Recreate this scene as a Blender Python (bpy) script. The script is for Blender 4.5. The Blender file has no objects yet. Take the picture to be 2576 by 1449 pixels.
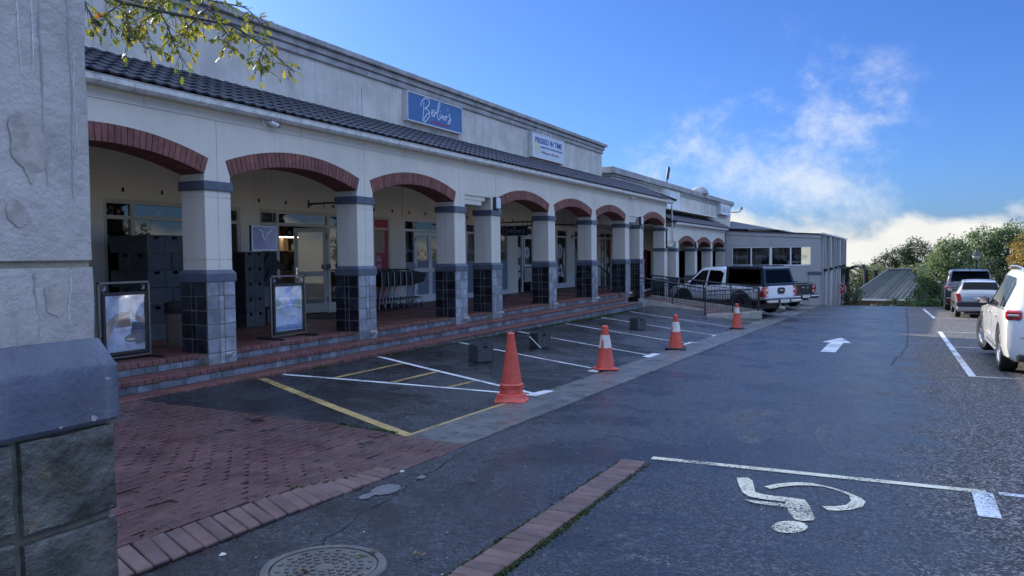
import bpy, math, random
from mathutils import Vector, Matrix
R = math.radians
rnd = random.Random(7)
scene = bpy.context.scene
C = scene.collection

# ------------------------------------------------------------------ camera
cam_d = bpy.data.cameras.new('camera'); cam = bpy.data.objects.new('camera', cam_d); C.objects.link(cam)
cam_d.sensor_width = 36.0; cam_d.lens = 27.036; cam_d.clip_start = 0.05; cam_d.clip_end = 20000
def cam_axes(yaw, pitch, roll):
    f = Vector((-math.sin(yaw)*math.cos(pitch), math.cos(yaw)*math.cos(pitch), math.sin(pitch)))
    r = Vector((math.cos(yaw), math.sin(yaw), 0)); u = r.cross(f)
    return math.cos(roll)*r+math.sin(roll)*u, -math.sin(roll)*r+math.cos(roll)*u, f
_r, _u, _f = cam_axes(0.46789, -0.04183, -0.01025)
cam.matrix_world = Matrix(((_r.x,_u.x,-_f.x,0),(_r.y,_u.y,-_f.y,0),(_r.z,_u.z,-_f.z,0),(0,0,0,1)))
scene.camera = cam

# ------------------------------------------------------------------ light
SUN_EL, SUN_AZ = 26.3, 68.0            # azimuth counted from +Y towards -X
w = bpy.data.worlds.new('World'); scene.world = w; w.use_nodes = True
nt = w.node_tree; nt.nodes.clear()
def N(t, typ, **kw):
    n = t.nodes.new(typ)
    for k, v in kw.items(): setattr(n, k, v)
    return n
def L(t, a, b): t.links.new(a, b)
def mth(t, op, a, b=None, c=None, clamp=False):
    n = N(t, 'ShaderNodeMath', operation=op); n.use_clamp = clamp
    for i, v in enumerate((a, b, c)):
        if v is None: continue
        if isinstance(v, (int, float)): n.inputs[i].default_value = v
        else: L(t, v, n.inputs[i])
    return n.outputs[0]
def mapr(t, v, a, b, c=0.0, d=1.0, smooth=True):
    n = N(t, 'ShaderNodeMapRange'); n.interpolation_type = 'SMOOTHSTEP' if smooth else 'LINEAR'
    L(t, v, n.inputs[0])
    for i, x in zip((1, 2, 3, 4), (a, b, c, d)): n.inputs[i].default_value = x
    return n.outputs[0]
def mixc(t, f, a, b, blend='MIX'):
    n = N(t, 'ShaderNodeMix', data_type='RGBA', blend_type=blend); n.clamp_factor = True
    for i, v in ((0, f), (6, a), (7, b)):
        if isinstance(v, (int, float)): n.inputs[i].default_value = v
        elif isinstance(v, (tuple, list)): n.inputs[i].default_value = (*v[:3], 1)
        else: L(t, v, n.inputs[i])
    return n.outputs[2]
def noise(t, vec, scale, detail=4, rough=.55, dist=0.0):
    n = N(t, 'ShaderNodeTexNoise'); n.inputs['Scale'].default_value = scale; n.inputs['Detail'].default_value = detail
    n.inputs['Roughness'].default_value = rough; n.inputs['Distortion'].default_value = dist
    if vec is not None: L(t, vec, n.inputs['Vector'])
    return n.outputs['Fac']
def scalev(t, vec, s, off=(0, 0, 0)):
    n = N(t, 'ShaderNodeMapping'); L(t, vec, n.inputs[0]); n.inputs['Scale'].default_value = s; n.inputs['Location'].default_value = off
    return n.outputs[0]
sky = N(nt, 'ShaderNodeTexSky', sky_type='NISHITA'); sky.sun_disc = False
sky.sun_elevation = R(SUN_EL); sky.sun_rotation = R(-SUN_AZ); sky.air_density = 1.0; sky.dust_density = 1.0; sky.ozone_density = 3.0; sky.altitude = 200
tc = N(nt, 'ShaderNodeTexCoord'); dirv = tc.outputs['Generated']
sep = N(nt, 'ShaderNodeSeparateXYZ'); L(nt, dirv, sep.inputs[0])
elev = sep.outputs[2]
# low cloud bank all round the horizon
nb = noise(nt, scalev(nt, dirv, (5, 5, 9)), 1.6, 6, .55, .3)
top = mth(nt, 'MULTIPLY_ADD', nb, 0.15, -0.034)
bank = mapr(nt, mth(nt, 'SUBTRACT', top, elev), -0.012, 0.018)
# torn wisps drifting above it
nw = noise(nt, scalev(nt, dirv, (10, 10, 13), (3.1, 0.4, 1.7)), 1.0, 10, .66, .15)
def dirof(px, py):
    v = _f + _r*((px-1288)/1934.6) - _u*((py-724.5)/1934.6); return v.normalized()
def lobe(v, a, b):
    d = N(nt, 'ShaderNodeVectorMath', operation='DOT_PRODUCT'); L(nt, dirv, d.inputs[0]); d.inputs[1].default_value = v
    return mapr(nt, d.outputs['Value'], math.cos(R(a)), math.cos(R(b)))
l1 = lobe(dirof(2010, 400), 10.5, 3.0); l2 = lobe(dirof(1750, 480), 8.0, 1.5); l3 = lobe(dirof(2190, 260), 4.5, 1.0)
lsum = mth(nt, 'MAXIMUM', l1, mth(nt, 'MAXIMUM', l2, l3))
wisp = mth(nt, 'MULTIPLY', mapr(nt, mth(nt, 'ADD', nw, mth(nt, 'MULTIPLY', lsum, 0.16)), 0.55, 0.92), lsum)
wisp = mth(nt, 'MULTIPLY', wisp, 0.75)
shade = mapr(nt, noise(nt, scalev(nt, dirv, (6, 6, 14), (7, 2, 0)), 1.4, 5, .5), 0.3, 0.7, 0.72, 1.0)
ccol = mixc(nt, shade, (1.9, 2.0, 2.2), (3.3, 3.28, 3.15))
# unseen broken high cloud added to brighten the shade, everywhere above about 25 degrees
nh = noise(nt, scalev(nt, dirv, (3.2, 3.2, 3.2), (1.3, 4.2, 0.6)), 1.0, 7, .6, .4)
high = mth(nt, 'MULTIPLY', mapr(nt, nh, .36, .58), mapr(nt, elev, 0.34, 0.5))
skyt = mixc(nt, 1.0, sky.outputs[0], (0.19, 0.31, 0.575), 'MULTIPLY')
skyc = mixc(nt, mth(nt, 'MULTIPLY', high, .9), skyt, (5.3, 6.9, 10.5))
skyc = mixc(nt, wisp, skyc, (3.1, 3.25, 3.4))
skyc = mixc(nt, bank, skyc, ccol)
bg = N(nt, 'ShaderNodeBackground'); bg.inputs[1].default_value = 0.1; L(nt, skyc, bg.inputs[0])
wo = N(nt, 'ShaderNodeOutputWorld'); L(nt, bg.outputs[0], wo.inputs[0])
sd = bpy.data.lights.new('sun', 'SUN'); sd.energy = 2.7; sd.angle = R(0.55); sd.color = (1.0, 0.90, 0.76)
sun = bpy.data.objects.new('sun', sd); C.objects.link(sun); sun.location = (-30, 12, 25)
sdir = Vector((math.sin(R(SUN_AZ))*math.cos(R(SUN_EL)), -math.cos(R(SUN_AZ))*math.cos(R(SUN_EL)), -math.sin(R(SUN_EL))))
sun.rotation_euler = sdir.to_track_quat('-Z', 'Y').to_euler()
vs = scene.view_settings; vs.view_transform = 'Standard'; vs.look = 'None'; vs.exposure = 1.55; vs.gamma = 1.0; vs.use_curve_mapping = False
scene.render.engine = 'CYCLES'; scene.cycles.max_bounces = 8; scene.cycles.transparent_max_bounces = 16

# ------------------------------------------------------------------ materials
MATS = {}
def M(name, col, rough=.6, var=.12, scale=3.0, bump=.0, bscale=60, metal=0.0, spec=.5, pv=0.0, stain=None, stain_amt=0.0, streak=False,
      rvar=0.0, fine=0.0, coat=0.0, obj=False, emit=None, bdist=.01, alpha_wear=None, transl=0.0, island=0.0):
    """principled material: large mottling (var), fine grain (fine), per-object tint (pv), stains, bump"""
    if name in MATS: return MATS[name]
    m = bpy.data.materials.new(name); m.use_nodes = True; t = m.node_tree; t.nodes.clear(); MATS[name] = m
    out = N(t, 'ShaderNodeOutputMaterial'); p = N(t, 'ShaderNodeBsdfPrincipled'); L(t, p.outputs[0], out.inputs[0])
    if obj: vec = N(t, 'ShaderNodeTexCoord').outputs['Object']
    else: vec = N(t, 'ShaderNodeNewGeometry').outputs['Position']
    c = tuple(col)
    cur = None
    if var > 0:
        f = mapr(t, noise(t, vec, scale, 5, .6), .3, .7)
        cur = mixc(t, f, tuple(x*(1-var) for x in c), tuple(min(1, x*(1+var)) for x in c))
    if fine > 0:
        g = mapr(t, noise(t, vec, bscale, 2, .7), .32, .68, 1-fine, 1+fine)
        cc = N(t, 'ShaderNodeCombineColor'); [L(t, g, cc.inputs[i]) for i in range(3)]
        cur = mixc(t, 1.0, cur if cur else c, cc.outputs[0], 'MULTIPLY')
    if pv > 0:
        oi = N(t, 'ShaderNodeObjectInfo'); g = mapr(t, oi.outputs['Random'], 0, 1, 1-pv, 1+pv, False)
        cc = N(t, 'ShaderNodeCombineColor'); [L(t, g, cc.inputs[i]) for i in range(3)]
        cur = mixc(t, 1.0, cur if cur else c, cc.outputs[0], 'MULTIPLY')
    if island > 0:
        ge = N(t, 'ShaderNodeNewGeometry'); g = mapr(t, ge.outputs['Random Per Island'], 0, 1, 1-island, 1+island, False)
        cc = N(t, 'ShaderNodeCombineColor'); L(t, g, cc.inputs[1]); L(t, mth(t, 'MULTIPLY', g, g), cc.inputs[0]); L(t, g, cc.inputs[2])
        cur = mixc(t, 1.0, cur if cur else c, cc.outputs[0], 'MULTIPLY')
    if stain:
        sv = scalev(t, vec, (7, 7, .7)) if streak else vec
        f = mapr(t, noise(t, sv, 1.0 if streak else scale*1.7, 6, .65, .4), .48, .75, 0, stain_amt)
        cur = mixc(t, f, cur if cur else c, stain)
    if cur is None: p.inputs['Base Color'].default_value = (*c, 1)
    else: L(t, cur, p.inputs['Base Color'])
    p.inputs['Roughness'].default_value = rough
    if rvar > 0:
        L(t, mapr(t, noise(t, vec, scale*.8, 4, .6), .35, .65, max(.02, rough-rvar), min(1, rough+rvar)), p.inputs['Roughness'])
    p.inputs['Metallic'].default_value = metal; p.inputs['Specular IOR Level'].default_value = spec
    p.inputs['Coat Weight'].default_value = coat; p.inputs['Coat Roughness'].default_value = .05
    if bump > 0:
        b = N(t, 'ShaderNodeBump'); b.inputs['Strength'].default_value = bump; b.inputs['Distance'].default_value = bdist
        L(t, noise(t, vec, bscale, 5, .65), b.inputs['Height']); L(t, b.outputs[0], p.inputs['Normal'])
    if emit: p.inputs['Emission Color'].default_value = (*emit[:3], 1); p.inputs['Emission Strength'].default_value = emit[3]
    last = p.outputs[0]
    if transl > 0:
        tr = N(t, 'ShaderNodeBsdfTranslucent'); mx = N(t, 'ShaderNodeMixShader'); mx.inputs[0].default_value = transl
        if cur is not None: L(t, mixc(t, 1.0, cur, (1.9, 1.7, .7) if transl > .44 else (1.3, 1.45, .75), 'MULTIPLY'), tr.inputs[0])
        else: tr.inputs[0].default_value = (*c, 1)
        L(t, last, mx.inputs[1]); L(t, tr.outputs[0], mx.inputs[2]); last = mx.outputs[0]
    if alpha_wear:
        tp = N(t, 'ShaderNodeBsdfTransparent'); mx = N(t, 'ShaderNodeMixShader')
        f1 = noise(t, vec, 55, 4, .75); f2 = noise(t, vec, 2.2, 3, .5)
        f = mapr(t, mth(t, 'MULTIPLY_ADD', f2, .45, f1), alpha_wear-.05, alpha_wear+.05)
        L(t, f, mx.inputs[0]); L(t, last, mx.inputs[1]); L(t, tp.outputs[0], mx.inputs[2]); last = mx.outputs[0]
    L(t, last, out.inputs[0])
    return m
def glass(name, tint=(.75, .8, .8), refl=1.0, ior=1.75):
    if name in MATS: return MATS[name]
    m = bpy.data.materials.new(name); m.use_nodes = True; t = m.node_tree; t.nodes.clear(); MATS[name] = m
    out = N(t, 'ShaderNodeOutputMaterial'); tp = N(t, 'ShaderNodeBsdfTransparent'); tp.inputs[0].default_value = (*tint, 1)
    gl = N(t, 'ShaderNodeBsdfGlossy'); gl.inputs['Roughness'].default_value = .02; gl.inputs[0].default_value = (refl, refl, refl, 1)
    ge = N(t, 'ShaderNodeNewGeometry'); dt = N(t, 'ShaderNodeVectorMath', operation='DOT_PRODUCT'); L(t, ge.outputs['Normal'], dt.inputs[0]); L(t, ge.outputs['Incoming'], dt.inputs[1])
    f0 = ((ior-1)/(ior+1))**2; k5 = mth(t, 'POWER', mth(t, 'SUBTRACT', 1.0, mth(t, 'ABSOLUTE', dt.outputs['Value']), clamp=True), 5.0)
    mx = N(t, 'ShaderNodeMixShader'); L(t, mth(t, 'MULTIPLY_ADD', k5, 1-f0, f0), mx.inputs[0]); L(t, tp.outputs[0], mx.inputs[1]); L(t, gl.outputs[0], mx.inputs[2]); L(t, mx.outputs[0], out.inputs[0])
    return m
def bricktex(name, c1, c2, mort, scale, rough, ratio=.5, bw=.5, rot=0, rvar=0.15):
    m = bpy.data.materials.new(name); m.use_nodes = True; t = m.node_tree; t.nodes.clear(); MATS[name] = m
    out = N(t, 'ShaderNodeOutputMaterial'); p = N(t, 'ShaderNodeBsdfPrincipled'); L(t, p.outputs[0], out.inputs[0])
    vec = N(t, 'ShaderNodeNewGeometry').outputs['Position']
    mp = N(t, 'ShaderNodeMapping'); L(t, vec, mp.inputs[0]); mp.inputs['Rotation'].default_value = (0, 0, rot)
    b = N(t, 'ShaderNodeTexBrick'); L(t, mp.outputs[0], b.inputs['Vector'])
    b.inputs['Color1'].default_value = (*c1, 1); b.inputs['Color2'].default_value = (*c2, 1); b.inputs['Mortar'].default_value = (*mort, 1)
    b.inputs['Scale'].default_value = scale; b.inputs['Mortar Size'].default_value = .012; b.inputs['Brick Width'].default_value = bw; b.inputs['Row Height'].default_value = bw*.5
    n = noise(t, vec, 1.4, 4, .6); col = mixc(t, mapr(t, n, .35, .7, 0, .5), b.outputs[0], tuple(x*.55 for x in c1))
    L(t, col, p.inputs['Base Color']); L(t, mapr(t, n, .3, .7, rough-rvar, rough+rvar), p.inputs['Roughness'])
    bp = N(t, 'ShaderNodeBump'); bp.inputs['Strength'].default_value = .4; bp.inputs['Distance'].default_value = .004
    L(t, mth(t, 'SUBTRACT', 1.0, b.outputs['Fac']), bp.inputs['Height']); L(t, bp.outputs[0], p.inputs['Normal'])
    return m

def asphalt(name, dry_x=None):
    m = bpy.data.materials.new(name); m.use_nodes = True; t = m.node_tree; t.nodes.clear(); MATS[name] = m
    out = N(t, 'ShaderNodeOutputMaterial'); p = N(t, 'ShaderNodeBsdfPrincipled'); L(t, p.outputs[0], out.inputs[0])
    vec = N(t, 'ShaderNodeNewGeometry').outputs['Position']
    vo = N(t, 'ShaderNodeTexVoronoi'); vo.inputs['Scale'].default_value = 62; L(t, vec, vo.inputs['Vector'])
    agg = vo.outputs['Color']; sepc = N(t, 'ShaderNodeSeparateColor'); L(t, agg, sepc.inputs[0])
    big = noise(t, vec, .62, 6, .66, .5); mid = noise(t, vec, 3.2, 5, .65)
    sx = N(t, 'ShaderNodeSeparateXYZ'); L(t, vec, sx.inputs[0])
    # dryness: right-hand parking strip dries first, ragged edge; scattered drier islands
    edge = mth(t, 'MULTIPLY_ADD', noise(t, vec, .9, 5, .6), 1.7, -.85)
    xx = mth(t, 'ADD', sx.outputs[0], edge)
    dry = mapr(t, xx, -.25, .75)
    isl = mapr(t, noise(t, vec, .42, 5, .62, .6), .56, .66)
    dry = mth(t, 'MAXIMUM', dry, mth(t, 'MULTIPLY', isl, mapr(t, sx.outputs[0], -2.6, -.8)))
    base = mixc(t, mapr(t, mid, .3, .7), (.0045, .0055, .008), (.009, .0105, .014))
    base = mixc(t, mapr(t, big, .42, .62, 0, .8), base, (.021, .0235, .028))
    base = mixc(t, dry, base, (.068, .062, .057))
    oil = mapr(t, noise(t, vec, 1.1, 4, .7, 1.2), .64, .74, 0, .6)
    base = mixc(t, oil, base, (.008, .008, .009))
    grain = noise(t, vec, 17, 3, .7)
    spk = mth(t, 'MULTIPLY', mapr(t, sepc.outputs[0], .45, 1.0, .4, 3.6), mapr(t, grain, .35, .65, .7, 1.35))
    cc = N(t, 'ShaderNodeCombineColor'); [L(t, spk, cc.inputs[i]) for i in range(3)]
    base = mixc(t, 1.0, base, cc.outputs[0], 'MULTIPLY')
    L(t, base, p.inputs['Base Color'])
    wetr = mth(t, 'ADD', mapr(t, mth(t, 'MULTIPLY_ADD', big, .7, mth(t, 'MULTIPLY', mid, .3)), .40, .60, .05, .42), mth(t, 'ADD', mapr(t, grain, .3, .7, -.05, .08), mapr(t, sepc.outputs[2], 0, 1, -.06, .14, False)))
    mr = N(t, 'ShaderNodeMix'); L(t, dry, mr.inputs[0]); L(t, wetr, mr.inputs[2]); mr.inputs[3].default_value = .8
    L(t, mr.outputs[0], p.inputs['Roughness']); p.inputs['Specular IOR Level'].default_value = .5
    b = N(t, 'ShaderNodeBump'); b.inputs['Strength'].default_value = .8; b.inputs['Distance'].default_value = .0038
    L(t, mth(t, 'MULTIPLY_ADD', vo.outputs['Distance'], -.8, mth(t, 'ADD', mth(t, 'MULTIPLY', noise(t, vec, 85, 2, .6), 1.3), mth(t, 'ADD', mth(t, 'MULTIPLY', sepc.outputs[1], .55), mth(t, 'MULTIPLY', noise(t, vec, 7, 3, .6), .6)))), b.inputs['Height']); L(t, b.outputs[0], p.inputs['Normal'])
    return m

WALL = M('painted_plaster', (.66, .61, .51), .7, .06, .8, .25, 90, stain=(.40, .38, .34), stain_amt=.25, streak=True, bdist=.004)
WALL2 = M('back_wall_plaster', (.80, .73, .58), .7, .05, .8, .2, 90, bdist=.004)
PARAP = M('weathered_parapet_plaster', (.56, .54, .49), .75, .16, 1.6, .3, 40, stain=(.27, .27, .26), stain_amt=.5, streak=True, bdist=.006)
CORN = M('weathered_cornice', (.34, .34, .34), .8, .22, 3.0, .4, 40, stain=(.14, .15, .14), stain_amt=.7, bdist=.006)
GREYW = M('grey_plaster', (.40, .385, .36), .7, .06, .7, .2, 90, stain=(.25, .25, .26), stain_amt=.3, streak=True, bdist=.004)
PILW = M('pillar_plaster', (.43, .405, .37), .5, .16, 5.5, .7, 26, stain=(.22, .205, .18), stain_amt=.7, streak=True, bdist=.012, rvar=.15)
BLUE = M('slate_blue_paint', (.088, .102, .138), .5, .12, 4, .2, 60, stain=(.2, .2, .22), stain_amt=.3, bdist=.004)
BRICK = M('red_face_brick', (.20, .076, .060), .75, .22, 9, .5, 120, pv=.24, bdist=.004)
PAVER = M('clay_paver', (.098, .046, .042), .34, .25, 2.2, .5, 110, pv=.16, bdist=.004, rvar=.16, stain=(.15, .045, .03), stain_amt=.5)
SOLD = M('clay_edging_brick', (.135, .072, .060), .55, .22, 7, .6, 90, pv=.2, bdist=.005, rvar=.12, stain=(.07, .08, .04), stain_amt=.4)
NOSE = M('step_brick', (.155, .064, .052), .55, .2, 8, .4, 120, pv=.22, bdist=.003)
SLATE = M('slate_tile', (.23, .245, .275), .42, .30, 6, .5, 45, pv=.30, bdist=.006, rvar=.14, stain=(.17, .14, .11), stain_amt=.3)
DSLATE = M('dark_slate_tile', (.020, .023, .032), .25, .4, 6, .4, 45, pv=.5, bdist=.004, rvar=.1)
RSLATE = M('riser_slate', (.14, .155, .18), .42, .35, 6, .5, 45, pv=.34, bdist=.005, rvar=.12)
BIGSTONE = M('riven_slate', (.085, .083, .072), .45, .55, 9, .9, 15, pv=.25, bdist=.02, rvar=.2, stain=(.19, .14, .085), stain_amt=.65)
GROUT = M('grout', (.27, .24, .18), .85, .2, 10, .6, 80, bdist=.006)
DGROUT = M('dark_joint', (.05, .05, .045), .9, .3, 10)
ROOF = M('blue_black_roof_tile', (.017, .021, .036), .55, .25, 3, .2, 70, pv=.18, bdist=.003)
GUT = M('white_gutter', (.68, .67, .62), .5, .12, 5, .1, 50, stain=(.16, .16, .14), stain_amt=.6)
CREAM = M('cream_frame', (.56, .53, .42), .45, .05, 2)
WHITE = M('white_paint', (.72, .72, .70), .4, .05, 3)
BLACK = M('black_metal', (.018, .019, .022), .38, .2, 6)
BPLAS = M('black_crate_plastic', (.055, .058, .064), .48, .2, 8, .1, 60, pv=.2)
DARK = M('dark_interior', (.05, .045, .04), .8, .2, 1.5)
CONC = M('channel_concrete', (.105, .105, .10), .42, .25, 4, .5, 80, pv=.14, stain=(.09, .095, .085), stain_amt=.6, bdist=.004, rvar=.18, fine=.25)
RAMPC = M('ramp_concrete', (.36, .33, .27), .75, .2, 3, .4, 60, stain=(.16, .15, .12), stain_amt=.6, bdist=.005)
LINEW = M('white_road_paint', (.68, .69, .70), .55, .12, 5, .4, 75, alpha_wear=.80, bdist=.004)
LINEY = M('yellow_road_paint', (.42, .29, .10), .6, .18, 5, .4, 75, alpha_wear=.80, bdist=.004)
LINEC = M('cream_road_paint', (.74, .66, .47), .6, .12, 5, .4, 75, alpha_wear=.80, bdist=.004)
ORANGE = M('orange_cone_plastic', (.66, .095, .06), .42, .12, 9, .15, 40, stain=(.30, .05, .035), stain_amt=.45)
SLEEVE = M('reflective_sleeve', (.66, .64, .56), .4, .1, 12, stain=(.3, .27, .2), stain_amt=.4)
RUBBER = M('black_rubber', (.02, .02, .021), .7, .2, 12)
CHROME = M('chrome', (.62, .63, .65), .16, 0, metal=1.0)
ALU = M('brushed_steel', (.5, .5, .5), .35, 0, metal=1.0)
PVC = M('pvc_pipe', (.62, .60, .54), .45, .08, 9)
MOSS = M('moss', (.05, .075, .015), .9, .3, 30, island=.35)
LEAFG = M('oak_leaf_green', (.115, .14, .032), .45, .3, 5, transl=.55, island=.4)
LEAFO = M('oak_leaf_orange', (.36, .12, .03), .5, .3, 5, transl=.45, island=.3)
BARK = M('bark', (.09, .075, .06), .85, .3, 12, .6, 50, bdist=.01)
FOL1 = M('pepper_foliage', (.125, .17, .09), .55, .25, .6, transl=.4, island=.38)
FOL2 = M('dark_foliage', (.055, .075, .038), .55, .25, .6, transl=.25, island=.35)
FOL3 = M('autumn_foliage', (.27, .19, .05), .55, .3, .9, transl=.35, island=.45)
FOL4 = M('olive_foliage', (.13, .155, .07), .55, .25, .6, transl=.3, island=.38)
TERR = M('grassy_ground', (.07, .075, .035), .9, .4, .2, .5, 12, stain=(.14, .11, .07), stain_amt=.5)
GLASS = glass('shop_glass', (.78, .80, .78)); TGLASS = glass('tinted_car_glass', (.05, .055, .06), .6, 1.38); COVER = glass('poster_cover', (.92, .93, .95), 1.0, 1.7)
FROST = M('frosted_film', (.20, .24, .27), .35, .04, 2)
ASPH = asphalt('wet_asphalt')

# ------------------------------------------------------------------ mesh helpers
class B:
    def __init__(s): s.v = []; s.f = []
    def quad(s, *p): i = len(s.v); s.v += [tuple(q) for q in p]; s.f.append(tuple(range(i, i+len(p)))); return s
    def box(s, x0, x1, y0, y1, z0, z1):
        i = len(s.v); s.v += [(x0,y0,z0),(x1,y0,z0),(x1,y1,z0),(x0,y1,z0),(x0,y0,z1),(x1,y0,z1),(x1,y1,z1),(x0,y1,z1)]
        s.f += [tuple(i+k for k in q) for q in ((3,2,1,0),(4,5,6,7),(0,1,5,4),(1,2,6,5),(2,3,7,6),(3,0,4,7))]; return s
    def cbox(s, x0, x1, y0, y1, z0, z1, c=.004):
        """box with chamfered edges"""
        lo = (x0, y0, z0); hi = (x1, y1, z1); idx = {}
        for sx in (0, 1):
            for sy in (0, 1):
                for sz in (0, 1):
                    sg = (sx, sy, sz); cor = [hi[k] if sg[k] else lo[k] for k in range(3)]; inn = [cor[k]+(c if not sg[k] else -c) for k in range(3)]
                    for ax in range(3):
                        p = list(inn); p[ax] = cor[ax]; idx[(sg, ax)] = len(s.v); s.v.append(tuple(p))
        def g(a, b, cc, ax): return idx[((a, b, cc), ax)]
        for ax in range(3):
            o1, o2 = [(1, 2), (2, 0), (0, 1)][ax]
            for sd_ in (0, 1):
                q = []
                for u, v_ in ((0, 0), (1, 0), (1, 1), (0, 1)):
                    sg = [0, 0, 0]; sg[ax] = sd_; sg[o1] = u; sg[o2] = v_; q.append(idx[(tuple(sg), ax)])
                s.f.append(tuple(q if sd_ else q[::-1]))
        for ax in range(3):
            o1, o2 = [(1, 2), (2, 0), (0, 1)][ax]
            for u in (0, 1):
                for v_ in (0, 1):
                    a = [0]*3; a[o1] = u; a[o2] = v_; b = list(a); b[ax] = 1
                    q = [idx[(tuple(a), o1)], idx[(tuple(b), o1)], idx[(tuple(b), o2)], idx[(tuple(a), o2)]]
                    s.f.append(tuple(q if (u == v_) else q[::-1]))
        for sx in (0, 1):
            for sy in (0, 1):
                for sz in (0, 1):
                    sg = (sx, sy, sz); q = [idx[(sg, 0)], idx[(sg, 1)], idx[(sg, 2)]]
                    s.f.append(tuple(q if (sx+sy+sz) % 2 else q[::-1]))
        return s
    def cyl(s, p0, p1, r0, r1=None, n=12, cap=True):
        r1 = r0 if r1 is None else r1; p0 = Vector(p0); p1 = Vector(p1); d = (p1-p0); d = d.normalized() if d.length > 1e-9 else Vector((0, 0, 1))
        a = d.orthogonal().normalized(); b = d.cross(a); i = len(s.v)
        for p, r in ((p0, r0), (p1, r1)):
            for k in range(n):
                t = 2*math.pi*k/n; s.v.append(tuple(p+a*(r*math.cos(t))+b*(r*math.sin(t))))
        for k in range(n): s.f.append((i+k, i+(k+1) % n, i+n+(k+1) % n, i+n+k))
        if cap: s.f.append(tuple(i+k for k in range(n))[::-1]); s.f.append(tuple(i+n+k for k in range(n)))
        return s
    def tube(s, pts, r, n=8, cap=True):
        pts = [Vector(p) for p in pts]; rs = r if isinstance(r, (list, tuple)) else [r]*len(pts); i = len(s.v); a = None
        for j, p in enumerate(pts):
            d = (pts[min(j+1, len(pts)-1)]-pts[max(j-1, 0)]).normalized()
            if a is None: a = d.orthogonal().normalized()
            else: a = (a-d*a.dot(d)); a = a.normalized() if a.length > 1e-6 else d.orthogonal().normalized()
            b = d.cross(a)
            for k in range(n): t = 2*math.pi*k/n; s.v.append(tuple(p+a*(rs[j]*math.cos(t))+b*(rs[j]*math.sin(t))))
        for j in range(len(pts)-1):
            for k in range(n): s.f.append((i+j*n+k, i+j*n+(k+1) % n, i+(j+1)*n+(k+1) % n, i+(j+1)*n+k))
        if cap: s.f.append(tuple(i+k for k in range(n))[::-1]); e = i+(len(pts)-1)*n; s.f.append(tuple(e+k for k in range(n)))
        return s
    def lathe(s, prof, n=24, c=(0, 0, 0), wob=None):
        i = len(s.v); m_ = len(prof)
        for k in range(n):
            t = 2*math.pi*k/n
            for j, (r, z) in enumerate(prof):
                rr = r*(wob(t, z) if wob else 1); s.v.append((c[0]+rr*math.cos(t), c[1]+rr*math.sin(t), c[2]+z))
        for k in range(n):
            for j in range(m_-1): a = i+k*m_+j; b = i+((k+1) % n)*m_+j; s.f.append((a, b, b+1, a+1))
        return s
    def prism(s, poly, ax, a0, a1):
        """2-D polygon extruded along axis ax (0,1,2); poly in the other two axes, in order"""
        i = len(s.v); n = len(poly)
        def P(u, v_, a): return (a, u, v_) if ax == 0 else ((u, a, v_) if ax == 1 else (u, v_, a))
        s.v += [P(u, v_, a0) for u, v_ in poly]+[P(u, v_, a1) for u, v_ in poly]
        s.f.append(tuple(i+k for k in range(n))[::-1]); s.f.append(tuple(i+n+k for k in range(n)))
        for k in range(n): s.f.append((i+k, i+(k+1) % n, i+n+(k+1) % n, i+n+k))
        return s
    def torus(s, c, r, rr, axis='y', n=14, m_=6):
        i = len(s.v)
        for k in range(n):
            t = 2*math.pi*k/n
            for j in range(m_):
                u = 2*math.pi*j/m_; d = r+rr*math.cos(u); h = rr*math.sin(u); a, b = d*math.cos(t), d*math.sin(t)
                p = (a, h, b) if axis == 'y' else ((h, a, b) if axis == 'x' else (a, b, h)); s.v.append((c[0]+p[0], c[1]+p[1], c[2]+p[2]))
        for k in range(n):
            for j in range(m_): s.f.append((i+k*m_+j, i+((k+1) % n)*m_+j, i+((k+1) % n)*m_+(j+1) % m_, i+k*m_+(j+1) % m_))
        return s
    def ext(s, o, mat=None):
        i = len(s.v); s.v += [tuple(mat @ Vector(p)) for p in o.v] if mat is not None else o.v; s.f += [tuple(i+k for k in q) for q in o.f]; return s
    def mesh(s, name, mat, smooth=False):
        me = bpy.data.meshes.new(name); me.from_pydata(s.v, [], s.f)
        me.materials.append(mat)
        if smooth:
            me.polygons.foreach_set('use_smooth', [True]*len(me.polygons))
            if smooth != 'all': me.set_sharp_from_angle(angle=R(smooth if isinstance(smooth, (int, float)) and smooth is not True else 40))
        me.update(); return me
OFF = {}
def tag(o, label=None, cat=None, group=None, kind=None):
    for k, v in (('label', label), ('category', cat), ('group', group), ('kind', kind)):
        if v: o[k] = v
    return o
def thing(name, label, cat, loc=(0, 0, 0), rz=0.0, group=None, world=False):
    o = bpy.data.objects.new(name, None); C.objects.link(o); o.location = loc; o.rotation_euler = (0, 0, rz); o.empty_display_size = .2
    if world: OFF[o.name] = -Vector(loc)
    return tag(o, label, cat, group)
def obj(name, b, mat, parent=None, loc=(0, 0, 0), rot=(0, 0, 0), smooth=False, scale=None):
    me = b if isinstance(b, bpy.types.Mesh) else b.mesh(name, mat, smooth)
    o = bpy.data.objects.new(name, me); C.objects.link(o); o.location = Vector(loc); o.rotation_euler = rot
    if scale: o.scale = scale
    if parent is not None: o.parent = parent; o.location = Vector(loc)+OFF.get(parent.name, Vector())
    return o
def struct(name, b, mat, **kw): return tag(obj(name, b, mat, **kw), kind='structure')
def kids(o): return KIDS.get(o.name, [])
def copy_tree(root, loc, rz, label=None, group=None):
    def rec(o, par):
        c = o.copy(); C.objects.link(c)
        if par is not None: c.parent = par
        for ch in o.children: rec(ch, c)
        return c
    r = rec(root, None); r.location = loc; r.rotation_euler = (0, 0, rz)
    if label: r['label'] = label
    if group: r['group'] = group
    return r
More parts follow.
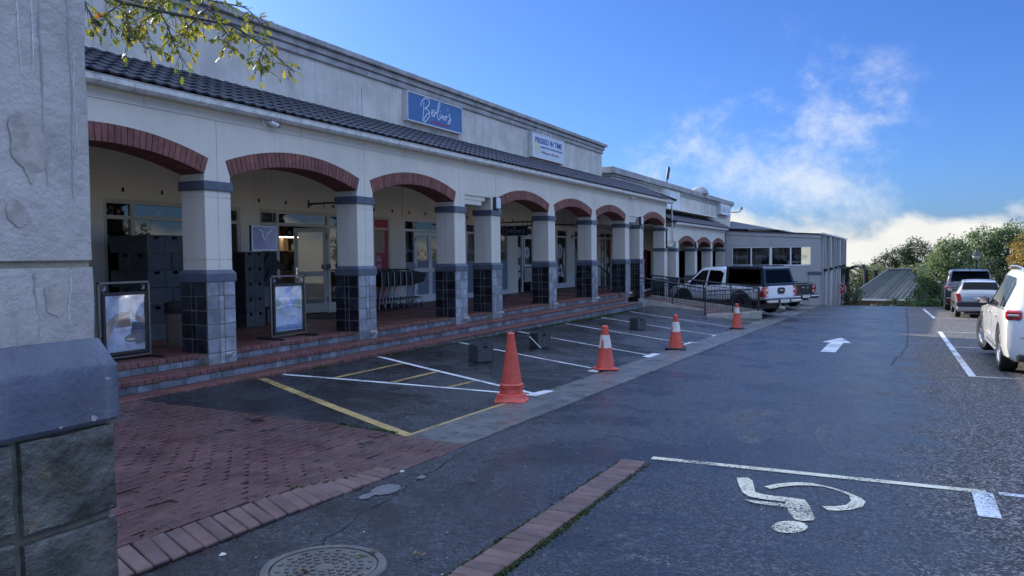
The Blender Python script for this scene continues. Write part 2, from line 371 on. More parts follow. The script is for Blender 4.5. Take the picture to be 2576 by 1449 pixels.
def text_mesh(txt, size, ext=.002, shear=0.0, bold=0.0, spacing=1.0):
    cu = bpy.data.curves.new('t', 'FONT'); cu.body = txt; cu.size = size; cu.extrude = ext; cu.shear = shear; cu.offset = bold; cu.align_x = 'CENTER'; cu.align_y = 'CENTER'; cu.space_character = spacing
    cu.resolution_u = 3
    o = bpy.data.objects.new('t', cu); C.objects.link(o); dg = bpy.context.evaluated_depsgraph_get(); dg.update()
    me = bpy.data.meshes.new_from_object(o.evaluated_get(dg)); bpy.data.objects.remove(o); bpy.data.curves.remove(cu); return me
def text(name, txt, size, mat, parent, loc, facing='x', width=None, height=None, **kw):
    """lettering facing +X (reads along +Y) or -Y (reads along +X)"""
    me = text_mesh(txt, size, **kw); me.materials.clear(); me.materials.append(mat)
    xs = [v.co.x for v in me.vertices]; ys = [v.co.y for v in me.vertices]
    cx, cy, wx, wy = (max(xs)+min(xs))/2, (max(ys)+min(ys))/2, max(xs)-min(xs), max(ys)-min(ys)
    sx = width/wx if width else 1; sy = height/wy if height else (sx if width else 1)
    for v in me.vertices: v.co.x = (v.co.x-cx)*sx; v.co.y = (v.co.y-cy)*sy
    rot = {'x': (R(90), 0, R(90)), '-y': (R(90), 0, 0)}[facing] if isinstance(facing, str) else facing
    return obj(name, me, mat, parent, loc, rot)

# ------------------------------------------------------------------ ground
def gz(X, Y):
    zr = -1.66-.026*Y; zl = -1.62-.0105*Y; t = min(1, max(0, (X+8.15)/3.7)); z = zl+(zr-zl)*t
    if Y > 43: z -= .0065*min(Y-43, 8)**2+.104*max(0, Y-51)
    return z
def sheet(xs, ys, dz=0.0, zf=gz):
    b = B(); nx = len(xs)
    for y in ys:
        for x in xs: b.v.append((x, y, zf(x, y)+dz))
    for j in range(len(ys)-1):
        for i in range(nx-1): a = j*nx+i; b.f.append((a, a+1, a+nx+1, a+nx))
    return b
xs = [-8.3, -8.15, -7.2, -6.3, -5.4, -4.45, -3, -1, 1, 3, 5, 8, 12, 16]
ys = [-8+i for i in range(0, 51)]+[43+.8*i for i in range(1, 14)]
road = struct('road', sheet(xs, ys), ASPH, smooth='all')
def terr(x, y):
    base = gz(-4.45, max(-20, min(y, 70))) - .25
    if y > 54: base -= .12*min(y-54, 60)+.05*max(0, y-114)
    d = max(0, abs(x)-18); base -= .06*d
    return base-.3
tx = [-6000, -2000, -600, -200, -90, -50, -30, -24, 17, 24, 32, 45, 70, 120, 250, 700, 2000, 6000]
ty = [-6000, -1500, -300, -90, -40, -16, -8, 0, 12, 24, 36, 43, 46, 49, 52, 55, 60, 66, 74, 90, 120, 180, 300, 600, 1500, 6000]
struct('ground', sheet(tx, ty, 0, terr), TERR, smooth='all')

def flat(poly, dz=.005, zf=gz): b = B(); b.quad(*[(x, y, zf(x, y)+dz) for x, y in poly]); return b
def stripe(p, q, wd, dz=.005, nseg=6):
    p = Vector(p); q = Vector(q); d = (q-p).normalized(); n_ = Vector((-d.y, d.x))*wd/2; b = B()
    pts = [p+(q-p)*i/nseg for i in range(nseg+1)]
    for a in range(nseg):
        u, v_ = pts[a], pts[a+1]; b.quad(*[(k.x, k.y, gz(k.x, k.y)+dz) for k in (u-n_, v_-n_, v_+n_, u+n_)])
    return b
# bay lines in front of the steps, with their end bars
bays = [((-8.1, 13.55), (-4.62, 12.42)), ((-8.1, 16.28), (-4.5, 15.1)), ((-8.1, 19.02), (-4.46, 18.1)), ((-8.1, 21.66), (-4.41, 20.9)), ((-8.12, 24.5), (-4.5, 24.08)),
        ((-5.5, 27.25), (-4.4, 27.2)), ((-5.6, 30.5), (-4.38, 30.4)), ((-5.4, 33.5), (-4.36, 33.35)), ((-5.4, 36.4), (-4.34, 36.25))]
for i, (a, b_) in enumerate(bays):
    obj('bay_line', stripe(a, b_, .075), LINEW, road)
    if i != 4: obj('bay_end_bar', stripe((b_[0]+.02, b_[1]-.38), (b_[0]+.02, b_[1]+.38), .16, .009), LINEW, road)
obj('bay_line', stripe((-8.1, 8.52), (-4.45, 9.42), .09), LINEW, road); obj('bay_line', stripe((-8.1, 10.85), (-4.5, 9.52), .1, .009), LINEW, road)
obj('bay_end_bar', stripe((-4.45, 9.3), (-4.40, 9.85), .16, .013), LINEW, road)
for a, b_, wd in (((-8.07, 8.08), (-4.45, 6.46), .13), ((-4.44, 6.47), (-4.46, 9.2), .12), ((-7.33, 8.74), (-7.38, 10.52), .075), ((-6.48, 8.94), (-6.5, 10.22), .075), ((-5.66, 9.16), (-5.61, 9.9), .075)):
    obj('yellow_line', stripe(a, b_, wd, .006), LINEY, road)
obj('bay_line', stripe((-1.98, 6.68), (.6, 6.78), .10), LINEC, road); obj('bay_line', stripe((.68, 6.78), (2.6, 6.74), .085), LINEW, road)
obj('bay_end_bar', stripe((.57, 6.74), (.56, 6.06), .14, .009), LINEW, road)
for a, b_, wd in (((1.06, 14.4), (1.03, 25.3), .11), ((1.1, 14.42), (1.75, 14.42), .07), ((1.06, 25.25), (1.9, 25.25), .07), ((1.06, 20.1), (2.6, 20.1), .07), ((1.16, 32.9), (1.0, 41.5), .11), ((1.2, 32.95), (2.1, 32.9), .07), ((1.1, 39.4), (1.9, 39.4), .07)):
    obj('bay_line', stripe(a, b_, wd, .006, 12), LINEW, road)
arrow = B(); cx = -1.36
arrow.ext(stripe((cx, 17.55), (cx, 20.05), .3, .005)); arrow.ext(flat([(cx-.33, 20.05), (cx+.33, 20.05), (cx, 21.75)], .005))
obj('arrow_marking', arrow, LINEW, road)
WC_HEAD = [(-.525,5.294),(-.526,5.252),(-.537,5.209),(-.557,5.17),(-.584,5.138),(-.615,5.116),(-.647,5.105),(-.678,5.108),(-.705,5.124),(-.725,5.151),(-.735,5.187),(-.736,5.229),(-.726,5.273),(-.706,5.314),(-.679,5.348),(-.646,5.372),(-.612,5.382),(-.58,5.378),(-.553,5.361),(-.534,5.332)]
WC_BODY = [(-1.171,6.328),(-1.089,6.37),(-1.038,6.288),(-.967,5.969),(-.897,5.933),(-.704,5.939),(-.608,5.929),(-.559,5.771),(-.503,5.517),(-.503,5.46),(-.569,5.408),(-.621,5.419),(-.673,5.548),(-.728,5.815),(-.878,5.805),(-.985,5.828),(-1.045,5.905),(-1.109,6.094)]
WC_ARM = [(-1.007,5.725),(-.934,5.731),(-.715,5.756),(-.693,5.669),(-.812,5.663),(-.924,5.67)]
WC_ARC = [(-.932,6.16),(-.844,6.307),(-.723,6.406),(-.619,6.438),(-.461,6.375),(-.341,6.289),(-.247,6.173),(-.209,6.08),(-.222,5.943),(-.294,5.823),(-.373,5.762),(-.439,5.736),(-.483,5.823),(-.401,5.86),(-.331,5.93),(-.306,6.052),(-.325,6.202),(-.41,6.302),(-.518,6.371),(-.622,6.354),(-.712,6.308),(-.798,6.228),(-.877,6.112)]
wc = B()
for i, poly in enumerate((WC_HEAD, WC_BODY, WC_ARM, WC_ARC)): wc.ext(flat(poly, .006+.003*(i == 2)))
obj('wheelchair_symbol', wc, LINEC, road)
SP = M('spilled_cement', (.12, .12, .125), .6, .2, 12, .5, 60)
SP1 = [(-3.508,4.459),(-3.56,4.498),(-3.569,4.632),(-3.609,4.805),(-3.572,4.899),(-3.469,4.901),(-3.418,4.829),(-3.397,4.696),(-3.445,4.603),(-3.488,4.603),(-3.479,4.496)]
def ragged(poly, amp=.012, n=5):
    out = []
    for i, (x, y) in enumerate(poly):
        x2, y2 = poly[(i+1) % len(poly)]
        for k in range(n): t = k/n; out.append((x+(x2-x)*t+rnd.uniform(-amp, amp), y+(y2-y)*t+rnd.uniform(-amp, amp)))
    return out
obj('cement_stain', flat(ragged(SP1), .006), SP, road); obj('cement_stain', flat(ragged([(-3.487,5.125),(-3.51,5.251),(-3.412,5.218),(-3.429,5.129)]), .006), SP, road)

CRK = M('asphalt_crack', (.008, .008, .009), .9, .1, 9)
def crack(pts, wd):
    b = B(); P = []
    for (x0, y0), (x1, y1) in zip(pts, pts[1:]):
        n = max(2, int(math.hypot(x1-x0, y1-y0)/.12))
        for k in range(n): t = k/n; P.append((x0+(x1-x0)*t+rnd.gauss(0, .018), y0+(y1-y0)*t+rnd.gauss(0, .018)))
    for k in range(len(P)-1):
        (x0, y0), (x1, y1) = P[k], P[k+1]; w0 = wd*(.4+.6*abs(math.sin(k*.37))); w1 = wd*(.4+.6*abs(math.sin((k+1)*.37)))
        b.quad((x0-w0, y0, gz(x0, y0)+.0035), (x0+w0, y0, gz(x0, y0)+.0035), (x1+w1, y1, gz(x1, y1)+.0035), (x1-w1, y1, gz(x1, y1)+.0035))
    obj('road_crack', b, CRK, road)
crack([(.28, 42), (.24, 31.5), (.21, 24.6), (.16, 20.2), (.03, 17.8), (-.15, 15.5)], .011)
crack([(-3.3, 5.9), (-2.4, 6.55), (-1.9, 6.6)], .006); crack([(-3.6, 6.1), (-3.3, 4.2), (-2.9, 2.6)], .005)
# concrete drainage channel: two rows of slabs
channel = struct('drainage_channel', sheet([-4.47, -3.72], [6.32+i for i in range(0, 37)], .003), DGROUT)
for x0, x1, ln, y in ((-4.455, -4.03, .92, 6.36), (-4.015, -3.74, .78, 6.36)):
    while y < 42:
        y1 = min(y+ln*rnd.uniform(.92, 1.08), 42.2); b = B(); b.cbox(x0, x1, y+.006, y1-.006, -.05, .012, .006)
        zz = gz(x0, (y+y1)/2); b.v = [(p[0], p[1], p[2]+gz(-4.2, p[1])+ (0 if x0 < -4.2 else .004)) for p in b.v]
        o = obj('concrete_slab', b, CONC, channel); o.location.z += rnd.uniform(-.003, .004); y = y1

# brick-paved apron beside the pillar
def lift(x, y):
    t = min(1, max(0, (5.35-y)/1.7)); t = t*t*(3-2*t); return .105*t
def az(x, y): return gz(x, y)+lift(x, y)
def apron_top(x):
    return 6.14+(x+8.09)*.115 if x < -5.5 else 6.44+(x+5.5)*-.03
apron = struct('paved_apron', sheet([-9, -8, -7, -6, -5, -4.4, -3.93], [1+.45*i for i in range(0, 12)], -.02, az), DGROUT)
apron_b = B(); pm = B(); pm.cbox(-.049, .049, -.099, .099, -.06, 0, .004); pav = pm.mesh('paver', PAVER)
cand = []
row = 0; x = -8.05
while x < -3.72:
    y = .9+(row % 2)*.103
    while y < 6.5:
        lim = apron_top(x)
        if y-.06 < lim and (x < -3.97 or y > 5.12) and (x < -3.75) and not (x < -6.9 and y < 4.75 and y > 4.6 and x > -7.1):
            cand.append((x, y))
        y += .206
    x += .1045; row += 1
cand.sort(key=lambda p: p[0]**2+p[1]**2 + (900 if (math.degrees(math.atan2(-p[0], p[1])) > 57.5) else 0) + (900 if p[0] < -1.9*p[1]+.2 else 0))
for i, (x, y) in enumerate(cand):
    zz = az(x, y)+.012+rnd.uniform(-.004, .004)
    tx_, ty_ = rnd.gauss(0, .009), rnd.gauss(0, .009)
    if rnd.random() < .05: zz += rnd.choice((-.012, .012)); ty_ += rnd.uniform(-.05, .05)
    rot = (ty_, tx_, rnd.gauss(0, .012)); lim = apron_top(x)
    if y+.1 > lim:                       # cut brick along the asphalt edge
        q = B(); q.cbox(x-.049, x+.049, y-.099, lim-.006, zz-.05, min(zz, gz(x, y)+.012), .003); apron_b.ext(q); continue
    if i < 298: obj('paver', pav, PAVER, apron, (x, y, zz), rot)
    else:
        from mathutils import Euler
        apron_b.ext(pm, Matrix.Translation((x, y, zz)) @ Euler(rot).to_matrix().to_4x4())
tag(obj('pavers_beyond', apron_b, PAVER, apron), kind='stuff')
# soldier course edging, sloping to the road
sm = B(); sm.cbox(-.112, .112, -.053, .053, -.07, 0, .007); soldm = sm.mesh('edging_brick', SOLD)
y = .6
while y < 5.2:
    h = lift(-3.9, y)
    ang = math.atan2(h*.95, .22)
    obj('edging_brick', soldm, SOLD, apron, (-3.815, y, gz(-3.8, y)+.5*h+.016+rnd.uniform(-.005, .005)), (rnd.gauss(0, .02), ang+rnd.gauss(0, .02), rnd.gauss(0, .02)))
    y += .1165+rnd.uniform(-.003, .004)
# brick strip set in the asphalt, mossy edges
strip = struct('brick_strip', sheet([-2.21, -1.94], [.5+i*.5 for i in range(13)], .004), DGROUT)
stm = B(); stm.cbox(-.112, .112, -.05, .05, -.06, 0, .006); stme = stm.mesh('strip_brick', SOLD)
y = .9
while y < 6.46:
    obj('strip_brick', stme, SOLD, strip, (-2.075+rnd.uniform(-.006, .006), y, gz(-2, y)+.018+rnd.uniform(-.003, .003)), (rnd.gauss(0, .015), rnd.gauss(0, .015), rnd.gauss(0, .025))); y += .108
def tufts(lines, n, h=.02, spread=.02, zf=gz):
    b = B()
    for _ in range(n):
        (x0, y0), (x1, y1) = rnd.choice(lines); t = rnd.random(); c = math.sin(9*t+x0)*.5+math.sin(23*t+y0)*.5
        if rnd.random() > .55+.45*c: continue
        x = x0+(x1-x0)*t+rnd.gauss(0, spread); y = y0+(y1-y0)*t+rnd.gauss(0, spread); z = zf(x, y)+.002; a = rnd.uniform(0, 6.28); s = rnd.uniform(.5, 1.3)*h
        dx, dy = math.cos(a)*s*.6, math.sin(a)*s*.6
        b.quad((x-dx, y-dy, z), (x+dx, y+dy, z), (x+dx*.3-dy*.5, y+dy*.3+dx*.5, z+s*.75))
        b.quad((x-dy, y+dx, z+.002), (x+dy, y-dx, z+.002), (x+dx*.6, y+dy*.6, z+s*.55))
    return b
tag(obj('moss', tufts([((-2.2, .9), (-2.2, 6.45)), ((-1.95, .9), (-1.95, 6.4)), ((-1.95, .9), (-1.95, 5.4)), ((-1.94, 2), (-1.94, 5))], 5200, .016, .012), MOSS), 'low green moss along both edges of the brick strip', 'moss', kind='stuff')
tag(obj('moss', tufts([((-3.98, 2.6), (-3.98, 5.0)), ((-5.4, 6.5), (-4.6, 6.5)), ((-3.95, 4.2), (-3.9, 5.1))], 700, .022, .012, az), MOSS), 'green weeds in the joint behind the edging bricks', 'moss', kind='stuff')
tag(obj('moss', tufts([((-8.08, 9), (-8.08, 26)), ((-8.06, 18), (-8.06, 25)), ((-8.0, 20), (-8.0, 24))], 5000, .03, .03), MOSS), 'green moss along the foot of the steps', 'moss', kind='stuff')

# manhole cover
IRON = M('cast_iron', (.105, .095, .085), .5, .25, 8, .4, 60, bdist=.003, rvar=.12)
mh = thing('manhole_cover', 'round cast iron manhole cover with raised studs in the asphalt', 'manhole cover', (-2.88, 3.32, gz(-2.88, 3.32)))
mh.rotation_euler = (-.026, 0, .3)
b = B(); b.lathe([(0, .008), (.292, .008), (.296, .001), (.300, .001)], 40); obj('lid', b, IRON, mh, smooth=30)
b = B(); b.lathe([(.302, -.02), (.302, .012), (.318, .014), (.345, .012), (.352, .003), (.352, -.02)], 40); obj('rim', b, IRON, mh, smooth=30)
st = B(); st.cbox(-.011, .011, -.015, .015, 0, .009, .002); stm_ = st.mesh('stud', IRON)
for rr, nn in ((.07, 8), (.115, 14), (.16, 20), (.205, 24), (.255, 16)):
    for k in range(nn): a = 2*math.pi*(k+.2)/nn; obj('stud', stm_, IRON, mh, (rr*math.cos(a), rr*math.sin(a), .007), (0, 0, a))
for a in (.9, 4.1): bb = B(); bb.cbox(-.03, .03, -.014, .014, .0085, .0105, .0005); obj('lifting_slot', bb, MOSS, mh, (.235*math.cos(a), .235*math.sin(a), 0), (0, 0, a+1.57))
# fallen leaves and litter
def leafm(sz):
    b = B(); pts = [(0, 0), (.12, .1), (.25, .34), (.38, .16), (.55, .36), (.66, .14), (1, .04)]
    up = [(x*sz, y*sz*.55) for x, y in pts]; lo = [(x, -y) for x, y in up][::-1]
    b.v = [(x, y, .012*math.sin(x/sz*6)+.01+.25*abs(y)) for x, y in up+lo[:-1]]; b.f = [tuple(range(len(b.v)))]; return b
DRYL = M('dry_leaf', (.22, .12, .045), .6, .3, 40, pv=.3)
lm = leafm(.09).mesh('fallen_leaf', DRYL)
for i, (x, y, a, lab) in enumerate(((-3.064, 5.221, .4, 'small curled brown leaf on asphalt between apron and brick strip'), (-2.52, 3.66, .9, 'brown dry leaf lying just right of the manhole cover'), (-2.74, 3.58, 2.2, 'pale dry leaf lying on the manhole lid near its right rim'), (-2.93, 3.16, 1.2, 'dry leaf lying near the middle of the manhole lid'))):
    tag(obj('fallen_leaf', lm, DRYL, None, (x, y, gz(x, y)+.012), (0, 0, a)), lab, 'leaf', 'fallen leaves on the asphalt')
LIT = M('white_litter', (.6, .58, .5), .6, .2, 30)
b = B(); b.lathe([(0, .014), (.012, .012), (.02, .004), (.018, 0)], 7, wob=lambda t, z: 1+.4*math.sin(3*t))
lit = b.mesh('litter', LIT)
for x, y, lab in ((-3.542, 3.201, 'crumpled cream paper scrap on asphalt below the edging bricks'), (-3.70, 5.25, 'tiny white scrap at the far end of the edging bricks')): tag(obj('litter', lit, LIT, None, (x, y, gz(x, y)+.002)), lab, 'litter')
rs_ = B()
for _ in range(260):
    x = rnd.uniform(-3.5, 2.5); y = rnd.uniform(2.5, 16); s = rnd.uniform(.003, .009); z = gz(x, y)+.004; a = rnd.uniform(0, 6)
    rs_.quad(*[(x+s*math.cos(a+k*1.6)*rnd.uniform(.6, 1.2), y+s*math.sin(a+k*1.6)*rnd.uniform(.6, 1.2), z+rnd.uniform(0, .004)) for k in range(4)])
tag(obj('grit', rs_, LIT), 'pale grit and specks scattered over the road surface', 'grit', kind='stuff')

# ------------------------------------------------------------------ arcade building
FX, CW = -8.8, .47
FLOOR = -1.35
COLS = [0.97, 4.39, 7.80, 11.22, 14.63, 16.34, 19.70, 23.06, 26.42, 28.13, 31.53]
NARROW = {5, 9}                       # bays with a flat lintel: index of the column that ends them
bld = thing('arcade_building', 'long beige arcade of shops with red brick arches, slate column bases and dark tiled roof', 'building', (-11, 14, FLOOR), world=True)
HS, RISE, TH = 1.475, .255, .235
RI = (HS*HS+RISE*RISE)/(2*RISE)
def arc_pts(yc, zsp, r, a0, n, zc):
    return [(yc+r*math.sin(-a0+2*a0*i/n), zc+r*math.cos(-a0+2*a0*i/n)) for i in range(n+1)]
brk = {}
def arch_brick(r0, r1, da, depth):
    key = round(da, 4)
    if key not in brk:
        b = B(); g = .0045; c = .004
        def wedge(x0, x1, sh):
            out = []
            for rr in (r0+sh, r1-sh):
                for s in (-1, 1):
                    hw = rr*math.tan(da/2)-g-sh; out.append((s*hw, rr))
            return [out[0], out[1], out[3], out[2]]
        p0 = wedge(0, 0, 0); p1 = wedge(0, 0, c); n = 4
        b.v += [(-depth, y, z) for y, z in p0]+[(-c, y, z) for y, z in p0]+[(0, y, z) for y, z in p1]
        b.f.append((3, 2, 1, 0))
        for k in range(4): b.f.append((k, (k+1) % 4, 4+(k+1) % 4, 4+k)); b.f.append((4+k, 4+(k+1) % 4, 8+(k+1) % 4, 8+k))
        b.f.append((8, 9, 10, 11)); brk[key] = b.mesh('brick', BRICK)
    return brk[key]
def facade(root, cols, narrow, zoff, ztop, x, panel_mat, top_groove=1.98, skip_first=False):
    """wall panels, brick arches and impost; zoff shifts heights"""
    zc_in = 1.205+zoff+RISE-RI
    a0 = math.asin(HS/RI)
    core = B()
    for i in range(len(cols)-1):
        ya, yb = cols[i]+CW, cols[i+1]; m0 = cols[i]+CW/2; m1 = cols[i+1]+CW/2; yc = (ya+yb)/2
        zb = 1.11+zoff; zt = top_groove+zoff
        def outline(shrink):
            pts = [(m0+shrink, zt-shrink), (m0+shrink, zb), (ya, zb)]
            if (i+1) in narrow: pts += [(ya, 1.40+zoff), (yb, 1.40+zoff)]
            else:
                hs = (yb-ya)/2; a = math.asin(hs/RI)*1.0; ra = math.asin((hs+.082)/(RI+TH))
                pts += [(ya, zc_in+RI*math.cos(a))]
                pts += [(yc+(RI+TH)*math.sin(-ra+2*ra*k/28), zc_in+(RI+TH)*math.cos(-ra+2*ra*k/28)) for k in range(29)]
                pts += [(yb, zc_in+RI*math.cos(a))]
            pts += [(yb, zb), (m1-shrink, zb), (m1-shrink, zt-shrink)]
            return pts[::-1]
        b = B(); b.prism(outline(.004), 0, x-.02, x); obj('plaster_panel', b, panel_mat, root)
        b = B(); b.prism(outline(0.0), 0, x-CW, x-.0205); core.ext(b)
        if (i+1) in narrow:
            b = B()
            b.box(x-CW+.02, x-.03, ya+.001, yb-.25, 1.30+zoff, 1.399+zoff); b.box(x-CW+.02, x-.03, ya+.001, yb-.42, 1.19+zoff, 1.28+zoff); b.box(x-CW+.03, x-.05, ya+.001, yb-.35, 1.28+zoff, 1.30+zoff)
            obj('stepped_lintel', b, panel_mat, root)
        else:
            ap = thing_part('arch', root)
            hs = (yb-ya)/2; a = math.asin(hs/RI); nb_ = 34; da = 2*a/nb_
            # the springers splay a little further than the opening
            bm_ = arch_brick(RI, RI+TH, da, CW+.012)
            for k in range(nb_):
                an = -a+da*(k+.5); obj('brick', bm_, BRICK, ap, (x+.010+rnd.uniform(-.002, .002), yc, zc_in), (-an, 0, 0))
    b = core; obj('wall_core', b, panel_mat, root)
def thing_part(name, root):
    o = bpy.data.objects.new(name, None); C.objects.link(o); o.parent = root; o.location = OFF.get(root.name, Vector()); o.empty_display_size = .1; return o
def upper_band(root, y0, y1, zoff, x, mat, step=2.93, ph=1.0):
    y = y0
    ks = []
    while y < y1: ks.append(y); y += step
    ks.append(y1)
    for a, b_ in zip(ks, ks[1:]):
        q = B(); q.box(x-CW, x, a+.004, b_-.004, 1.988+zoff, 2.24+zoff); obj('plaster_band', q, mat, root)
    q = B(); q.box(x-CW+.02, x-.012, y0, y1, 1.97+zoff, 2.2+zoff); obj('band_core', q, mat, root)
facade(bld, COLS, NARROW, 0.0, 2.2, FX, WALL)
upper_band(bld, 1.0, 32.0, 0.0, FX, WALL)
tilecache = {}
def slate(w_, h_, mt=None):
    mt = mt or SLATE; k = (round(w_, 3), round(h_, 3), mt.name)
    if k not in tilecache: q = B(); q.cbox(0, .012, -w_/2, w_/2, -h_/2, h_/2, .004); tilecache[k] = q.mesh('slate_tile', mt)
    return tilecache[k]
def column(root, y0, x, zoff=0.0, tiles=True, bottom=-1.52, sidebottom=-1.36, pipe=True, tilemat=True):
    xc, yc = x-CW/2, y0+CW/2; h = CW/2; p = thing_part('column', root)
    s = B(); g = .004
    for z0, z1 in ((-.17, -.014), (-.006, .876), (.884, .985)):
        for sx in (-1, 1):
            for sy in (-1, 1):
                s.box(min(xc+sx*g, xc+sx*h), max(xc+sx*g, xc+sx*h), min(yc+sy*g, yc+sy*h), max(yc+sy*g, yc+sy*h), z0+zoff, z1+zoff)
    s.box(xc-h+.01, xc+h-.01, yc-h+.01, yc+h-.01, -.2+zoff, 1.1+zoff)
    obj('shaft', s, WALL, p)
    s = B(); s.cbox(xc-h-.032, xc+h+.032, yc-h-.032, yc+h+.032, .978+zoff, 1.112+zoff, .008); obj('capital', s, BLUE, p)
    s = B(); e = .042
    prof = [(h, -.158), (h+.004, -.158), (h+e, -.212), (h+e, -.326), (h+.01, -.328)]
    for j in range(len(prof)-1):
        (r0, z0), (r1, z1) = prof[j], prof[j+1]
        c0 = [(xc-r0, yc-r0, z0+zoff), (xc+r0, yc-r0, z0+zoff), (xc+r0, yc+r0, z0+zoff), (xc-r0, yc+r0, z0+zoff)]
        c1 = [(xc-r1, yc-r1, z1+zoff), (xc+r1, yc-r1, z1+zoff), (xc+r1, yc+r1, z1+zoff), (xc-r1, yc+r1, z1+zoff)]
        for k in range(4): s.quad(c1[k], c1[(k+1) % 4], c0[(k+1) % 4], c0[k])
    obj('base_band', s, BLUE, p)
    h += .022; s = B(); s.box(xc-h, xc+h, yc-h, yc+h, bottom+zoff-.02, -.327+zoff); obj('base_core', s, GROUT, p)
    if not tiles: return p
    ws = (.205, .08, .20); gap = .013
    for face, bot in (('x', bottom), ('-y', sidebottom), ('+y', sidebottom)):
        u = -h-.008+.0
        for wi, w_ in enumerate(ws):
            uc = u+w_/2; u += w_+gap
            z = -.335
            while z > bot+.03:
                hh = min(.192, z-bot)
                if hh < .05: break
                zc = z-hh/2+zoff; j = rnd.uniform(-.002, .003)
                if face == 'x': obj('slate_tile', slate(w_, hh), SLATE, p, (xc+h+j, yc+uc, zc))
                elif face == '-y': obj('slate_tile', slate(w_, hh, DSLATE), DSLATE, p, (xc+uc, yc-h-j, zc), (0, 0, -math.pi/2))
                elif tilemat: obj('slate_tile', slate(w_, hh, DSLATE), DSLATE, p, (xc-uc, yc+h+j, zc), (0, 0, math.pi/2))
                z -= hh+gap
    if pipe:
        s = B(); zz = -1.40+zoff
        for r0 in (.034,): s.lathe([(.028, 0), (.034, 0), (.034, .13), (.028, .13), (.026, .02), (.0, .02)], 16)
        obj('drain_pipe', s, PVC, p, (xc+h+.0, yc+.08, zz), (0, R(80), 0), smooth=40)
    return p
for i, y0 in enumerate(COLS[1:9]): column(bld, y0, FX, tilemat=(i > 5))
column(bld, COLS[9], FX, bottom=-2.0, sidebottom=-2.0)
_p = thing_part('column', bld); _x, _y, _h = FX-CW/2, COLS[10]+CW/2, CW/2
obj('shaft', B().box(_x-_h, _x+_h, _y-_h, _y+_h, .262, .985), WALL, _p); obj('capital', B().cbox(_x-_h-.032, _x+_h+.032, _y-_h-.032, _y+_h+.032, .978, 1.112, .008), BLUE, _p)

# platform and steps
steps = struct('arcade_floor', B().box(-12.6, -8.90, 0.5, 26.3, -2.2, -1.415), DGROUT)
PLAT = bricktex('floor_pavers', (.13, .048, .040), (.155, .058, .048), (.05, .035, .03), 2.3, .5, rot=0)
obj('floor_paving', B().box(-12.55, -9.08, .5, 26.2, -1.414, -1.351), PLAT, steps)
obj('mat', B().cbox(-12.3, -11.2, 13.2, 15.0, -1.349, -1.335, .004), M('door_mat', (.03, .032, .036), .9, .2, 20), steps)
LEV = [(-8.87, -1.35, 25.95), (-8.47, -1.51, 25.85), (-8.15, -1.67, 25.7)]
PL2 = bricktex('tread_pavers', (.15, .055, .046), (.18, .066, .054), (.05, .04, .035), 4.6, .5)
for (xn, z, ye), xb in zip(LEV[1:], (-8.90, -8.50)):
    obj('tread', B().box(xb, xn-.2, .5, ye, -2.2, z-.002), PL2, steps)
nb = B(); nb.cbox(-.22, 0, -.0505, .0505, -.062, 0, .005); nosem = nb.mesh('step_brick', NOSE)
rest = B(); pieces = []
def incol(y):
    for c in COLS:
        if c-.06 < y < c+CW+.06: return True
    return False
for li, (xn, z, ye) in enumerate(LEV):
    y = 4.6
    while y < ye-.05:
        if not (li == 0 and incol(y)): pieces.append((y, li, xn, z))
        y += .1085
pieces.sort()
for k, (y, li, xn, z) in enumerate(pieces):
    loc = (xn+rnd.uniform(-.004, .004), y, z+rnd.uniform(-.002, .002)); rz = rnd.gauss(0, .01)
    if k < 299: obj('step_brick', nosem, NOSE, steps, loc, (0, 0, rz))
    else: rest.ext(nb, Matrix.Translation(loc))
tag(obj('step_bricks_beyond', rest, NOSE, steps), kind='stuff')
rest = B(); pieces = []
for li, (xr, zt, zb, ye) in enumerate(((-8.895, -1.414, -1.512, 25.9), (-8.495, -1.574, -1.672, 25.8), (-8.172, -1.734, None, 25.65))):
    obj('riser', B().box(xr-.25, xr-.002, .5, ye, (zb if zb else -2.2)-.02, zt), GROUT, steps)
    y = 4.6 if li < 2 else 9.5
    while y < ye-.1:
        w_ = rnd.choice((.2, .2, .2, .21, .3, .1)) if li < 2 else rnd.choice((.14, .18, .2, .12))
        bot = zb if zb else gz(-8.15, y)-.02
        if zt-bot > .03: pieces.append((y+w_/2, xr, zt, bot, w_-.01))
        y += w_
pieces.sort()
for k, (y, xr, zt, bot, w_) in enumerate(pieces):
    q = B(); q.cbox(xr-.002+rnd.uniform(-.002, .002), xr+.010+rnd.uniform(-.003, .003), y-w_/2, y+w_/2, bot+.004, zt-.004, .003)
    if k < 295: obj('slate_tile', q, RSLATE, steps)
    else: rest.ext(q)
if rest.v: tag(obj('slate_tiles_beyond', rest, RSLATE, steps), kind='stuff')
obj('end_wall', B().box(-12.4, -8.16, 25.72, 26.44, -2.4, -1.69), M('slate_wall', (.10, .11, .125), .5, .3, 6, .5, 30), steps)

# roof over the arcade
roof = thing_part('roof', bld)
RA = math.atan2(2.90-2.27, 1.5)
obj('roof_deck', B().prism([(-8.68, 2.20), (-10.15, 2.20), (-10.15, 2.875), (-8.70, 2.25)], 1, .8, 32.2), DGROUT, roof)
tb = B(); TW, TLn = .215, .30
prof = []
for k in range(9): u = k/8; prof.append((u*TW, .015*math.sin(u*2*math.pi)*(1 if u < .5 else .5)+.010))
for s_, zo in ((0, .015), (TLn+.02, .0)): tb.v += [(-s_, y, z+zo) for y, z in prof]
tb.v += [(0, y, z-.012) for y, z in prof]
for k in range(8): tb.f.append((k, k+1, 9+k+1, 9+k)); tb.f.append((18+k, 18+k+1, k+1, k))
roofm = tb.mesh('roof_tile', ROOF, smooth=50)
far = B(); pieces = []
for r_ in range(6):
    for j in range(int((32.3-1.0)/TW)):
        pieces.append((1.0+j*TW+.0, r_))
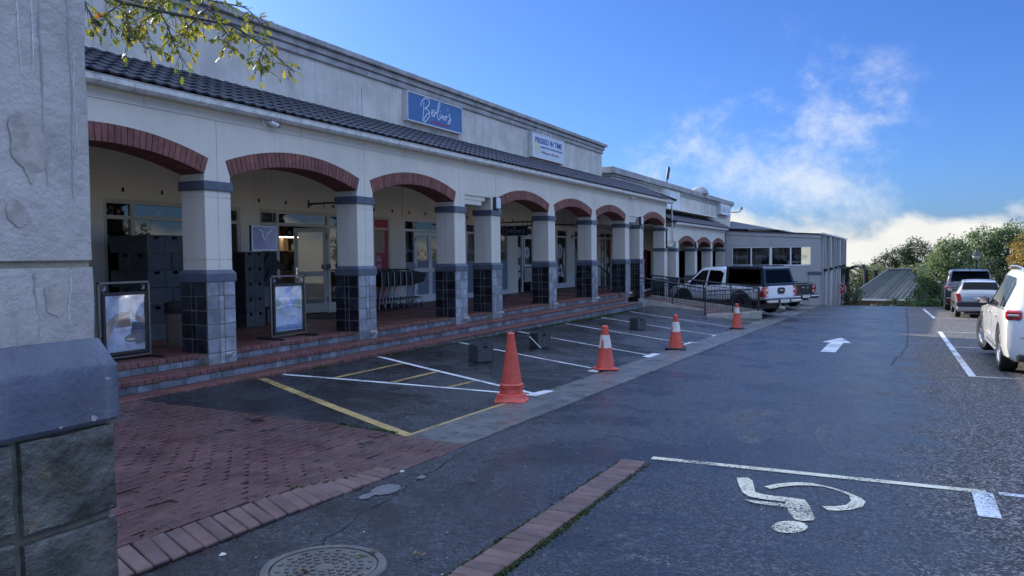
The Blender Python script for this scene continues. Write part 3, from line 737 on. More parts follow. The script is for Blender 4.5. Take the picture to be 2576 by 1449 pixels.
pieces.sort(key=lambda p: abs(p[0]-4.2))
rowlen = 1.69/6
for k, (y, r_) in enumerate(pieces):
    d = r_*rowlen-.02; loc = (-8.64-d*math.cos(RA)*.90, y, 2.282+d*math.sin(RA)+rnd.uniform(-.002, .002)); rot = (0, RA, 0)
    if k < 298: obj('roof_tile', roofm, ROOF, roof, loc, rot)
    else: far.ext(tb, Matrix.Translation(loc) @ Matrix.Rotation(RA, 4, 'Y'))
tag(obj('roof_tiles_beyond', far, ROOF, roof, smooth=50), kind='stuff')
obj('verge', B().prism([(-8.50, 2.22), (-10.1, 2.88), (-10.1, 2.97), (-8.46, 2.31)], 1, 32.2, 32.32), ROOF, roof)
def gutter(root, y0, y1, zoff=0.0, x=FX):
    g = thing_part('gutter', root)
    pr = [(x+.01, 2.235), (x+.01, 2.15), (x+.06, 2.125), (x+.15, 2.13), (x+.185, 2.165), (x+.19, 2.225), (x+.205, 2.245), (x+.19, 2.247), (x+.175, 2.232), (x+.165, 2.17), (x+.07, 2.145), (x+.03, 2.16), (x+.03, 2.235)]
    b = B(); b.prism([(u, v_+zoff) for u, v_ in pr], 1, y0, y1); obj('trough', b, GUT, g)
    y = y0+.8
    while y < y1: q = B(); q.prism([(u+(.004 if u > x+.05 else 0), v_+zoff-.003) for u, v_ in pr[:7]]+[(x+.03, 2.2+zoff)], 1, y, y+.03); obj('clip', q, GUT, g); y += 2.4
gutter(bld, 1.0, 32.35)

# parapet with stepped cornice
PX = -10.1
par = thing_part('parapet', bld)
obj('parapet_wall', B().box(PX-.3, PX, -3, 27.6, 2.6, 3.80), PARAP, par)
for x1, z0, z1, e in ((PX+.05, 3.80, 3.93, 27.66), (PX+.09, 3.931, 4.055, 27.72), (PX+.16, 4.056, 4.17, 27.82)):
    y = -3.0
    while y < e-.1:
        y1 = min(y+4.1, e); q = B(); q.cbox(PX-.35, x1, y, y1-.003, z0+.001, z1, .014); obj('cornice_block', q, CORN, par); y = y1
obj('body', B().box(-24, PX-.36, -3, 27.5, 2.09, 3.72).box(-24, -17.25, -3, 27.5, -2.2, 2.085), PARAP, bld)
obj('flashing', B().prism([(PX+.0, 2.90), (PX+.09, 2.885), (PX+.09, 2.90), (PX+.002, 2.97)], 1, -3, 27.6), PARAP, par)
obj('crack_joint', B().box(PX, PX+.003, 13.1, 13.108, 2.95, 3.55), DGROUT, par)

# ceiling and back wall of the arcade with its shopfront openings
BX = -12.5
obj('ceiling', B().box(-12.6, FX-CW, .5, 44, 2.02, 2.08), WALL2, bld)
OPEN = [(4.6, 8.2), (8.86, 12.0), (12.54, 15.95), (16.62, 17.36), (18.03, 20.9), (21.5, 24.5), (25.2, 28.0), (28.85, 29.95), (30.7, 31.3), (33.9, 35.5)]
bw = B(); y = .5
for a, c in OPEN:
    bw.box(BX-.25, BX, y, a, -2.3, 1.09); y = c
bw.box(BX-.25, BX, y, 46, -2.3, 1.09); bw.box(BX-.25, BX, .5, 46, 1.09, 2.05)
obj('back_wall', bw, WALL2, bld)
lb = B(); y = .5
for a, c in ((.5, 11.76), (12.41, 17.75), (17.95, 21.2), (21.6, 24.8), (25.2, 30.1)): lb.box(BX, BX+.018, a, c, 1.12, 1.98)
obj('wall_plaster_band', lb, WALL2, bld)
hk = B()
for k in range(26): hk.box(BX+.019, BX+.05, 8.4+k*.82, 8.425+k*.82, 1.22, 1.30)
obj('wall_hooks', hk, BLACK, bld)
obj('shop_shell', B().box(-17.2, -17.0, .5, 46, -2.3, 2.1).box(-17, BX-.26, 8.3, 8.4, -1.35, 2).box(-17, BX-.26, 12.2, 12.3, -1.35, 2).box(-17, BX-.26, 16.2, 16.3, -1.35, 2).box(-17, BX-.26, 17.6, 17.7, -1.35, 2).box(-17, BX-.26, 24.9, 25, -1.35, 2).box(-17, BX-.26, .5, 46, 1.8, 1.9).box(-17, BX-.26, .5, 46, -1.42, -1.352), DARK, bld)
def shopfront(name, y0, y1, mull, transom=True, base=-1.35, lower=None, depth=.09, mat=CREAM, ztop=1.09):
    """frame with mullions (list of (ya, yb)), transom bar at .73-.80, a pane in every bay"""
    p = thing_part(name, bld); x0, x1 = BX-.10, BX-.01
    f = B(); f.cbox(x0, x1, y0, y0+.07, base, ztop, .004); f.cbox(x0, x1, y1-.07, y1, base, ztop, .004); f.cbox(x0, x1, y0+.07, y1-.07, ztop-.08, ztop, .004)
    for a, c in mull: f.cbox(x0, x1, a, c, base, ztop-.08, .004)
    edges = [y0+.07]+[v for m_ in mull for v in m_]+[y1-.07]
    bays_ = list(zip(edges[::2], edges[1::2]))
    if transom:
        for a, c in bays_: f.cbox(x0, x1-.002, a, c, .73, .80, .004)
    obj('frame', f, mat, p)
    for k, (a, c) in enumerate(bays_):
        if transom: obj('pane', B().box(x0+.045, x0+.053, a, c, .80, ztop-.08), GLASS, p)
    return p, bays_
def pane(p, a, c, z0, z1, mat=GLASS, x=BX-.055, nm='pane'): return obj(nm, B().box(x, x+.008, a, c, z0, z1), mat, p)
s0, bb_ = shopfront('shopfront', 4.6, 8.2, [(6.3, 6.38)])
for a, c in bb_: pane(s0, a, c, -1.2, .73)
# shop with product shelves
s1, bb_ = shopfront('shopfront', 8.86, 12.0, [(9.41, 9.49), (10.9, 10.97)])
for a, c in bb_: pane(s1, a, c, -1.2, .73)
# shop with the open door
s2, bb_ = shopfront('shopfront', 12.54, 15.95, [(13.07, 13.15), (14.79, 14.88)])
pane(s2, bb_[0][0], bb_[0][1], -1.2, .73); pane(s2, bb_[2][0], bb_[2][1], -1.25, .73)
obj('kick_panel', B().cbox(BX-.08, BX-.02, bb_[2][0], bb_[2][1], -1.35, -1.1, .004), CREAM, s2)
obj('kick_panel', B().cbox(BX-.08, BX-.02, bb_[0][0], bb_[0][1], -1.35, -1.1, .004), CREAM, s2)
def door(parent, hinge_y, wid, sgn, ang, mat=CREAM, x=BX-.02, base=-1.33, h=2.05, handle=True, frost=False, gm=None):
    """leaf hinged at hinge_y, extends along sgn*Y, swung outwards by ang"""
    d = bpy.data.objects.new('door', None); C.objects.link(d); d.parent = parent; d.location = Vector((x, hinge_y, base)); d.rotation_euler = (0, 0, ang); d.empty_display_size = .1
    def yy(a, c): return (min(a*sgn, c*sgn), max(a*sgn, c*sgn))
    f = B()
    for a, c, z0, z1 in ((0, .09, 0, h), (wid-.09, wid, 0, h), (.09, wid-.09, 0, .22), (.09, wid-.09, h-.1, h), (.09, wid-.09, .88, 1.0)):
        q = yy(a, c); f.cbox(-.025, .025, q[0], q[1], z0, z1, .003)
    obj('leaf_frame', f, mat, d)
    q = yy(.09, wid-.09); obj('glass_pane', B().box(-.004, .004, q[0], q[1], .22, .88), FROST if frost else GLASS, d); obj('glass_pane', B().box(-.004, .004, q[0], q[1], 1.0 if not frost else 1.22, h-.1), gm or GLASS, d)
    if frost: obj('glass_pane', B().box(-.004, .004, q[0], q[1], 1.0, 1.22), FROST, d)
    if handle:
        q = yy(wid-.065, wid-.03); b = B(); b.cbox(.025, .035, q[0], q[1], .86, 1.1, .003); yq = (q[0]+q[1])/2; b.tube([(.03, yq, 1.02), (.075, yq, 1.02), (.075, yq-sgn*.11, 1.02)], .009, 8); obj('handle', b, CHROME, d)
    for hz in (.25, 1.0, 1.78): q = yy(-.012, .012); obj('hinge', B().box(.02, .04, q[0], q[1], hz, hz+.13), BLACK, d)
    return d
door(s2, 14.76, .78, -1, R(-38), M('brown_shaded_frame', (.50, .47, .38), .5, .05, 2))
b = B(); b.lathe([(0, 0), (.075, 0), (.075, .006), (0, .006)], 16); obj('round_sticker', b, M('navy_sticker', (.02, .04, .09), .4, 0), s2, (BX+.15, 14.6, -.22), (R(90), 0, R(60)))
# pink panelled shopfront
PINK = M('pink_red_panel', (.42, .035, .065), .5, .08, 3)
s3, bb_ = shopfront('shopfront', 16.62, 17.36, [], transom=True)
pane(s3, bb_[0][0], bb_[0][1], -1.33, .73, PINK); pane(s3, bb_[0][0], bb_[0][1], .80, 1.01, PINK, BX-.05)
obj('paper_sheet', B().box(BX-.046, BX-.043, 16.72, 17.16, .12, .72), M('brown_paper', (.40, .31, .21), .8, .1, 5), s3)
obj('notice', B().box(BX-.046, BX-.043, 16.72, 17.02, -.62, .08), M('pink_notice', (.50, .09, .12), .5, .05, 5), s3)
for zz, tt, hh in ((.0, 'OUR', .05), (-.08, 'STORE', .075), (-.24, '2005', .075), (-.38, '1811', .075), (-.50, 'HOURS', .05)): text('lettering', tt, .1, WHITE, s3, (BX-.041, 16.87, zz), width=.22 if len(tt) > 3 else .14, height=hh)
# pizza shop: glazed double door and side lights, lower halves frosted
s4, bb_ = shopfront('shopfront', 18.03, 20.9, [(18.54, 18.6), (20.2, 20.27)], mat=WHITE)
pane(s4, bb_[0][0], bb_[0][1], -.15, .73); pane(s4, bb_[0][0], bb_[0][1], -1.3, -.15, FROST); pane(s4, bb_[2][0], bb_[2][1], -.15, .73); pane(s4, bb_[2][0], bb_[2][1], -1.3, -.15, FROST)
d1 = door(s4, 18.6, .79, 1, 0, WHITE, BX-.04, frost=True); d2 = door(s4, 20.19, .79, -1, 0, WHITE, BX-.04, frost=True, handle=False)
s5, bb_ = shopfront('shopfront', 21.5, 24.5, [(22.1, 22.17), (23.7, 23.77)], mat=WHITE)
for a, c in bb_: pane(s5, a, c, -.15, .73); pane(s5, a, c, -1.25, -.15, FROST)
obj('sill', B().box(BX-.1, BX, 21.57, 24.43, -1.35, -1.2), WHITE, s5)
# laundry
s6, bb_ = shopfront('shopfront', 25.2, 28.0, [(25.62, 25.7), (26.5, 26.58)], mat=WHITE)
for a, c in bb_: pane(s6, a, c, -1.2, .73)
s7, bb_ = shopfront('shopfront', 28.85, 29.95, [], mat=WHITE); pane(s7, bb_[0][0], bb_[0][1], -1.15, .73)
obj('kick_panel', B().box(BX-.08, BX-.02, 28.92, 29.88, -1.35, -1.15), WHITE, s7)
fr = B(); fr.cbox(BX-.02, BX+.03, 25.72, 26.5, .62, .72, .004); fr.cbox(BX-.02, BX+.03, 25.72, 26.5, -.42, -.32, .004); fr.cbox(BX-.02, BX+.03, 25.72, 25.8, -.32, .62, .004); fr.cbox(BX-.02, BX+.03, 26.42, 26.5, -.32, .62, .004); obj('open_window_sash', fr, WHITE, s6)
gt = B()
for k in range(8): gt.cbox(BX-.01, BX+.02, 25.78+k*.09, 25.84+k*.09, -.95, -.46, .003)
gt.box(BX-.005, BX+.015, 25.72, 26.5, -.52, -.46).box(BX-.005, BX+.015, 25.72, 26.5, -.98, -.93); obj('slatted_gate', gt, CREAM, s6)
def disc(parent, y, z, ry, rz_, mat=WHITE, nm='round_sticker', x=BX-.044):
    b = B(); n = 20; b.quad(*[(x, y+ry*math.cos(6.2832*k/n), z+rz_*math.sin(6.2832*k/n)) for k in range(n)]); return obj(nm, b, mat, parent)
STK = M('white_vinyl', (.62, .63, .64), .5, 0)
TXTD = M('grey_vinyl_text', (.16, .18, .24), .5, 0)
disc(s6, 25.42, .12, .17, .20, STK); disc(s6, 26.12, .12, .22, .22, STK); text('lettering', 'PRESSED\nIN TIME', .1, TXTD, s6, (BX-.040, 26.12, .12), width=.3, height=.14)
disc(s7, 29.2, .17, .30, .30, STK); text('lettering', 'Laundry\nDry-Cleaning\nAlterations\nand more', .1, TXTD, s7, (BX-.040, 29.2, .17), width=.42, height=.36)
for p_, y, z, r_ in ((s6, 25.4, -.45, .11), (s6, 25.45, -.7, .1), (s6, 25.36, -.82, .05), (s7, 29.05, -.5, .1), (s7, 29.35, -.48, .12), (s7, 29.5, -.62, .06), (s7, 29.42, -.78, .13), (s7, 29.2, -.72, .07), (s7, 29.62, -.85, .07), (s7, 29.08, -.78, .09)): disc(p_, y, z, r_, r_, STK)
s8, bb_ = shopfront('shopfront', 30.7, 31.3, [], mat=WHITE); pane(s8, bb_[0][0], bb_[0][1], -1.3, .73)
s9, bb_ = shopfront('shopfront', 33.9, 35.5, [(34.6, 34.7)], mat=WHITE, base=-1.9)
for a, c in bb_: pane(s9, a, c, -1.8, .73)
for k, (y, z) in enumerate(((34.2, .35), (34.25, -.1), (34.95, .2), (34.9, -.4), (34.2, -.7), (35.1, -.9))): obj('notice', B().box(BX-.045, BX-.042, y, y+.22, z, z+.3), (STK, PINK)[k % 4 == 2], s9)
# goods inside the two nearest shops
WOODS = M('shelf_wood', (.30, .22, .14), .6, .15, 4)
LAMPM = M('shelf_light', (.9, .85, .75), .5, 0, emit=(1, .86, .68, 5.0))
sh = thing('shop_shelves', 'pale wooden display shelves inside the shop with the open door', 'shelves', (-14.6, 14.2, FLOOR), world=True)
for z in (-.35, .18, .58): obj('shelf_board', B().cbox(-14.9, -14.5, 12.7, 16, z-.02, z+.015, .004), WOODS, sh)
obj('back_panel', B().box(-14.95, -14.91, 12.7, 16, -1.35, 1.1), WOODS, sh)
for y in (12.75, 14.1, 15.4): obj('upright', B().box(-14.9, -14.5, y-.015, y+.015, -1.35, 1.0), WOODS, sh)
fl = B()
for k in range(64): fl.box(-14.50, -14.47, 12.75+k*.05, 12.785+k*.05, -1.3, -.38)
obj('fluted_front', fl, WOODS, sh)
obj('light_strip', B().box(-14.56, -14.5, 12.8, 14.08, .545, .565).box(-14.56, -14.5, 14.13, 15.95, .545, .565), LAMPM, sh)
sh2 = thing('shop_shelves', 'display shelf across the window above the tall crate stack', 'shelves', (-13.3, 10.4, FLOOR), world=True)
for z in (.30, .83): obj('shelf_board', B().cbox(-13.5, -13.05, 8.95, 11.95, z-.02, z+.012, .004), WOODS, sh2)
for y in (9.0, 10.4, 11.9): obj('upright', B().box(-13.5, -13.05, y-.015, y+.015, -1.35, 1.05), WOODS, sh2)
gcols = [('red', (.30, .04, .05)), ('blue', (.04, .09, .20)), ('white', (.62, .62, .60)), ('teal', (.05, .18, .20)), ('yellow', (.45, .32, .05)), ('cream', (.5, .45, .33)), ('lilac', (.35, .33, .52)), ('green', (.12, .22, .10))]
gm_ = {n: M('pack_'+n, c, .45, .05, 10) for n, c in gcols}
USED = set()
def good(kind, cn, x, y, z, lab, grp):
    b = B(); mt = gm_[cn]
    if lab in USED: return
    USED.add(lab)
    if kind == 'box':
        t = thing('carton', lab, 'carton', (x, y, z), rnd.uniform(-.2, .2), grp); h = rnd.uniform(.12, .19); w_ = rnd.uniform(.05, .08)
        b.cbox(-.03, .03, -w_, w_, 0, h, .003); obj('box', b, mt, t); obj('label_panel', B().box(.0302, .0312, -w_*.7, w_*.7, h*.3, h*.75), gm_['white' if cn != 'white' else 'blue'], t)
    else:
        t = thing('jar', lab, 'jar', (x, y, z), 0, grp); h = rnd.uniform(.1, .14); r_ = rnd.uniform(.04, .055)
        b.lathe([(0, 0), (r_, 0), (r_, h*.85), (r_*.85, h*.9), (0, h*.9)], 14); obj('body', b, mt, t, smooth=40); b = B(); b.lathe([(0, h*.9), (r_*.9, h*.9), (r_*.9, h), (0, h)], 14); obj('lid', b, gm_['white' if cn != 'white' else 'lilac'], t, smooth=40)
for z, wh in ((.845, 'top'), (.315, 'lower')):
    y = 9.08; k = 0
    while y < 11.8:
        if abs(y-10.4) > .06 and rnd.random() < .85:
            cn = gcols[rnd.randrange(8)][0]; kd = 'box' if (wh == 'top' or rnd.random() < .4) else 'jar'
            good(kd, cn, -13.25+rnd.uniform(-.08, .1), y, z, '%s %s on the %s shelf of the window above the tall crates' % (cn, 'carton' if kd == 'box' else 'lidded jar', wh), 'goods in the near shop window')
        y += rnd.uniform(.14, .2); k += 1
for z, wh in ((.195, 'middle'), (.595, 'top'), (-.335, 'bottom')):
    y = 12.9
    while y < 15.9:
        if min(abs(y-14.1), abs(y-15.4)) > .08 and rnd.random() < .75:
            cn = gcols[rnd.randrange(8)][0]; kd = rnd.choice(('box', 'jar'))
            good(kd, cn, -14.68+rnd.uniform(-.06, .08), y, z, '%s %s on the %s shelf seen through the open shop door' % (cn, 'carton' if kd == 'box' else 'lidded jar', wh), 'goods on the inner shelves')
        y += rnd.uniform(.15, .26)
# warm spots over the lit shelves: the light strips themselves are the lamps

# ------------------------------------------------------------------ signs and fittings on the facade
SIGNB = M('sign_blue', (.06, .145, .33), .35, .06, 2)
SIGNW = M('sign_letter_white', (.74, .77, .80), .4, 0)
SIGNR = M('sign_red_text', (.55, .06, .07), .45, 0)
BOXW = M('sign_box_white', (.60, .60, .57), .45, .06, 6, stain=(.3, .3, .27), stain_amt=.3)
STROKES = [
 [(14.928,3.539),(14.92,3.402),(14.905,3.269),(14.878,3.16),(14.866,3.101)],
 [(14.806,3.409),(14.804,3.452),(14.841,3.519),(14.914,3.588),(15.003,3.626),(15.091,3.628),(15.156,3.6),(15.162,3.548),(15.128,3.489),(15.046,3.427),(14.964,3.385),(15.044,3.388),(15.125,3.357),(15.156,3.317),(15.163,3.257),(15.104,3.186),(15.021,3.12),(14.94,3.082),(14.905,3.103),(14.942,3.161),(15.024,3.244),(15.107,3.301),(15.189,3.317)],
 [(15.255,3.324),(15.313,3.351),(15.323,3.398),(15.298,3.407),(15.264,3.379),(15.254,3.315),(15.278,3.27),(15.319,3.277),(15.371,3.325)],
 [(15.398,3.432),(15.392,3.364),(15.372,3.24),(15.383,3.309),(15.422,3.36),(15.464,3.376),(15.455,3.356)],
 [(15.488,3.344),(15.55,3.443),(15.613,3.562),(15.623,3.613),(15.597,3.623),(15.554,3.579),(15.517,3.456),(15.496,3.327),(15.52,3.25),(15.561,3.22),(15.604,3.245)],
 [(15.625,3.365),(15.614,3.291),(15.631,3.267),(15.674,3.301)], [(15.635,3.439),(15.631,3.411)],
 [(15.711,3.379),(15.713,3.316),(15.708,3.26),(15.735,3.319),(15.77,3.343),(15.787,3.318),(15.791,3.282),(15.82,3.25)],
 [(15.884,3.365),(15.849,3.337),(15.821,3.287),(15.846,3.254),(15.882,3.269),(15.901,3.317),(15.893,3.357),(15.927,3.34),(15.963,3.354)],
 [(15.98,3.541),(15.967,3.493)],
 [(16.08,3.414),(16.035,3.407),(16.017,3.372),(16.06,3.342),(16.104,3.312),(16.085,3.272),(16.061,3.222),(16.012,3.191),(15.977,3.205),(15.996,3.244),(16.059,3.286),(16.104,3.312)]]
def script_text(parent, name, mat, yc, zc, wid, facing='x', x=0.0, rad=.011):
    """hand-lettered shop name built from the strokes; width wid, centred on yc, zc"""
    k = wid/1.30; b = B()
    for st_ in STROKES:
        P = [Vector((0, (a-15.455)*k, (z-3.355)*k)) for a, z in st_]
        # smooth the polyline
        S = []
        for i in range(len(P)-1):
            p0, p1, p2, p3 = P[max(i-1, 0)], P[i], P[i+1], P[min(i+2, len(P)-1)]
            for q in range(4):
                t = q/4; S.append(.5*((2*p1)+(p2-p0)*t+(2*p0-5*p1+4*p2-p3)*t*t+(3*p1-p0-3*p2+p3)*t**3))
        S.append(P[-1])
        b.tube(S, rad*k, 6)
    b.v = [(v[0]*.25, v[1], v[2]) for v in b.v]
    return obj(name, b, mat, parent, (x, yc, zc))
def sign_box(name, label, y0, y1, z0, z1, x0, x1, face):
    t = thing(name, label, 'sign', (x0, (y0+y1)/2, z0), world=True)
    obj('case', B().cbox(x0, x1-.012, y0, y1, z0, z1, .006), BOXW, t)
    f = B(); e = .03
    f.cbox(x1-.012, x1+.006, y0, y1, z1-e, z1, .003).cbox(x1-.012, x1+.006, y0, y1, z0, z0+e, .003).cbox(x1-.012, x1+.006, y0, y0+e, z0+e, z1-e, .003).cbox(x1-.012, x1+.006, y1-e, y1, z0+e, z1-e, .003); obj('rim', f, BOXW, t)
    obj('face', B().box(x1-.0115, x1-.004, y0+e, y1-e, z0+e, z1-e), face, t); return t
sg = sign_box('shop_sign', 'blue lightbox sign with white handwritten lettering on the grey parapet', 14.59, 17.04, 3.09, 3.765, PX+.002, -9.974, SIGNB)
script_text(sg, 'lettering', SIGNW, 15.81, 3.432, 1.33, x=-9.976)
text('small_lettering', 'WOODFIRED PIZZA', .1, SIGNR, sg, (-9.974, 15.96, 3.197), width=.86, height=.05)
SW = M('sign_pale_face', (.58, .64, .70), .4, .05, 2)
sg = sign_box('shop_sign', 'white lightbox sign with blue laundry lettering near the end of the parapet', 21.17, 23.65, 2.992, 3.76, PX+.002, -9.96, SW)
NAVY = M('sign_navy_text', (.06, .09, .34), .4, 0); MAR = M('sign_maroon_text', (.30, .10, .16), .4, 0); YEL = M('sign_pale_yellow', (.60, .62, .40), .5, .05, 8)
text('lettering', 'PRESSED IN TIME', .2, NAVY, sg, (-9.959, 22.41, 3.545), width=2.07, height=.17, bold=.004)
text('small_lettering', 'LAUNDRY DRY CLEANING AND MORE', .1, NAVY, sg, (-9.959, 22.62, 3.36), width=1.72, height=.056)
text('small_lettering', 'Making your life easier', .1, MAR, sg, (-9.959, 22.52, 3.20), width=1.37, height=.10, shear=.35)
b = B(); n = 18; b.quad(*[(-9.962, 21.47+.17*math.cos(6.283*k/n), 3.36+.17*math.sin(6.283*k/n)) for k in range(n)]); b.quad((-9.962, 21.42, 3.19), (-9.962, 21.52, 3.19), (-9.962, 21.5, 3.05), (-9.962, 21.44, 3.05)); b.quad((-9.9615, 21.6, 3.21), (-9.9615, 21.72, 3.38), (-9.9615, 21.72, 3.15)); obj('clothes_peg_logo', b, YEL, sg)
# bullet cameras
def cctv(label, x, y, z, rz, tilt=.2):
    t = thing('security_camera', label, 'camera', (x, y, z), rz, 'bullet cameras under the eaves')
    b = B(); b.lathe([(0, 0), (.06, 0), (.06, .02), (.045, .03), (0, .03)], 18); obj('mount', b, WHITE, t, (0, 0, 0), (0, R(90), 0), smooth=40)
    b = B(); b.tube([(.02, 0, 0), (.07, 0, .0), (.10, .04, .0)], .018, 10); obj('arm', b, WHITE, t, smooth=40)
    q = B(); q.lathe([(0, 0), (.036, 0), (.04, .02), (.04, .16), (0, .16)], 18); o = obj('housing', q, WHITE, t, (.10, .03, .0), (R(-90)+tilt*-1, 0, 0), smooth=40)
    q = B(); q.lathe([(0, .161), (.036, .161), (.036, .185), (0, .185)], 18); obj('lens_hood', q, BLACK, o, smooth=40)
cctv('white bullet camera under the gutter above the second arch', FX, 8.97, 2.10, 0); cctv('white bullet camera near the far end of the main arcade eaves', FX, 26.9, 2.08, 0)
# bulkhead wall lamps
def bulkhead(label, x, y, z):
    t = thing('wall_lamp', label, 'lamp', (x, y, z), 0, 'bulkhead lamps on the facade')
    obj('back_box', B().cbox(0, .06, -.13, .13, -.16, .16, .02), BLACK, t); obj('diffuser', B().cbox(.06, .11, -.105, .105, -.135, .135, .025), M('opal_diffuser', (.62, .66, .68), .35, .03, 9), t)
bulkhead('black framed bulkhead lamp beside the first flat lintel bay', FX, 16.56, 1.27); bulkhead('black framed bulkhead lamp beside the second flat lintel bay', FX, 28.2, 1.27)
# iron sign brackets inside the arcade
def bracket(label, y, z, ln, board=False, x=BX, finial=True):
    t = thing('sign_bracket', label, 'bracket', (x, y, z), world=True)
    obj('wall_plate', B().cbox(x, x+.02, y-.03, y+.03, z-.1, z+.1, .003), BLACK, t)
    b = B(); b.tube([(x+.02, y, z), (x+ln, y, z)], .022, 8); obj('bar', b, BLACK, t)
    if finial: b = B(); b.lathe([(.0, 0), (.022, 0), (.03, .03), (.012, .05), (.035, .09), (.0, .16)], 8); obj('finial', b, BLACK, t, (x+ln, y, z), (0, R(90), 0))
    h = B()
    for k in (.3, .85): h.tube([(x+ln*k, y, z-.02), (x+ln*k, y, z-.12)], .007, 6)
    obj('hook', h, BLACK, t); return t
bracket('black iron bracket bar without a board, above the open shop door', 14.1, 1.27, 1.6, finial=False)
bracket('black iron bracket carrying the dark hanging shop sign', 22.6, 1.10, 1.75)
hs_ = thing('hanging_sign', 'dark hanging sign with pale handwritten name inside the arcade', 'sign', (-11.3, 22.6, .66), world=True)
obj('board', B().cbox(-11.95, -10.82, 22.58, 22.62, .66, .98, .004), M('sign_dark_board', (.02, .025, .04), .5, .1, 5), hs_)
o = script_text(hs_, 'lettering', M('sign_grey_letter', (.34, .36, .40), .5, 0), 0, 0, .85); o.rotation_euler = (0, 0, R(-90)); o.location = Vector((-11.36, 22.575, .83))+OFF[hs_.name]
bracket('black iron bracket bar with pointed finial near the laundry window', 26.0, 1.12, 1.8); bracket('black iron bracket bar low inside the last wide arch', 30.4, .80, 1.9)
GV = M('etched_window_lettering', (.45, .47, .52), .5, 0)
for y, w_ in ((18.3, .4), (19.0, .5), (19.8, .5), (21.85, .4), (22.9, .5), (24.1, .5)):
    script_text(s4 if y < 21 else s5, 'window_lettering', GV, y, .18, w_, x=BX-.035, rad=.013)
# slanting satellite style antenna and other roof fittings
# ------------------------------------------------------------------ lower building beyond
ZO = -.85
b2 = thing('lower_arcade_building', 'lower grey-beige arcade with three brick arches beyond the steps', 'building', (-11, 38, -2.4), world=True)
COL2 = [31.53, 33.42, 36.86, 40.3, 43.73]
facade(b2, COL2, {1}, ZO, 1.3, FX, WALL)
upper_band(b2, 33.2, 44.0, ZO, FX, WALL)
for y0 in COL2: column(b2, y0, FX, zoff=ZO, tiles=(y0 < 34), tilemat=False, bottom=-1.9, sidebottom=-1.9, pipe=False)
obj('side_wall', B().box(FX-CW, FX-.02, 32.0, 33.3, .62, 1.15), WALL, b2)
gutter(b2, 33.1, 44.1, ZO)
obj('return_gutter', B().cbox(-9.3, -8.62, 32.95, 33.1, 1.28, 1.39, .01), GUT, b2)
dp = B(); dp.tube([(FX+.1, 32.35, 2.1), (FX+.08, 32.5, 1.2), (FX+.05, 32.7, .62), (FX+.05, 32.72, .5)], .032, 10); obj('down_pipe', dp, PVC, b2, smooth=60)
obj('roof_deck', B().prism([(-8.68, 1.35), (-10.15, 1.35), (-10.15, 2.02), (-8.70, 1.40)], 1, 32.4, 52), DGROUT, b2)
ft = B()
for r_ in range(6):
    d = r_*rowlen-.02
    for j in range(int((52-32.4)/TW)): ft.ext(tb, Matrix.Translation((-8.64-d*math.cos(RA)*.90, 32.4+j*TW, 1.432+d*math.sin(RA))) @ Matrix.Rotation(RA, 4, 'Y'))
tag(obj('roof_tiles', ft, ROOF, b2, smooth=50), kind='stuff')
p2 = thing_part('parapet', b2)
obj('parapet_wall', B().box(PX-.3, PX, 27.7, 52.2, 1.6, 2.95), PARAP, p2)
for x1, z0, z1, y0_, e in ((PX+.05, 2.951, 3.06, 28.6, 52.3), (PX+.09, 3.061, 3.16, 28.55, 52.4), (PX+.17, 3.161, 3.42, 28.4, 52.6)):
    y = y0_
    while y < e-.1: y1 = min(y+5.2, e); obj('cornice_block', B().cbox(PX-.35, x1, y, y1-.003, z0, z1, .02), CORN, p2); y = y1
obj('body', B().box(-24, PX-.36, 27.62, 52, 1.2, 3.2).box(-24, -17.25, 27.62, 52, -3, 1.2), PARAP, b2)
obj('floor_slab', B().box(-12.6, -8.95, 26.5, 45, -2.6, -2.0), PLAT, b2)
obj('end_wall', B().box(-12.6, -8.82, 45.2, 45.5, -3, 2.0), WALL2, b2)
obj('soffit', B().box(-12.6, FX-CW, 32.05, 45.2, 1.22, 1.30), WALL2, b2)
tag(obj('red_banner', B().cbox(-11.9, -11.5, 38.0, 38.03, -1.2, .25, .005), M('red_cloth', (.35, .03, .04), .7, .2, 6)), 'narrow red banner hanging inside the first lower arch', 'banner')
obj('dark_opening', B().box(-12.497, -12.49, 36, 37.6, -1.9, .2).box(-12.497, -12.49, 39.5, 42, -1.9, .2).box(-11.8, -9.6, 45.19, 45.198, -1.95, .2), TGLASS, b2)
obj('vent_dome', B().lathe([(0, .42), (.25, .38), (.45, .25), (.55, 0)], 18, c=(PX-.15, 44, 3.40)), CORN, b2, smooth='all')
for k, y in enumerate((34.0, 37.4, 40.8)):
    bl = B()
    for q in range(7): bl.cbox(-9.5, -9.46, y+.35+q*.12, y+.41+q*.12, -2.0, -1.25, .004)
    bl.box(-9.51, -9.45, y+.2, y+1.3, -1.28, -1.22); obj('white_balustrade', bl, CREAM, b2)
sgm = sign_box('shop_sign', 'faded white signboard partly hidden behind the end of the main roof', 35.5, 38.2, 2.2, 3.05, PX, -9.85, SW)
obj('grey_corner', B().box(-9.8535, -9.852, 35.55, 36.3, 2.5, 3.0), M('sign_grey_patch', (.42, .46, .5), .5, .1, 3), sgm)
text('lettering', 'MOKSH', .3, M('sign_faint_text', (.74, .76, .78), .5, 0), sgm, (-9.849, 37.2, 2.65), width=1.6, height=.35)
sgm = sign_box('shop_sign', 'small faded sign box with blue blotches near the far parapet corner', 48.0, 51.0, 2.42, 3.1, PX, -9.85, SW)
BL = M('sign_blotch', (.36, .42, .62), .5, .2, 4)
for y, z, r_ in ((48.7, 2.75, .22), (49.4, 2.72, .18), (50.2, 2.76, .2), (49.0, 2.62, .12), (50.5, 2.66, .12)): disc(sgm, y, z, r_, r_*.8, BL, 'print_patch', -9.852)
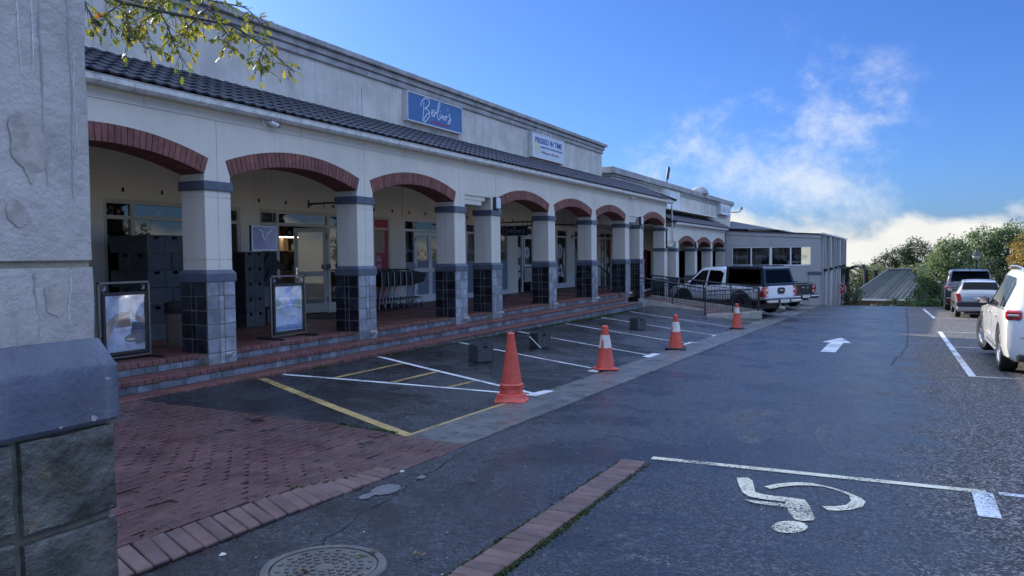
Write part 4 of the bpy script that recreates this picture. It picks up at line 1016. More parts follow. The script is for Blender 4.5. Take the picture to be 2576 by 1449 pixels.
bulkhead('black framed bulkhead lamp between the first two lower arches', FX, 36.98, .42); cctv('white bullet camera at the end of the lower eaves', FX, 43.0, 1.22, 0)
fl_ = thing('flood_light', 'slim dark floodlight tilted up on the parapet of the lower building', 'flood light', (PX+.05, 36.5, 3.42))
b = B(); b.tube([(0, 0, 0), (0, .02, .18), (0, .06, .26)], .03, 8); obj('stand', b, BLACK, fl_); o = obj('head', B().cbox(-.05, .05, -.09, .09, 0, .62, .01), BLACK, fl_, (0, .08, .22), (R(-28), 0, 0)); obj('lens', B().box(-.04, .04, .0905, .0925, .08, .56), M('lens_glass', (.5, .42, .3), .2, 0), o)
fl_ = thing('arm_lamp', 'small lamp on a thin arm at the far corner of the parapet', 'lamp', (PX, 52.25, 2.75))
b = B(); b.tube([(0, 0, 0), (.2, .5, .0), (.4, 1.1, .05), (.45, 1.3, .25)], .03, 8); obj('arm', b, BLACK, fl_); b = B(); b.lathe([(0, .2), (.09, .18), (.12, .05), (.1, -.02), (0, -.02)], 12); obj('head', b, CORN, fl_, (.45, 1.32, .22), smooth=60)

# ------------------------------------------------------------------ restaurant wing
wg = thing('restaurant_wing', 'grey restaurant wing with a white framed window strip facing the car park', 'building', (-6.3, 54, -3.2), world=True)
WY, WX0, WX1 = 44.0, -8.78, -3.82
zt0, zt1 = 1.27, .97
def ztop(x): return zt0+(zt1-zt0)*(x-WX0)/(WX1-WX0)
wa = B(); o0, o1, q0, q1 = -8.42, -4.28, -.70, .37
wa.prism([(WX0, -3.4), (WX1, -3.4), (WX1, q0), (WX0, q0)], 1, WY, WY+.25)
wa.prism([(WX0, q1), (WX1, q1), (WX1, ztop(WX1)), (WX0, ztop(WX0))], 1, WY, WY+.25)
wa.box(WX0, o0, WY, WY+.25, q0, q1).box(o1, WX1, WY, WY+.25, q0, q1)
obj('front_wall', wa, GREYW, wg)
obj('fascia', B().prism([(WX0, ztop(WX0)-.20), (WX1+.05, ztop(WX1)-.20), (WX1+.05, ztop(WX1)), (WX0, ztop(WX0))], 1, WY-.035, WY-.002), GREYW, wg)
obj('roof_edge', B().prism([(WX0, ztop(WX0)+.001), (WX1+.12, ztop(WX1)+.001), (WX1+.12, ztop(WX1)+.05), (WX0, ztop(WX0)+.05)], 1, WY-.09, 63.9), ROOF, wg)
hip = B(); hip.quad((-8.6, 44.1, 1.40), (-5.6, 46, 1.28), (-7.0, 52, 1.45), (-10.0, 52, 2.14)); hip.quad((-10.0, 52, 2.14), (-7.0, 52, 1.45), (-5, 63.5, 1.1), (-10, 63.5, 1.5)); obj('hip_roof', hip, ROOF, wg)
obj('lead_flashing', B().prism([(-8.6, 1.385), (-6.2, 1.27), (-6.2, 1.30), (-8.6, 1.415)], 1, 43.98, 44.06), CHROME, wg)
wn = thing_part('window_strip', wg); f = B(); e = .07; n4 = [(o0+(o1-o0)*k/4) for k in range(5)]
f.cbox(o0, o1, WY+.02, WY+.12, q1-e, q1, .004).cbox(o0, o1, WY-.02, WY+.12, q0, q0+e, .004)
for k, xx in enumerate(n4): f.cbox(max(o0, xx-e/2-(.03 if k == 2 else 0)), min(o1, xx+e/2+(.03 if k == 2 else 0)), WY+.02, WY+.12, q0+e, q1-e, .004)
obj('frame', f, WHITE, wn)
for a, c in zip(n4, n4[1:]):
    obj('pane', B().box(a+e/2, c-e/2, WY+.06, WY+.07, q0+e, q1-e), GLASS, wn)
    text('window_lettering', 'MOKSH', .2, M('window_grey_vinyl', (.17, .18, .20), .5, 0), wn, ((a+c)/2, WY+.055, -.19), facing='-y', width=.62, height=.15)
    obj('lettering_rule', B().box((a+c)/2-.3, (a+c)/2+.3, WY+.054, WY+.056, -.325, -.31), MATS['window_grey_vinyl'], wn)
side = B(); side.box(WX1-.25, WX1, WY+.26, 63.7, -5.5, -.85).box(WX1-.25, WX1, WY+.26, 63.7, .62, .95)
obj('side_wall', side, GREYW, wg)
for k in range(6):
    y = WY+.26+k*3.8; obj('pilaster', B().box(WX1-.25, WX1+.14, y-.0+(.02 if k == 0 else 0), y+.55, -5.5, .93), GREYW, wg)
    if k < 5:
        y2 = y+.56; p = thing_part('window', wg); f = B(); f.box(WX1-.16, WX1-.08, y2, y2+.08, -.85, .62).box(WX1-.16, WX1-.08, y2+3.16, y2+3.24, -.85, .62).box(WX1-.16, WX1-.08, y2+1.6, y2+1.68, -.85, .62).box(WX1-.16, WX1-.08, y2, y2+3.24, .55, .62).box(WX1-.16, WX1-.08, y2, y2+3.24, -.85, -.78)
        obj('frame', f, WHITE, p); obj('pane', B().box(WX1-.12, WX1-.11, y2, y2+3.24, -.8, .6), GLASS, p)
        obj('sill_band', B().box(WX1, WX1+.05, y2, y2+3.24, -3.0, -.95), GREYW, wg)
        q = B(); q.cbox(WX1+.14, WX1+.34, y+.15, y+.42, -1.0, -.86, .02); obj('down_light', q, BLACK, wg)
        q = B(); q.tube([(WX1+.2, y+.3, .9), (WX1+.2, y+.3, -3.5)], .045, 8); obj('rain_pipe', q, PVC if k % 2 else GREYW, wg)
obj('pedestal_band', B().cbox(WX1-.62, WX1+.1, WY-.1, WY-.002, -1.16, -1.0, .02), BLUE, wg); obj('pedestal', B().cbox(WX1-.55, WX1+.04, WY-.06, WY-.001, -3.2, -1.16, .01), GREYW, wg)
obj('side_gutter', B().cbox(WX1+.02, WX1+.2, WY-.1, 63.9, .96, 1.06, .01), GUT, wg)
bk = B(); bk.box(WX0, -6.9, 63.5, 63.7, -4, 1.3).box(-6.9, WX1, 63.5, 63.7, -4, -.95).box(-6.9, WX1, 63.5, 63.7, .45, 1.1).box(-5.4, -5.25, 63.5, 63.7, -.95, .45).box(WX0, WX0+.2, WY+.3, 63.5, -4, 1.3); obj('rear_wall', bk, DARK, wg)
obj('floor', B().box(WX0, WX1-.26, WY+.26, 63.4, -1.75, -1.6), DARK, wg)
CLOTH = M('table_linen', (.5, .47, .4), .7, .05, 4)
for k, (x, y) in enumerate(((-7.4, 47), (-5.4, 47.5), (-6.6, 51), (-4.9, 52))):
    t = thing('restaurant_table', ['dining table seen behind the leftmost wing window', 'dining table seen behind the rightmost wing window', 'dining table deeper inside the wing, left', 'dining table deeper inside the wing, right'][k], 'table', (x, y, -1.6), 0, 'tables in the restaurant wing')
    obj('top', B().cbox(-.45, .45, -.45, .45, .82, .87, .01), CLOTH, t); q = B(); q.cyl((0, 0, .02), (0, 0, .82), .05); q.cyl((0, 0, 0), (0, 0, .03), .28); obj('pedestal', q, BLACK, t)

# ------------------------------------------------------------------ ramp and its railings
RP = M('ramp_paving', (.16, .09, .08), .6, .2, 4, .3, 60)
ramp = thing('access_ramp', 'concrete wheelchair ramp rising beside the pickup to the arcade', 'ramp', (-6.5, 29, -2.3), world=True)
A0, A1 = Vector((-8.75, 27.75, 0)), Vector((-6.5, 28.95, 0)); Bq0, Bq1 = Vector((-9.0, 30.2, 0)), Vector((-4.75, 30.0, 0))
def rz_(t): return -1.66+t*(-2.14+1.66)
r = B()
r.quad((-8.75, 27.75, -1.70), (-6.5, 28.95, -2.13), (-5.0, 29.9, -2.22), (-9.0, 30.2, -1.70)); r.quad((-6.5, 28.95, -2.13), (-5.95, 26.45, -2.19), (-4.62, 29.3, -2.25), (-5.0, 29.9, -2.22)); obj('deck', r, RP, ramp)
def kerb(b, p, q, w_, zb):
    p = Vector(p); q = Vector(q); d = (q-p); d.z = 0; d.normalize(); n_ = Vector((-d.y, d.x, 0))*w_/2
    c = [p-n_, q-n_, q+n_, p+n_]; i = len(b.v); b.v += [(k.x, k.y, zb(k)) for k in c]+[tuple(k) for k in c]
    b.f += [tuple(i+k for k in f_) for f_ in ((3,2,1,0),(4,5,6,7),(0,1,5,4),(1,2,6,5),(2,3,7,6),(3,0,4,7))]
kb = B(); kerb(kb, (-8.75, 27.72, -1.64), (-6.5, 28.95, -2.08), .14, lambda k: gz(k.x, k.y)-.1); obj('near_kerb', kb, RAMPC, ramp)
kb = B(); kerb(kb, (-9.0, 30.25, -1.64), (-4.7, 29.9, -2.12), .14, lambda k: gz(k.x, k.y)-.1); obj('far_kerb', kb, RAMPC, ramp)
kb = B(); kerb(kb, (-5.95, 26.4, -2.10), (-4.62, 29.35, -2.13), .2, lambda k: gz(k.x, k.y)-.1); obj('low_wall', kb, RAMPC, ramp)
def railing(label, p, q, h=.84, n_b=26, posts=3):
    p = Vector(p); q = Vector(q); t = thing('iron_railing', label, 'railing', tuple(p), world=True, group='black iron railings of the ramp'); d = q-p
    b = B(); b.tube([p+Vector((0, 0, h)), q+Vector((0, 0, h))], .026, 8); obj('top_rail', b, BLACK, t)
    b = B(); b.tube([p+Vector((0, 0, h-.15)), q+Vector((0, 0, h-.15))], .011, 6); b.tube([p+Vector((0, 0, .09)), q+Vector((0, 0, .09))], .011, 6); obj('lower_rail', b, BLACK, t)
    for k in range(posts): c = p+d*k/(posts-1); b = B(); b.cyl(c, c+Vector((0, 0, h)), .026, n=8); obj('post', b, BLACK, t)
    for k in range(1, n_b):
        c = p+d*k/n_b; b = B(); b.cyl(c+Vector((0, 0, .09)), c+Vector((0, 0, h-.15)), .0075, n=5); obj('baluster', b, BLACK, t)
        if k % 2 == 0:
            b = B(); b.torus((0, 0, 0), .055, .008, 'y', 14, 5); obj('ring', b, BLACK, t, tuple(c+Vector((0, 0, h-.082))), (0, 0, math.atan2(d.y, d.x)))
    return t
railing('black iron railing with rings along the near edge of the ramp', (-8.7, 27.75, -1.66), (-6.52, 28.93, -2.09), .80, 24)
railing('black iron railing with rings standing on the low concrete wall', (-5.95, 26.42, -2.11), (-4.66, 29.3, -2.14), .84, 22)
railing('longest black iron railing along the far edge of the ramp', (-8.95, 30.2, -1.68), (-4.72, 29.9, -2.13), .84, 40, 5)
hr = thing('step_handrail', 'short sloping black handrail inside the last wide arch', 'handrail', (-11.0, 29.6, FLOOR), world=True)
b = B(); b.tube([(-11.6, 29.7, -.36), (-11.15, 29.7, -.36), (-10.6, 29.7, -.75), (-10.58, 29.7, -.85)], .024, 8); obj('rail', b, BLACK, hr)
for x, zt in ((-11.5, -.36), (-11.2, -.38), (-10.9, -.54), (-10.62, -.74)): b = B(); b.cyl((x, 29.7, zt-.95), (x, 29.7, zt), .014, n=6); obj('upright', b, BLACK, hr)
ins = B(); ins.box(-12.5, -11.2, 28.7, 31.8, -1.42, -1.352).box(-11.2, -10.9, 28.7, 31.8, -1.7, -1.5).box(-12.5, -9.0, 26.3, 28.6, -1.6, -1.3511); obj('inner_landing', ins, PLAT, steps)

# ------------------------------------------------------------------ foreground pillar
pil = thing('entrance_pillar', 'stained grey plaster pillar with blue band and slate base at the left edge', 'pillar', (-1.685, .771, gz(-1.7, .8)), world=True)
xc, yc, h = -1.685, .771, .235
def rbox(x0, x1, y0, y1, z0, z1, c):
    """box with rounded vertical arrises, many rings so the plaster can be slightly uneven"""
    b = B(); n = 5; pts = []
    for cx, cy, a0 in ((x1-c, y1-c, 0), (x0+c, y1-c, 90), (x0+c, y0+c, 180), (x1-c, y0+c, 270)):
        for k in range(n+1): a = R(a0+90*k/n); pts.append((cx+c*math.cos(a), cy+c*math.sin(a)))
    m_ = len(pts); rings = max(2, int((z1-z0)/.03)+1)
    for j in range(rings):
        z = z0+(z1-z0)*j/(rings-1)
        for x, y in pts: b.v.append((x+.0012*math.sin(z*31+y*17), y+.0012*math.sin(z*23+x*11), z))
    for j in range(rings-1):
        for k in range(m_): b.f.append((j*m_+k, j*m_+(k+1) % m_, (j+1)*m_+(k+1) % m_, (j+1)*m_+k))
    b.f.append(tuple(range(m_))[::-1]); b.f.append(tuple((rings-1)*m_+k for k in range(m_))); return b
s = rbox(xc-h, xc+h, yc-h, yc+h, .000, 2.6, .012); obj('shaft', s, PILW, pil, smooth=50)
s = rbox(xc-h, xc+h, yc-h, yc+h, -.175, -.014, .012); obj('shaft_foot', s, PILW, pil, smooth=50)
obj('joint', B().box(xc-h+.008, xc+h-.008, yc-h+.008, yc+h-.008, -.1, .1), GROUT, pil)
s = B(); e = .029; c = .008
ringsB = [(h+.002, -.157, .010), (h+.006, -.160, .012), (h+e-.004, -.206, .014), (h+e, -.213, .014), (h+e, -.27, .014), (h+e, -.318, .014), (h+e-.006, -.326, .010), (h-.02, -.328, .010)]
pts0 = None; nn = 6
for (rr, z, cc) in ringsB:
    for sx, sy, a0 in ((1, 1, 0), (-1, 1, 90), (-1, -1, 180), (1, -1, 270)):
        for k in range(nn): a = R(a0+90*k/(nn-1)); s.v.append((xc+sx*(rr-cc)+cc*math.cos(a), yc+sy*(rr-cc)+cc*math.sin(a), z))
m_ = nn*4
for j in range(len(ringsB)-1):
    for k in range(m_): s.f.append(((j+1)*m_+k, (j+1)*m_+(k+1) % m_, j*m_+(k+1) % m_, j*m_+k))
obj('blue_band', s, M('pillar_blue_paint', (.085, .10, .14), .33, .2, 6, .5, 45, stain=(.22, .22, .225), stain_amt=.85, streak=True, bdist=.008, rvar=.18), pil, smooth=30)
h = .247
obj('base_core', B().box(xc-h+.004, xc+h-.004, yc-h+.004, yc+h-.004, gz(-1.7, .8)-.1, -.327), M('dark_grout', (.13, .12, .095), .85, .3, 14, .7, 60, bdist=.006), pil)
def stone(w_, h_, t=.018):
    """riven slate slab lying in the local XZ plane, rough face towards -Y... built facing +X"""
    b = B(); t = .013; sd = rnd.uniform(0, 90)
    def hgt(u, v_):
        ed = min(u, 1-u, v_, 1-v_); r_ = .0016*math.sin(u*7+sd)+.0014*math.sin(v_*9+sd*2)+.001*math.sin((u+v_)*17+sd)
        return (t+r_) if ed > .03 else (t-.002 if ed > .008 else .0)
    us = [0, .009, .035]+[.035+.93*k/6 for k in range(1, 6)]+[.965, .991, 1]; vs_ = us
    for v_ in vs_:
        for u in us: b.v.append((hgt(u, v_), (u-.5)*w_+.0011*math.sin(v_*11+sd), (v_-.5)*h_+.0011*math.sin(u*9+sd)))
    L_ = len(us)
    for j in range(L_-1):
        for i in range(L_-1): a = j*L_+i; b.f.append((a, a+1, a+L_+1, a+L_))
    return b
zg = gz(-1.7, .8)
for face in ('x', '-y', '+y'):
    u0 = h+.006
    for w_ in (.19, .075, .175):
        uc = u0-w_/2; u0 -= w_+.014
        z = -.333
        while z > zg+.02:
            hh = .176 if w_ > .1 else .165; zc = z-hh/2
            if face == 'x': loc, rot = (xc+h-.004, yc+uc, zc), (0, 0, 0)
            elif face == '-y': loc, rot = (xc+uc, yc-h+.004, zc), (0, 0, R(-90))
            else: loc, rot = (xc-uc, yc+h-.004, zc), (0, 0, R(90))
            obj('slate_stone', stone(w_, hh), BIGSTONE, pil, loc, rot, smooth=35); z -= hh+.014
h = .235
LIME = M('lime_streak', (.60, .60, .58), .5, .15, 30, .5, 80)
DSTR = M('damp_streak', (.34, .32, .295), .35, .2, 30, .3, 80)
def streak(y, z0, z1, w_, mat, x=xc+h+.0012):
    b = B(); n = 26; ph = rnd.uniform(0, 9)
    for k in range(n+1):
        t = k/n; z = z0+(z1-z0)*t; yy_ = y+.0030*math.sin(t*6+ph)+.0009*math.sin(t*27+ph)+.0005*math.sin(t*63+ph*2); ww = w_*(.55+.45*math.sin(t*17+ph)**2)*(1 if t < .93 else .4)
        b.v += [(x+.0012*math.sin(z*31+yy_*17), yy_-ww, z), (x+.0006+.0012*math.sin(z*31+yy_*17), yy_+ww, z)]
    for k in range(n): b.f.append((2*k, 2*k+1, 2*k+3, 2*k+2))
    obj('drip_streak', b, mat, pil)
for y, a, b_, w_, mt in ((.872, 1.1, .30, .0014, LIME), (.893, 1.1, .33, .0017, LIME), (.912, 1.0, .14, .0022, DSTR), (.965, .7, .12, .0018, DSTR), (.975, .42, .2, .0008, LIME), (.885, -.02, -.155, .0018, DSTR), (.95, -.03, -.13, .0012, LIME)): streak(y, a, b_, w_, mt)
PATCH = M('peeled_plaster', (.385, .355, .31), .6, .2, 30, .3, 60)
for poly in ([(.845, .26), (.87, .275), (.905, .25), (.922, .215), (.915, .18), (.895, .165), (.885, .14), (.87, .17), (.85, .19)], [(.835, .10), (.85, .115), (.872, .10), (.88, .075), (.86, .06), (.84, .075)], [(.90, -.05), (.93, -.045), (.945, -.08), (.93, -.11), (.905, -.10)]):
    b = B(); b.quad(*[(xc+h+.0022, y_, z_) for y_, z_ in ragged(poly, .0022, 5)]); obj('peeled_patch', b, PATCH, pil)
CHIP = M('chipped_paint', (.30, .29, .28), .6, .25, 60, .4, 90)
for k, (y_, z_) in enumerate(((.905, -.317), (1.004, -.238), (.972, -.312))):
    r_ = .004+.0035*((k*7) % 5)/4; n = 9; b = B(); b.quad(*[(xc+h+e+.0012, y_+r_*(1+.35*math.sin(k+3*a))*math.cos(a), z_+r_*.7*(1+.35*math.sin(2*k+2*a))*math.sin(a)) for a in [2*math.pi*q/n for q in range(n)]]); obj('paint_chip', b, CHIP, pil)
# ------------------------------------------------------------------ traffic cones
def cone(name, label, loc, ht, rbase, sleeve, rz, base):
    t = thing(name, label, 'traffic cone', loc, rz, 'traffic cones along the channel')
    sl = rbase/ht
    dent = (lambda a, z: 1+.05*math.sin(2*a+z*6)*(1 if z < ht*.5 else .3)+.03*math.sin(5*a+z*30)*(z < ht*.35))
    if base == 'tiered':
        b = B(); b.lathe([(0, 0), (rbase*1.42, 0), (rbase*1.42, .02), (rbase*1.3, .035), (rbase*1.22, .09), (rbase*1.05, .1), (rbase*.98, .10)], 28); obj('foot', b, ORANGE, t, smooth=40)
        b = B(); b.lathe([(rbase*.95, .09), (rbase*.9, .17), (rbase*.98, .175), (rbase*1.0, .19), (rbase*.9, .195), (rbase*.97, .21), (rbase*.93, .22), (rbase*.84, .23), (rbase*.3, ht-.05), (rbase*.31, ht-.04), (rbase*.31, ht-.015), (rbase*.2, ht), (0, ht)], 28, wob=dent); obj('body', b, ORANGE, t, smooth=40)
        sq = B(); sq.cbox(-rbase*1.3, rbase*1.3, -rbase*1.3, rbase*1.3, 0, .018, .006); obj('skirt', sq, ORANGE, t)
    else:
        fw = 1.12 if base == 'own' else 1.4; b = B(); b.cbox(-rbase*fw, rbase*fw, -rbase*fw, rbase*fw, .0, .028, .008); b.v = [(x, y, z+.02*(1 if x*y > 0 else 0)*(abs(x) > rbase)) for x, y, z in b.v]; obj('foot', b, RUBBER if base == 'rubber' else ORANGE, t)
        b = B(); b.lathe([(rbase, .026), (rbase*.94, .07), (rbase*.33, ht-.06), (rbase*.34, ht-.05), (rbase*.34, ht-.02), (rbase*.22, ht), (0, ht)], 28, wob=dent); obj('body', b, ORANGE, t, smooth=40)
    if sleeve:
        z0, z1 = sleeve; q = lambda z: rbase*(.94-(.94-.33)*(z-.07)/(ht-.13))
        b = B(); nS = 28
        for k in range(nS):
            a = 2*math.pi*k/nS
            zz0 = z0+(.03*math.sin(3*a+1)+.018*math.sin(7*a) if base == 'rubber_torn' else 0)
            for z in (zz0, (z0+z1)/2, z1): d_ = dent(a, z); b.v.append(((q(z)*d_+.004)*math.cos(a), (q(z)*d_+.004)*math.sin(a), z))
        for k in range(nS):
            for j in (0, 1): A = k*3+j; Bn = ((k+1) % nS)*3+j; b.f.append((A, Bn, Bn+1, A+1))
        obj('sleeve', b, SLEEVE, t, smooth=60)
    return t
def gl(x, y, d=.004): return (x, y, gz(x, y)+d)
cone('traffic_cone', 'tallest plain orange cone with ringed foot at the corner of the yellow lines', gl(-4.5, 8.86, .008), .89, .155, None, .3, 'tiered')
cone('traffic_cone', 'orange cone with scuffed white sleeve, nearest of the three sleeved cones', gl(-4.5, 12.42, .014), .76, .165, (.38, .60), .8, 'own')
cone('traffic_cone', 'orange cone with white sleeve and curled black foot, second of the sleeved cones', gl(-4.38, 16.6, .014), .76, .16, (.38, .60), .2, 'rubber')
cone('traffic_cone', 'orange cone with torn white sleeve in front of the ramp, farthest cone', gl(-4.38, 23.65, .014), .76, .155, (.47, .64), .3, 'rubber')

# ------------------------------------------------------------------ crates
def crate_proto(w_, d_, hh, name):
    """open-topped crate: ends face +-X (width w_ along Y, depth d_ along X)"""
    t = thing(name, 'x', 'crate', (0, 0, -50)); x, y = d_/2, w_/2; k = .012
    obj('bottom', B().box(-x+k, x-k, -y+k, y-k, 0, .012), BPLAS, t)
    for s in (1, -1):
        e = B(); X0, X1 = sorted((s*x, s*(x-k))); hw = w_*.15
        e.box(X0, X1, -y, y, 0, hh*.76).box(X0, X1, -y, -hw, hh*.76, hh*.93).box(X0, X1, hw, y, hh*.76, hh*.93).box(X0, X1, -y, y, hh*.93, hh)
        obj('end_wall', e, BPLAS, t)
        r_ = B(); a, c = sorted((s*x, s*(x+.006)))
        r_.cbox(a, c, -y, y, hh*.955, hh, .002).cbox(a, c, -y, y, 0, .02, .002).cbox(a, c, -y, -y+.022, .02, hh*.955, .002).cbox(a, c, y-.022, y, .02, hh*.955, .002).cbox(a, c, -y+.022, y-.022, hh*.70, hh*.73, .002)
        obj('ribs', r_, BPLAS, t)
        q = B(); q.torus((s*(x+.001), 0, hh*.36), w_*.16, .004, 'x', 20, 5); obj('embossed_ring', q, BPLAS, t)
        e = B(); Y0, Y1 = sorted((s*y, s*(y-k))); e.box(-x+k, x-k, Y0, Y1, 0, hh); a, c = sorted((s*y, s*(y+.006)))
        e.cbox(-x, x, a, c, hh*.955, hh, .002).cbox(-x, x, a, c, 0, .02, .002).cbox(-x, -x+.022, a, c, .02, hh*.955, .002).cbox(x-.022, x, a, c, .02, hh*.955, .002); obj('side_wall', e, BPLAS, t)
    return t
cr = crate_proto(.355, .46, .288, 'plastic_crate'); first = True
rows = ['bottom row', 'second row', 'third row', 'fourth row', 'fifth row', 'top row']
def place(proto, loc, rz, label, group):
    global USEDP
    if proto.name not in USEDP: USEDP.add(proto.name); proto.location = loc; proto.rotation_euler = (0, 0, rz); proto['label'] = label; proto['group'] = group; return proto
    return copy_tree(proto, loc, rz, label, group)
USEDP = set()
for k in range(6):
    z = FLOOR+k*.294+.001
    end_on = (k % 2 == 1)
    wd, dp_ = (.36, .465) if end_on else (.47, .36)
    nY = 4 if end_on else 3
    for j in range(nY):
        for i in range(1 if j else 2):
            place(cr, (-11.1-dp_/2-i*(dp_+.005), 8.63+wd/2+j*(wd+.006), z), (0 if end_on else R(90))+rnd.gauss(0, .008), '%s black crate, %s, %s of the tall stack by the near column' % ('end-on' if end_on else 'side-on', rows[k], ['first from left', 'second from left', 'third from left', 'last'][j] if not i else 'dark left end'), 'crates in the tall stack')
cr2 = crate_proto(.245, .30, .292, 'plastic_crate')
for j in range(2):
    for k in range(5): place(cr2, (-11.4-.15, 11.04+.123+j*.25, FLOOR+k*.297+.001), rnd.gauss(0, .012), 'narrow black crate, %s of the %s column below the pale panel' % (['bottom', 'second from bottom', 'middle', 'second from top', 'top'][k], ['left', 'right'][j]), 'narrow crates stacked in two columns')
cr3 = crate_proto(.33, .27, .292, 'plastic_crate')
place(cr3, gl(-6.56, 11.75), R(-27), 'black open crate on the asphalt nearest the tallest cone', 'crates standing in the parking bays')
place(cr3, gl(-6.61, 14.34), R(-25), 'black open crate with a pale stick across it, middle of the parking bays', 'crates standing in the parking bays')
place(cr3, gl(-6.30, 19.96), R(-24), 'farthest black open crate standing in the parking bays', 'crates standing in the parking bays')
sk = B(); sk.tube([(-6.46, 14.05, gz(-6.4, 14.05)+.02), (-6.72, 14.06, gz(-6.7, 14.1)+.23)], .009, 6); tag(obj('stick', sk, PVC), 'pale stick leaning against the middle crate in the parking bays', 'stick')
# stacked flat trays and dark folded boards behind the second stack
TRAY = M('grey_tray', (.10, .115, .13), .5, .1, 8, pv=.1)
tr = thing('tray', 'x', 'tray', (0, 0, -50)); obj('base', B().box(-.15, .15, -.16, .16, 0, .01), TRAY, tr); obj('rim', B().box(-.16, .16, -.17, -.16, 0, .05).box(-.16, .16, .16, .17, 0, .05).box(-.16, -.15, -.16, .16, 0, .05).box(.15, .16, -.16, .16, 0, .05), TRAY, tr)
for k in range(8): place(tr, (-11.75, 11.86, FLOOR+.36+k*.052), rnd.gauss(0, .02), 'grey flat tray, %s in the low pile behind the second poster stand' % ['lowest', 'second', 'third', 'fourth', 'fifth', 'sixth', 'seventh', 'topmost'][k], 'flat trays in a low pile')
place(cr, (-11.8, 11.95, FLOOR+.03), R(0), 'lattice crate under the pile of grey trays', 'crates under the trays')
bx = thing('folded_boards', 'dark open cardboard flaps standing beside the shop window', 'box', (-11.9, 11.9, -.55), world=True)
CARD = M('black_board', (.015, .016, .02), .6, .1, 6)
obj('box', B().box(-12.2, -11.7, 11.65, 12.2, -.55, .1), CARD, bx)
obj('flap', B().prism([(11.95, .14), (12.42, -.20), (12.35, -.24), (11.75, -.2)], 0, -11.69, -11.66), CARD, bx); obj('flap', B().prism([(11.95, -.25), (12.42, -.55), (11.75, -.58)], 0, -11.69, -11.66), CARD, bx)

# bin
BINM = M('bin_stone', (.13, .115, .085), .7, .2, 10, .5, 60)
bn = thing('litter_bin', 'brown cylindrical litter bin with black liner behind the near column', 'bin', (-9.98, 8.28, FLOOR))
b = B(); b.lathe([(0, 0), (.17, 0), (.185, .06), (.19, .6), (.185, .62), (.17, .62), (.165, .05)], 24); obj('drum', b, BINM, bn, smooth=40)
b = B(); b.lathe([(.196, .52), (.205, .6), (.2, .68), (.16, .70), (.15, .4)], 24, wob=lambda a, z: 1+.03*math.sin(9*a+z*40)); obj('liner', b, RUBBER, bn, smooth=60)

# ------------------------------------------------------------------ poster stands
def poster_stand(label, cx, cy, ang, wd, ht, art):
    """frame stands in the local XZ plane, poster towards -Y"""
    t = thing('poster_stand', label, 'poster stand', (cx, cy, FLOOR), ang, 'poster stands on the arcade floor'); w2 = wd/2
    f = B(); f.cbox(-w2, -w2+.03, -.015, .015, .03, ht, .003).cbox(w2-.03, w2, -.015, .015, .03, ht, .003).cbox(-w2, w2, -.015, .015, ht-.03, ht+.001, .003).cbox(-w2, w2, -.014, .014, .03, .06, .003); obj('stand_frame', f, M('dull_steel', (.16, .16, .17), .3, .1, 9, metal=.8), t)
    for s in (-1, 1): obj('foot', B().cbox(s*w2-.025, s*w2+.025, -.28, .28, 0, .03, .004), BLACK, t); h_ = B(); h_.torus((s*(w2-.1), 0, ht-.065), .022, .005, 'y', 12, 5); h_.torus((s*(w2-.1), 0, ht-.105), .022, .006, 'x', 12, 5); obj('hook', h_, CHROME, t)
    p0, p1, z0, z1 = -w2+.055, w2-.055, .075, ht-.14
    f = B(); f.cbox(p0, p1, -.03, .012, z0, z0+.045, .008).cbox(p0, p1, -.03, .012, z1-.045, z1, .008).cbox(p0, p0+.045, -.03, .012, z0+.045, z1-.045, .008).cbox(p1-.045, p1, -.03, .012, z0+.045, z1-.045, .008); pf = obj('poster_frame', f, BLACK, t)
    po = obj('poster', B().box(p0+.045, p1-.045, -.012, -.008, z0+.045, z1-.045), art[0], t)
    W_, H_ = p1-p0-.09, z1-z0-.09
    lay = 0
    for col, pts in art[1]:
        lay += 1; b = B(); b.quad(*[(p0+.045+u*W_, -.0125-.0006*lay, z0+.045+v_*H_) for u, v_ in pts]); obj('print', b, col, po)
    obj('cover_sheet', B().box(p0+.045, p1-.045, -.026, -.025, z0+.045, z1-.045), COVER, t)
    return t, p0+.045, z0+.045, W_, H_
def pm_(n, c): return M('print_'+n, tuple(min(.8, x*1.6+.05) for x in c), .5, .25, 9)
def ell(cx, cy, rx, ry, n=18, a0=0): return [(cx+rx*math.cos(a0+6.2832*k/n), cy+ry*math.sin(a0+6.2832*k/n)) for k in range(n)]
art1 = (M('poster_blue_grey', (.50, .54, .64), .35, .35, 3.5), [
 (pm_('pale', (.42, .46, .56)), [(.42, .62), (.46, 1), (.78, 1), (.80, .45), (.62, .48)]), (pm_('white', (.6, .64, .72)), [(.16, .72), (.17, .82), (.30, .82), (.30, .70)]), (pm_('white2', (.55, .6, .68)), [(.80, .55), (.80, .82), (.92, .80), (.95, .50)]),
 (pm_('skin', (.30, .22, .18)), [(0, .22), (0, .50), (.22, .66), (.45, .70), (.62, .70), (.58, .64), (.40, .60), (.24, .48), (.06, .24)]), (pm_('skin2', (.28, .21, .17)), [(.68, .62), (.72, .66), (1, .56), (1, .48), (.86, .48)]),
 (pm_('dark', (.045, .05, .07)), [(.60, .20), (.66, .52), (.98, .48), (1, .12), (.8, .1)]), (pm_('brown', (.20, .11, .07)), [(.26, .44), (.34, .58), (.60, .62), (.64, .44)]), (pm_('tray', (.55, .57, .62)), [(.18, .36), (.20, .40), (.66, .44), (.64, .39)]),
 (pm_('cup', (.05, .055, .07)), ell(.62, .22, .16, .07)), (pm_('cuprim', (.42, .36, .26)), ell(.62, .205, .12, .018)), (pm_('grey', (.26, .29, .36)), [(.02, .02), (.02, .12), (.5, .16), (.6, .1), (.98, .06), (.98, .02)])])
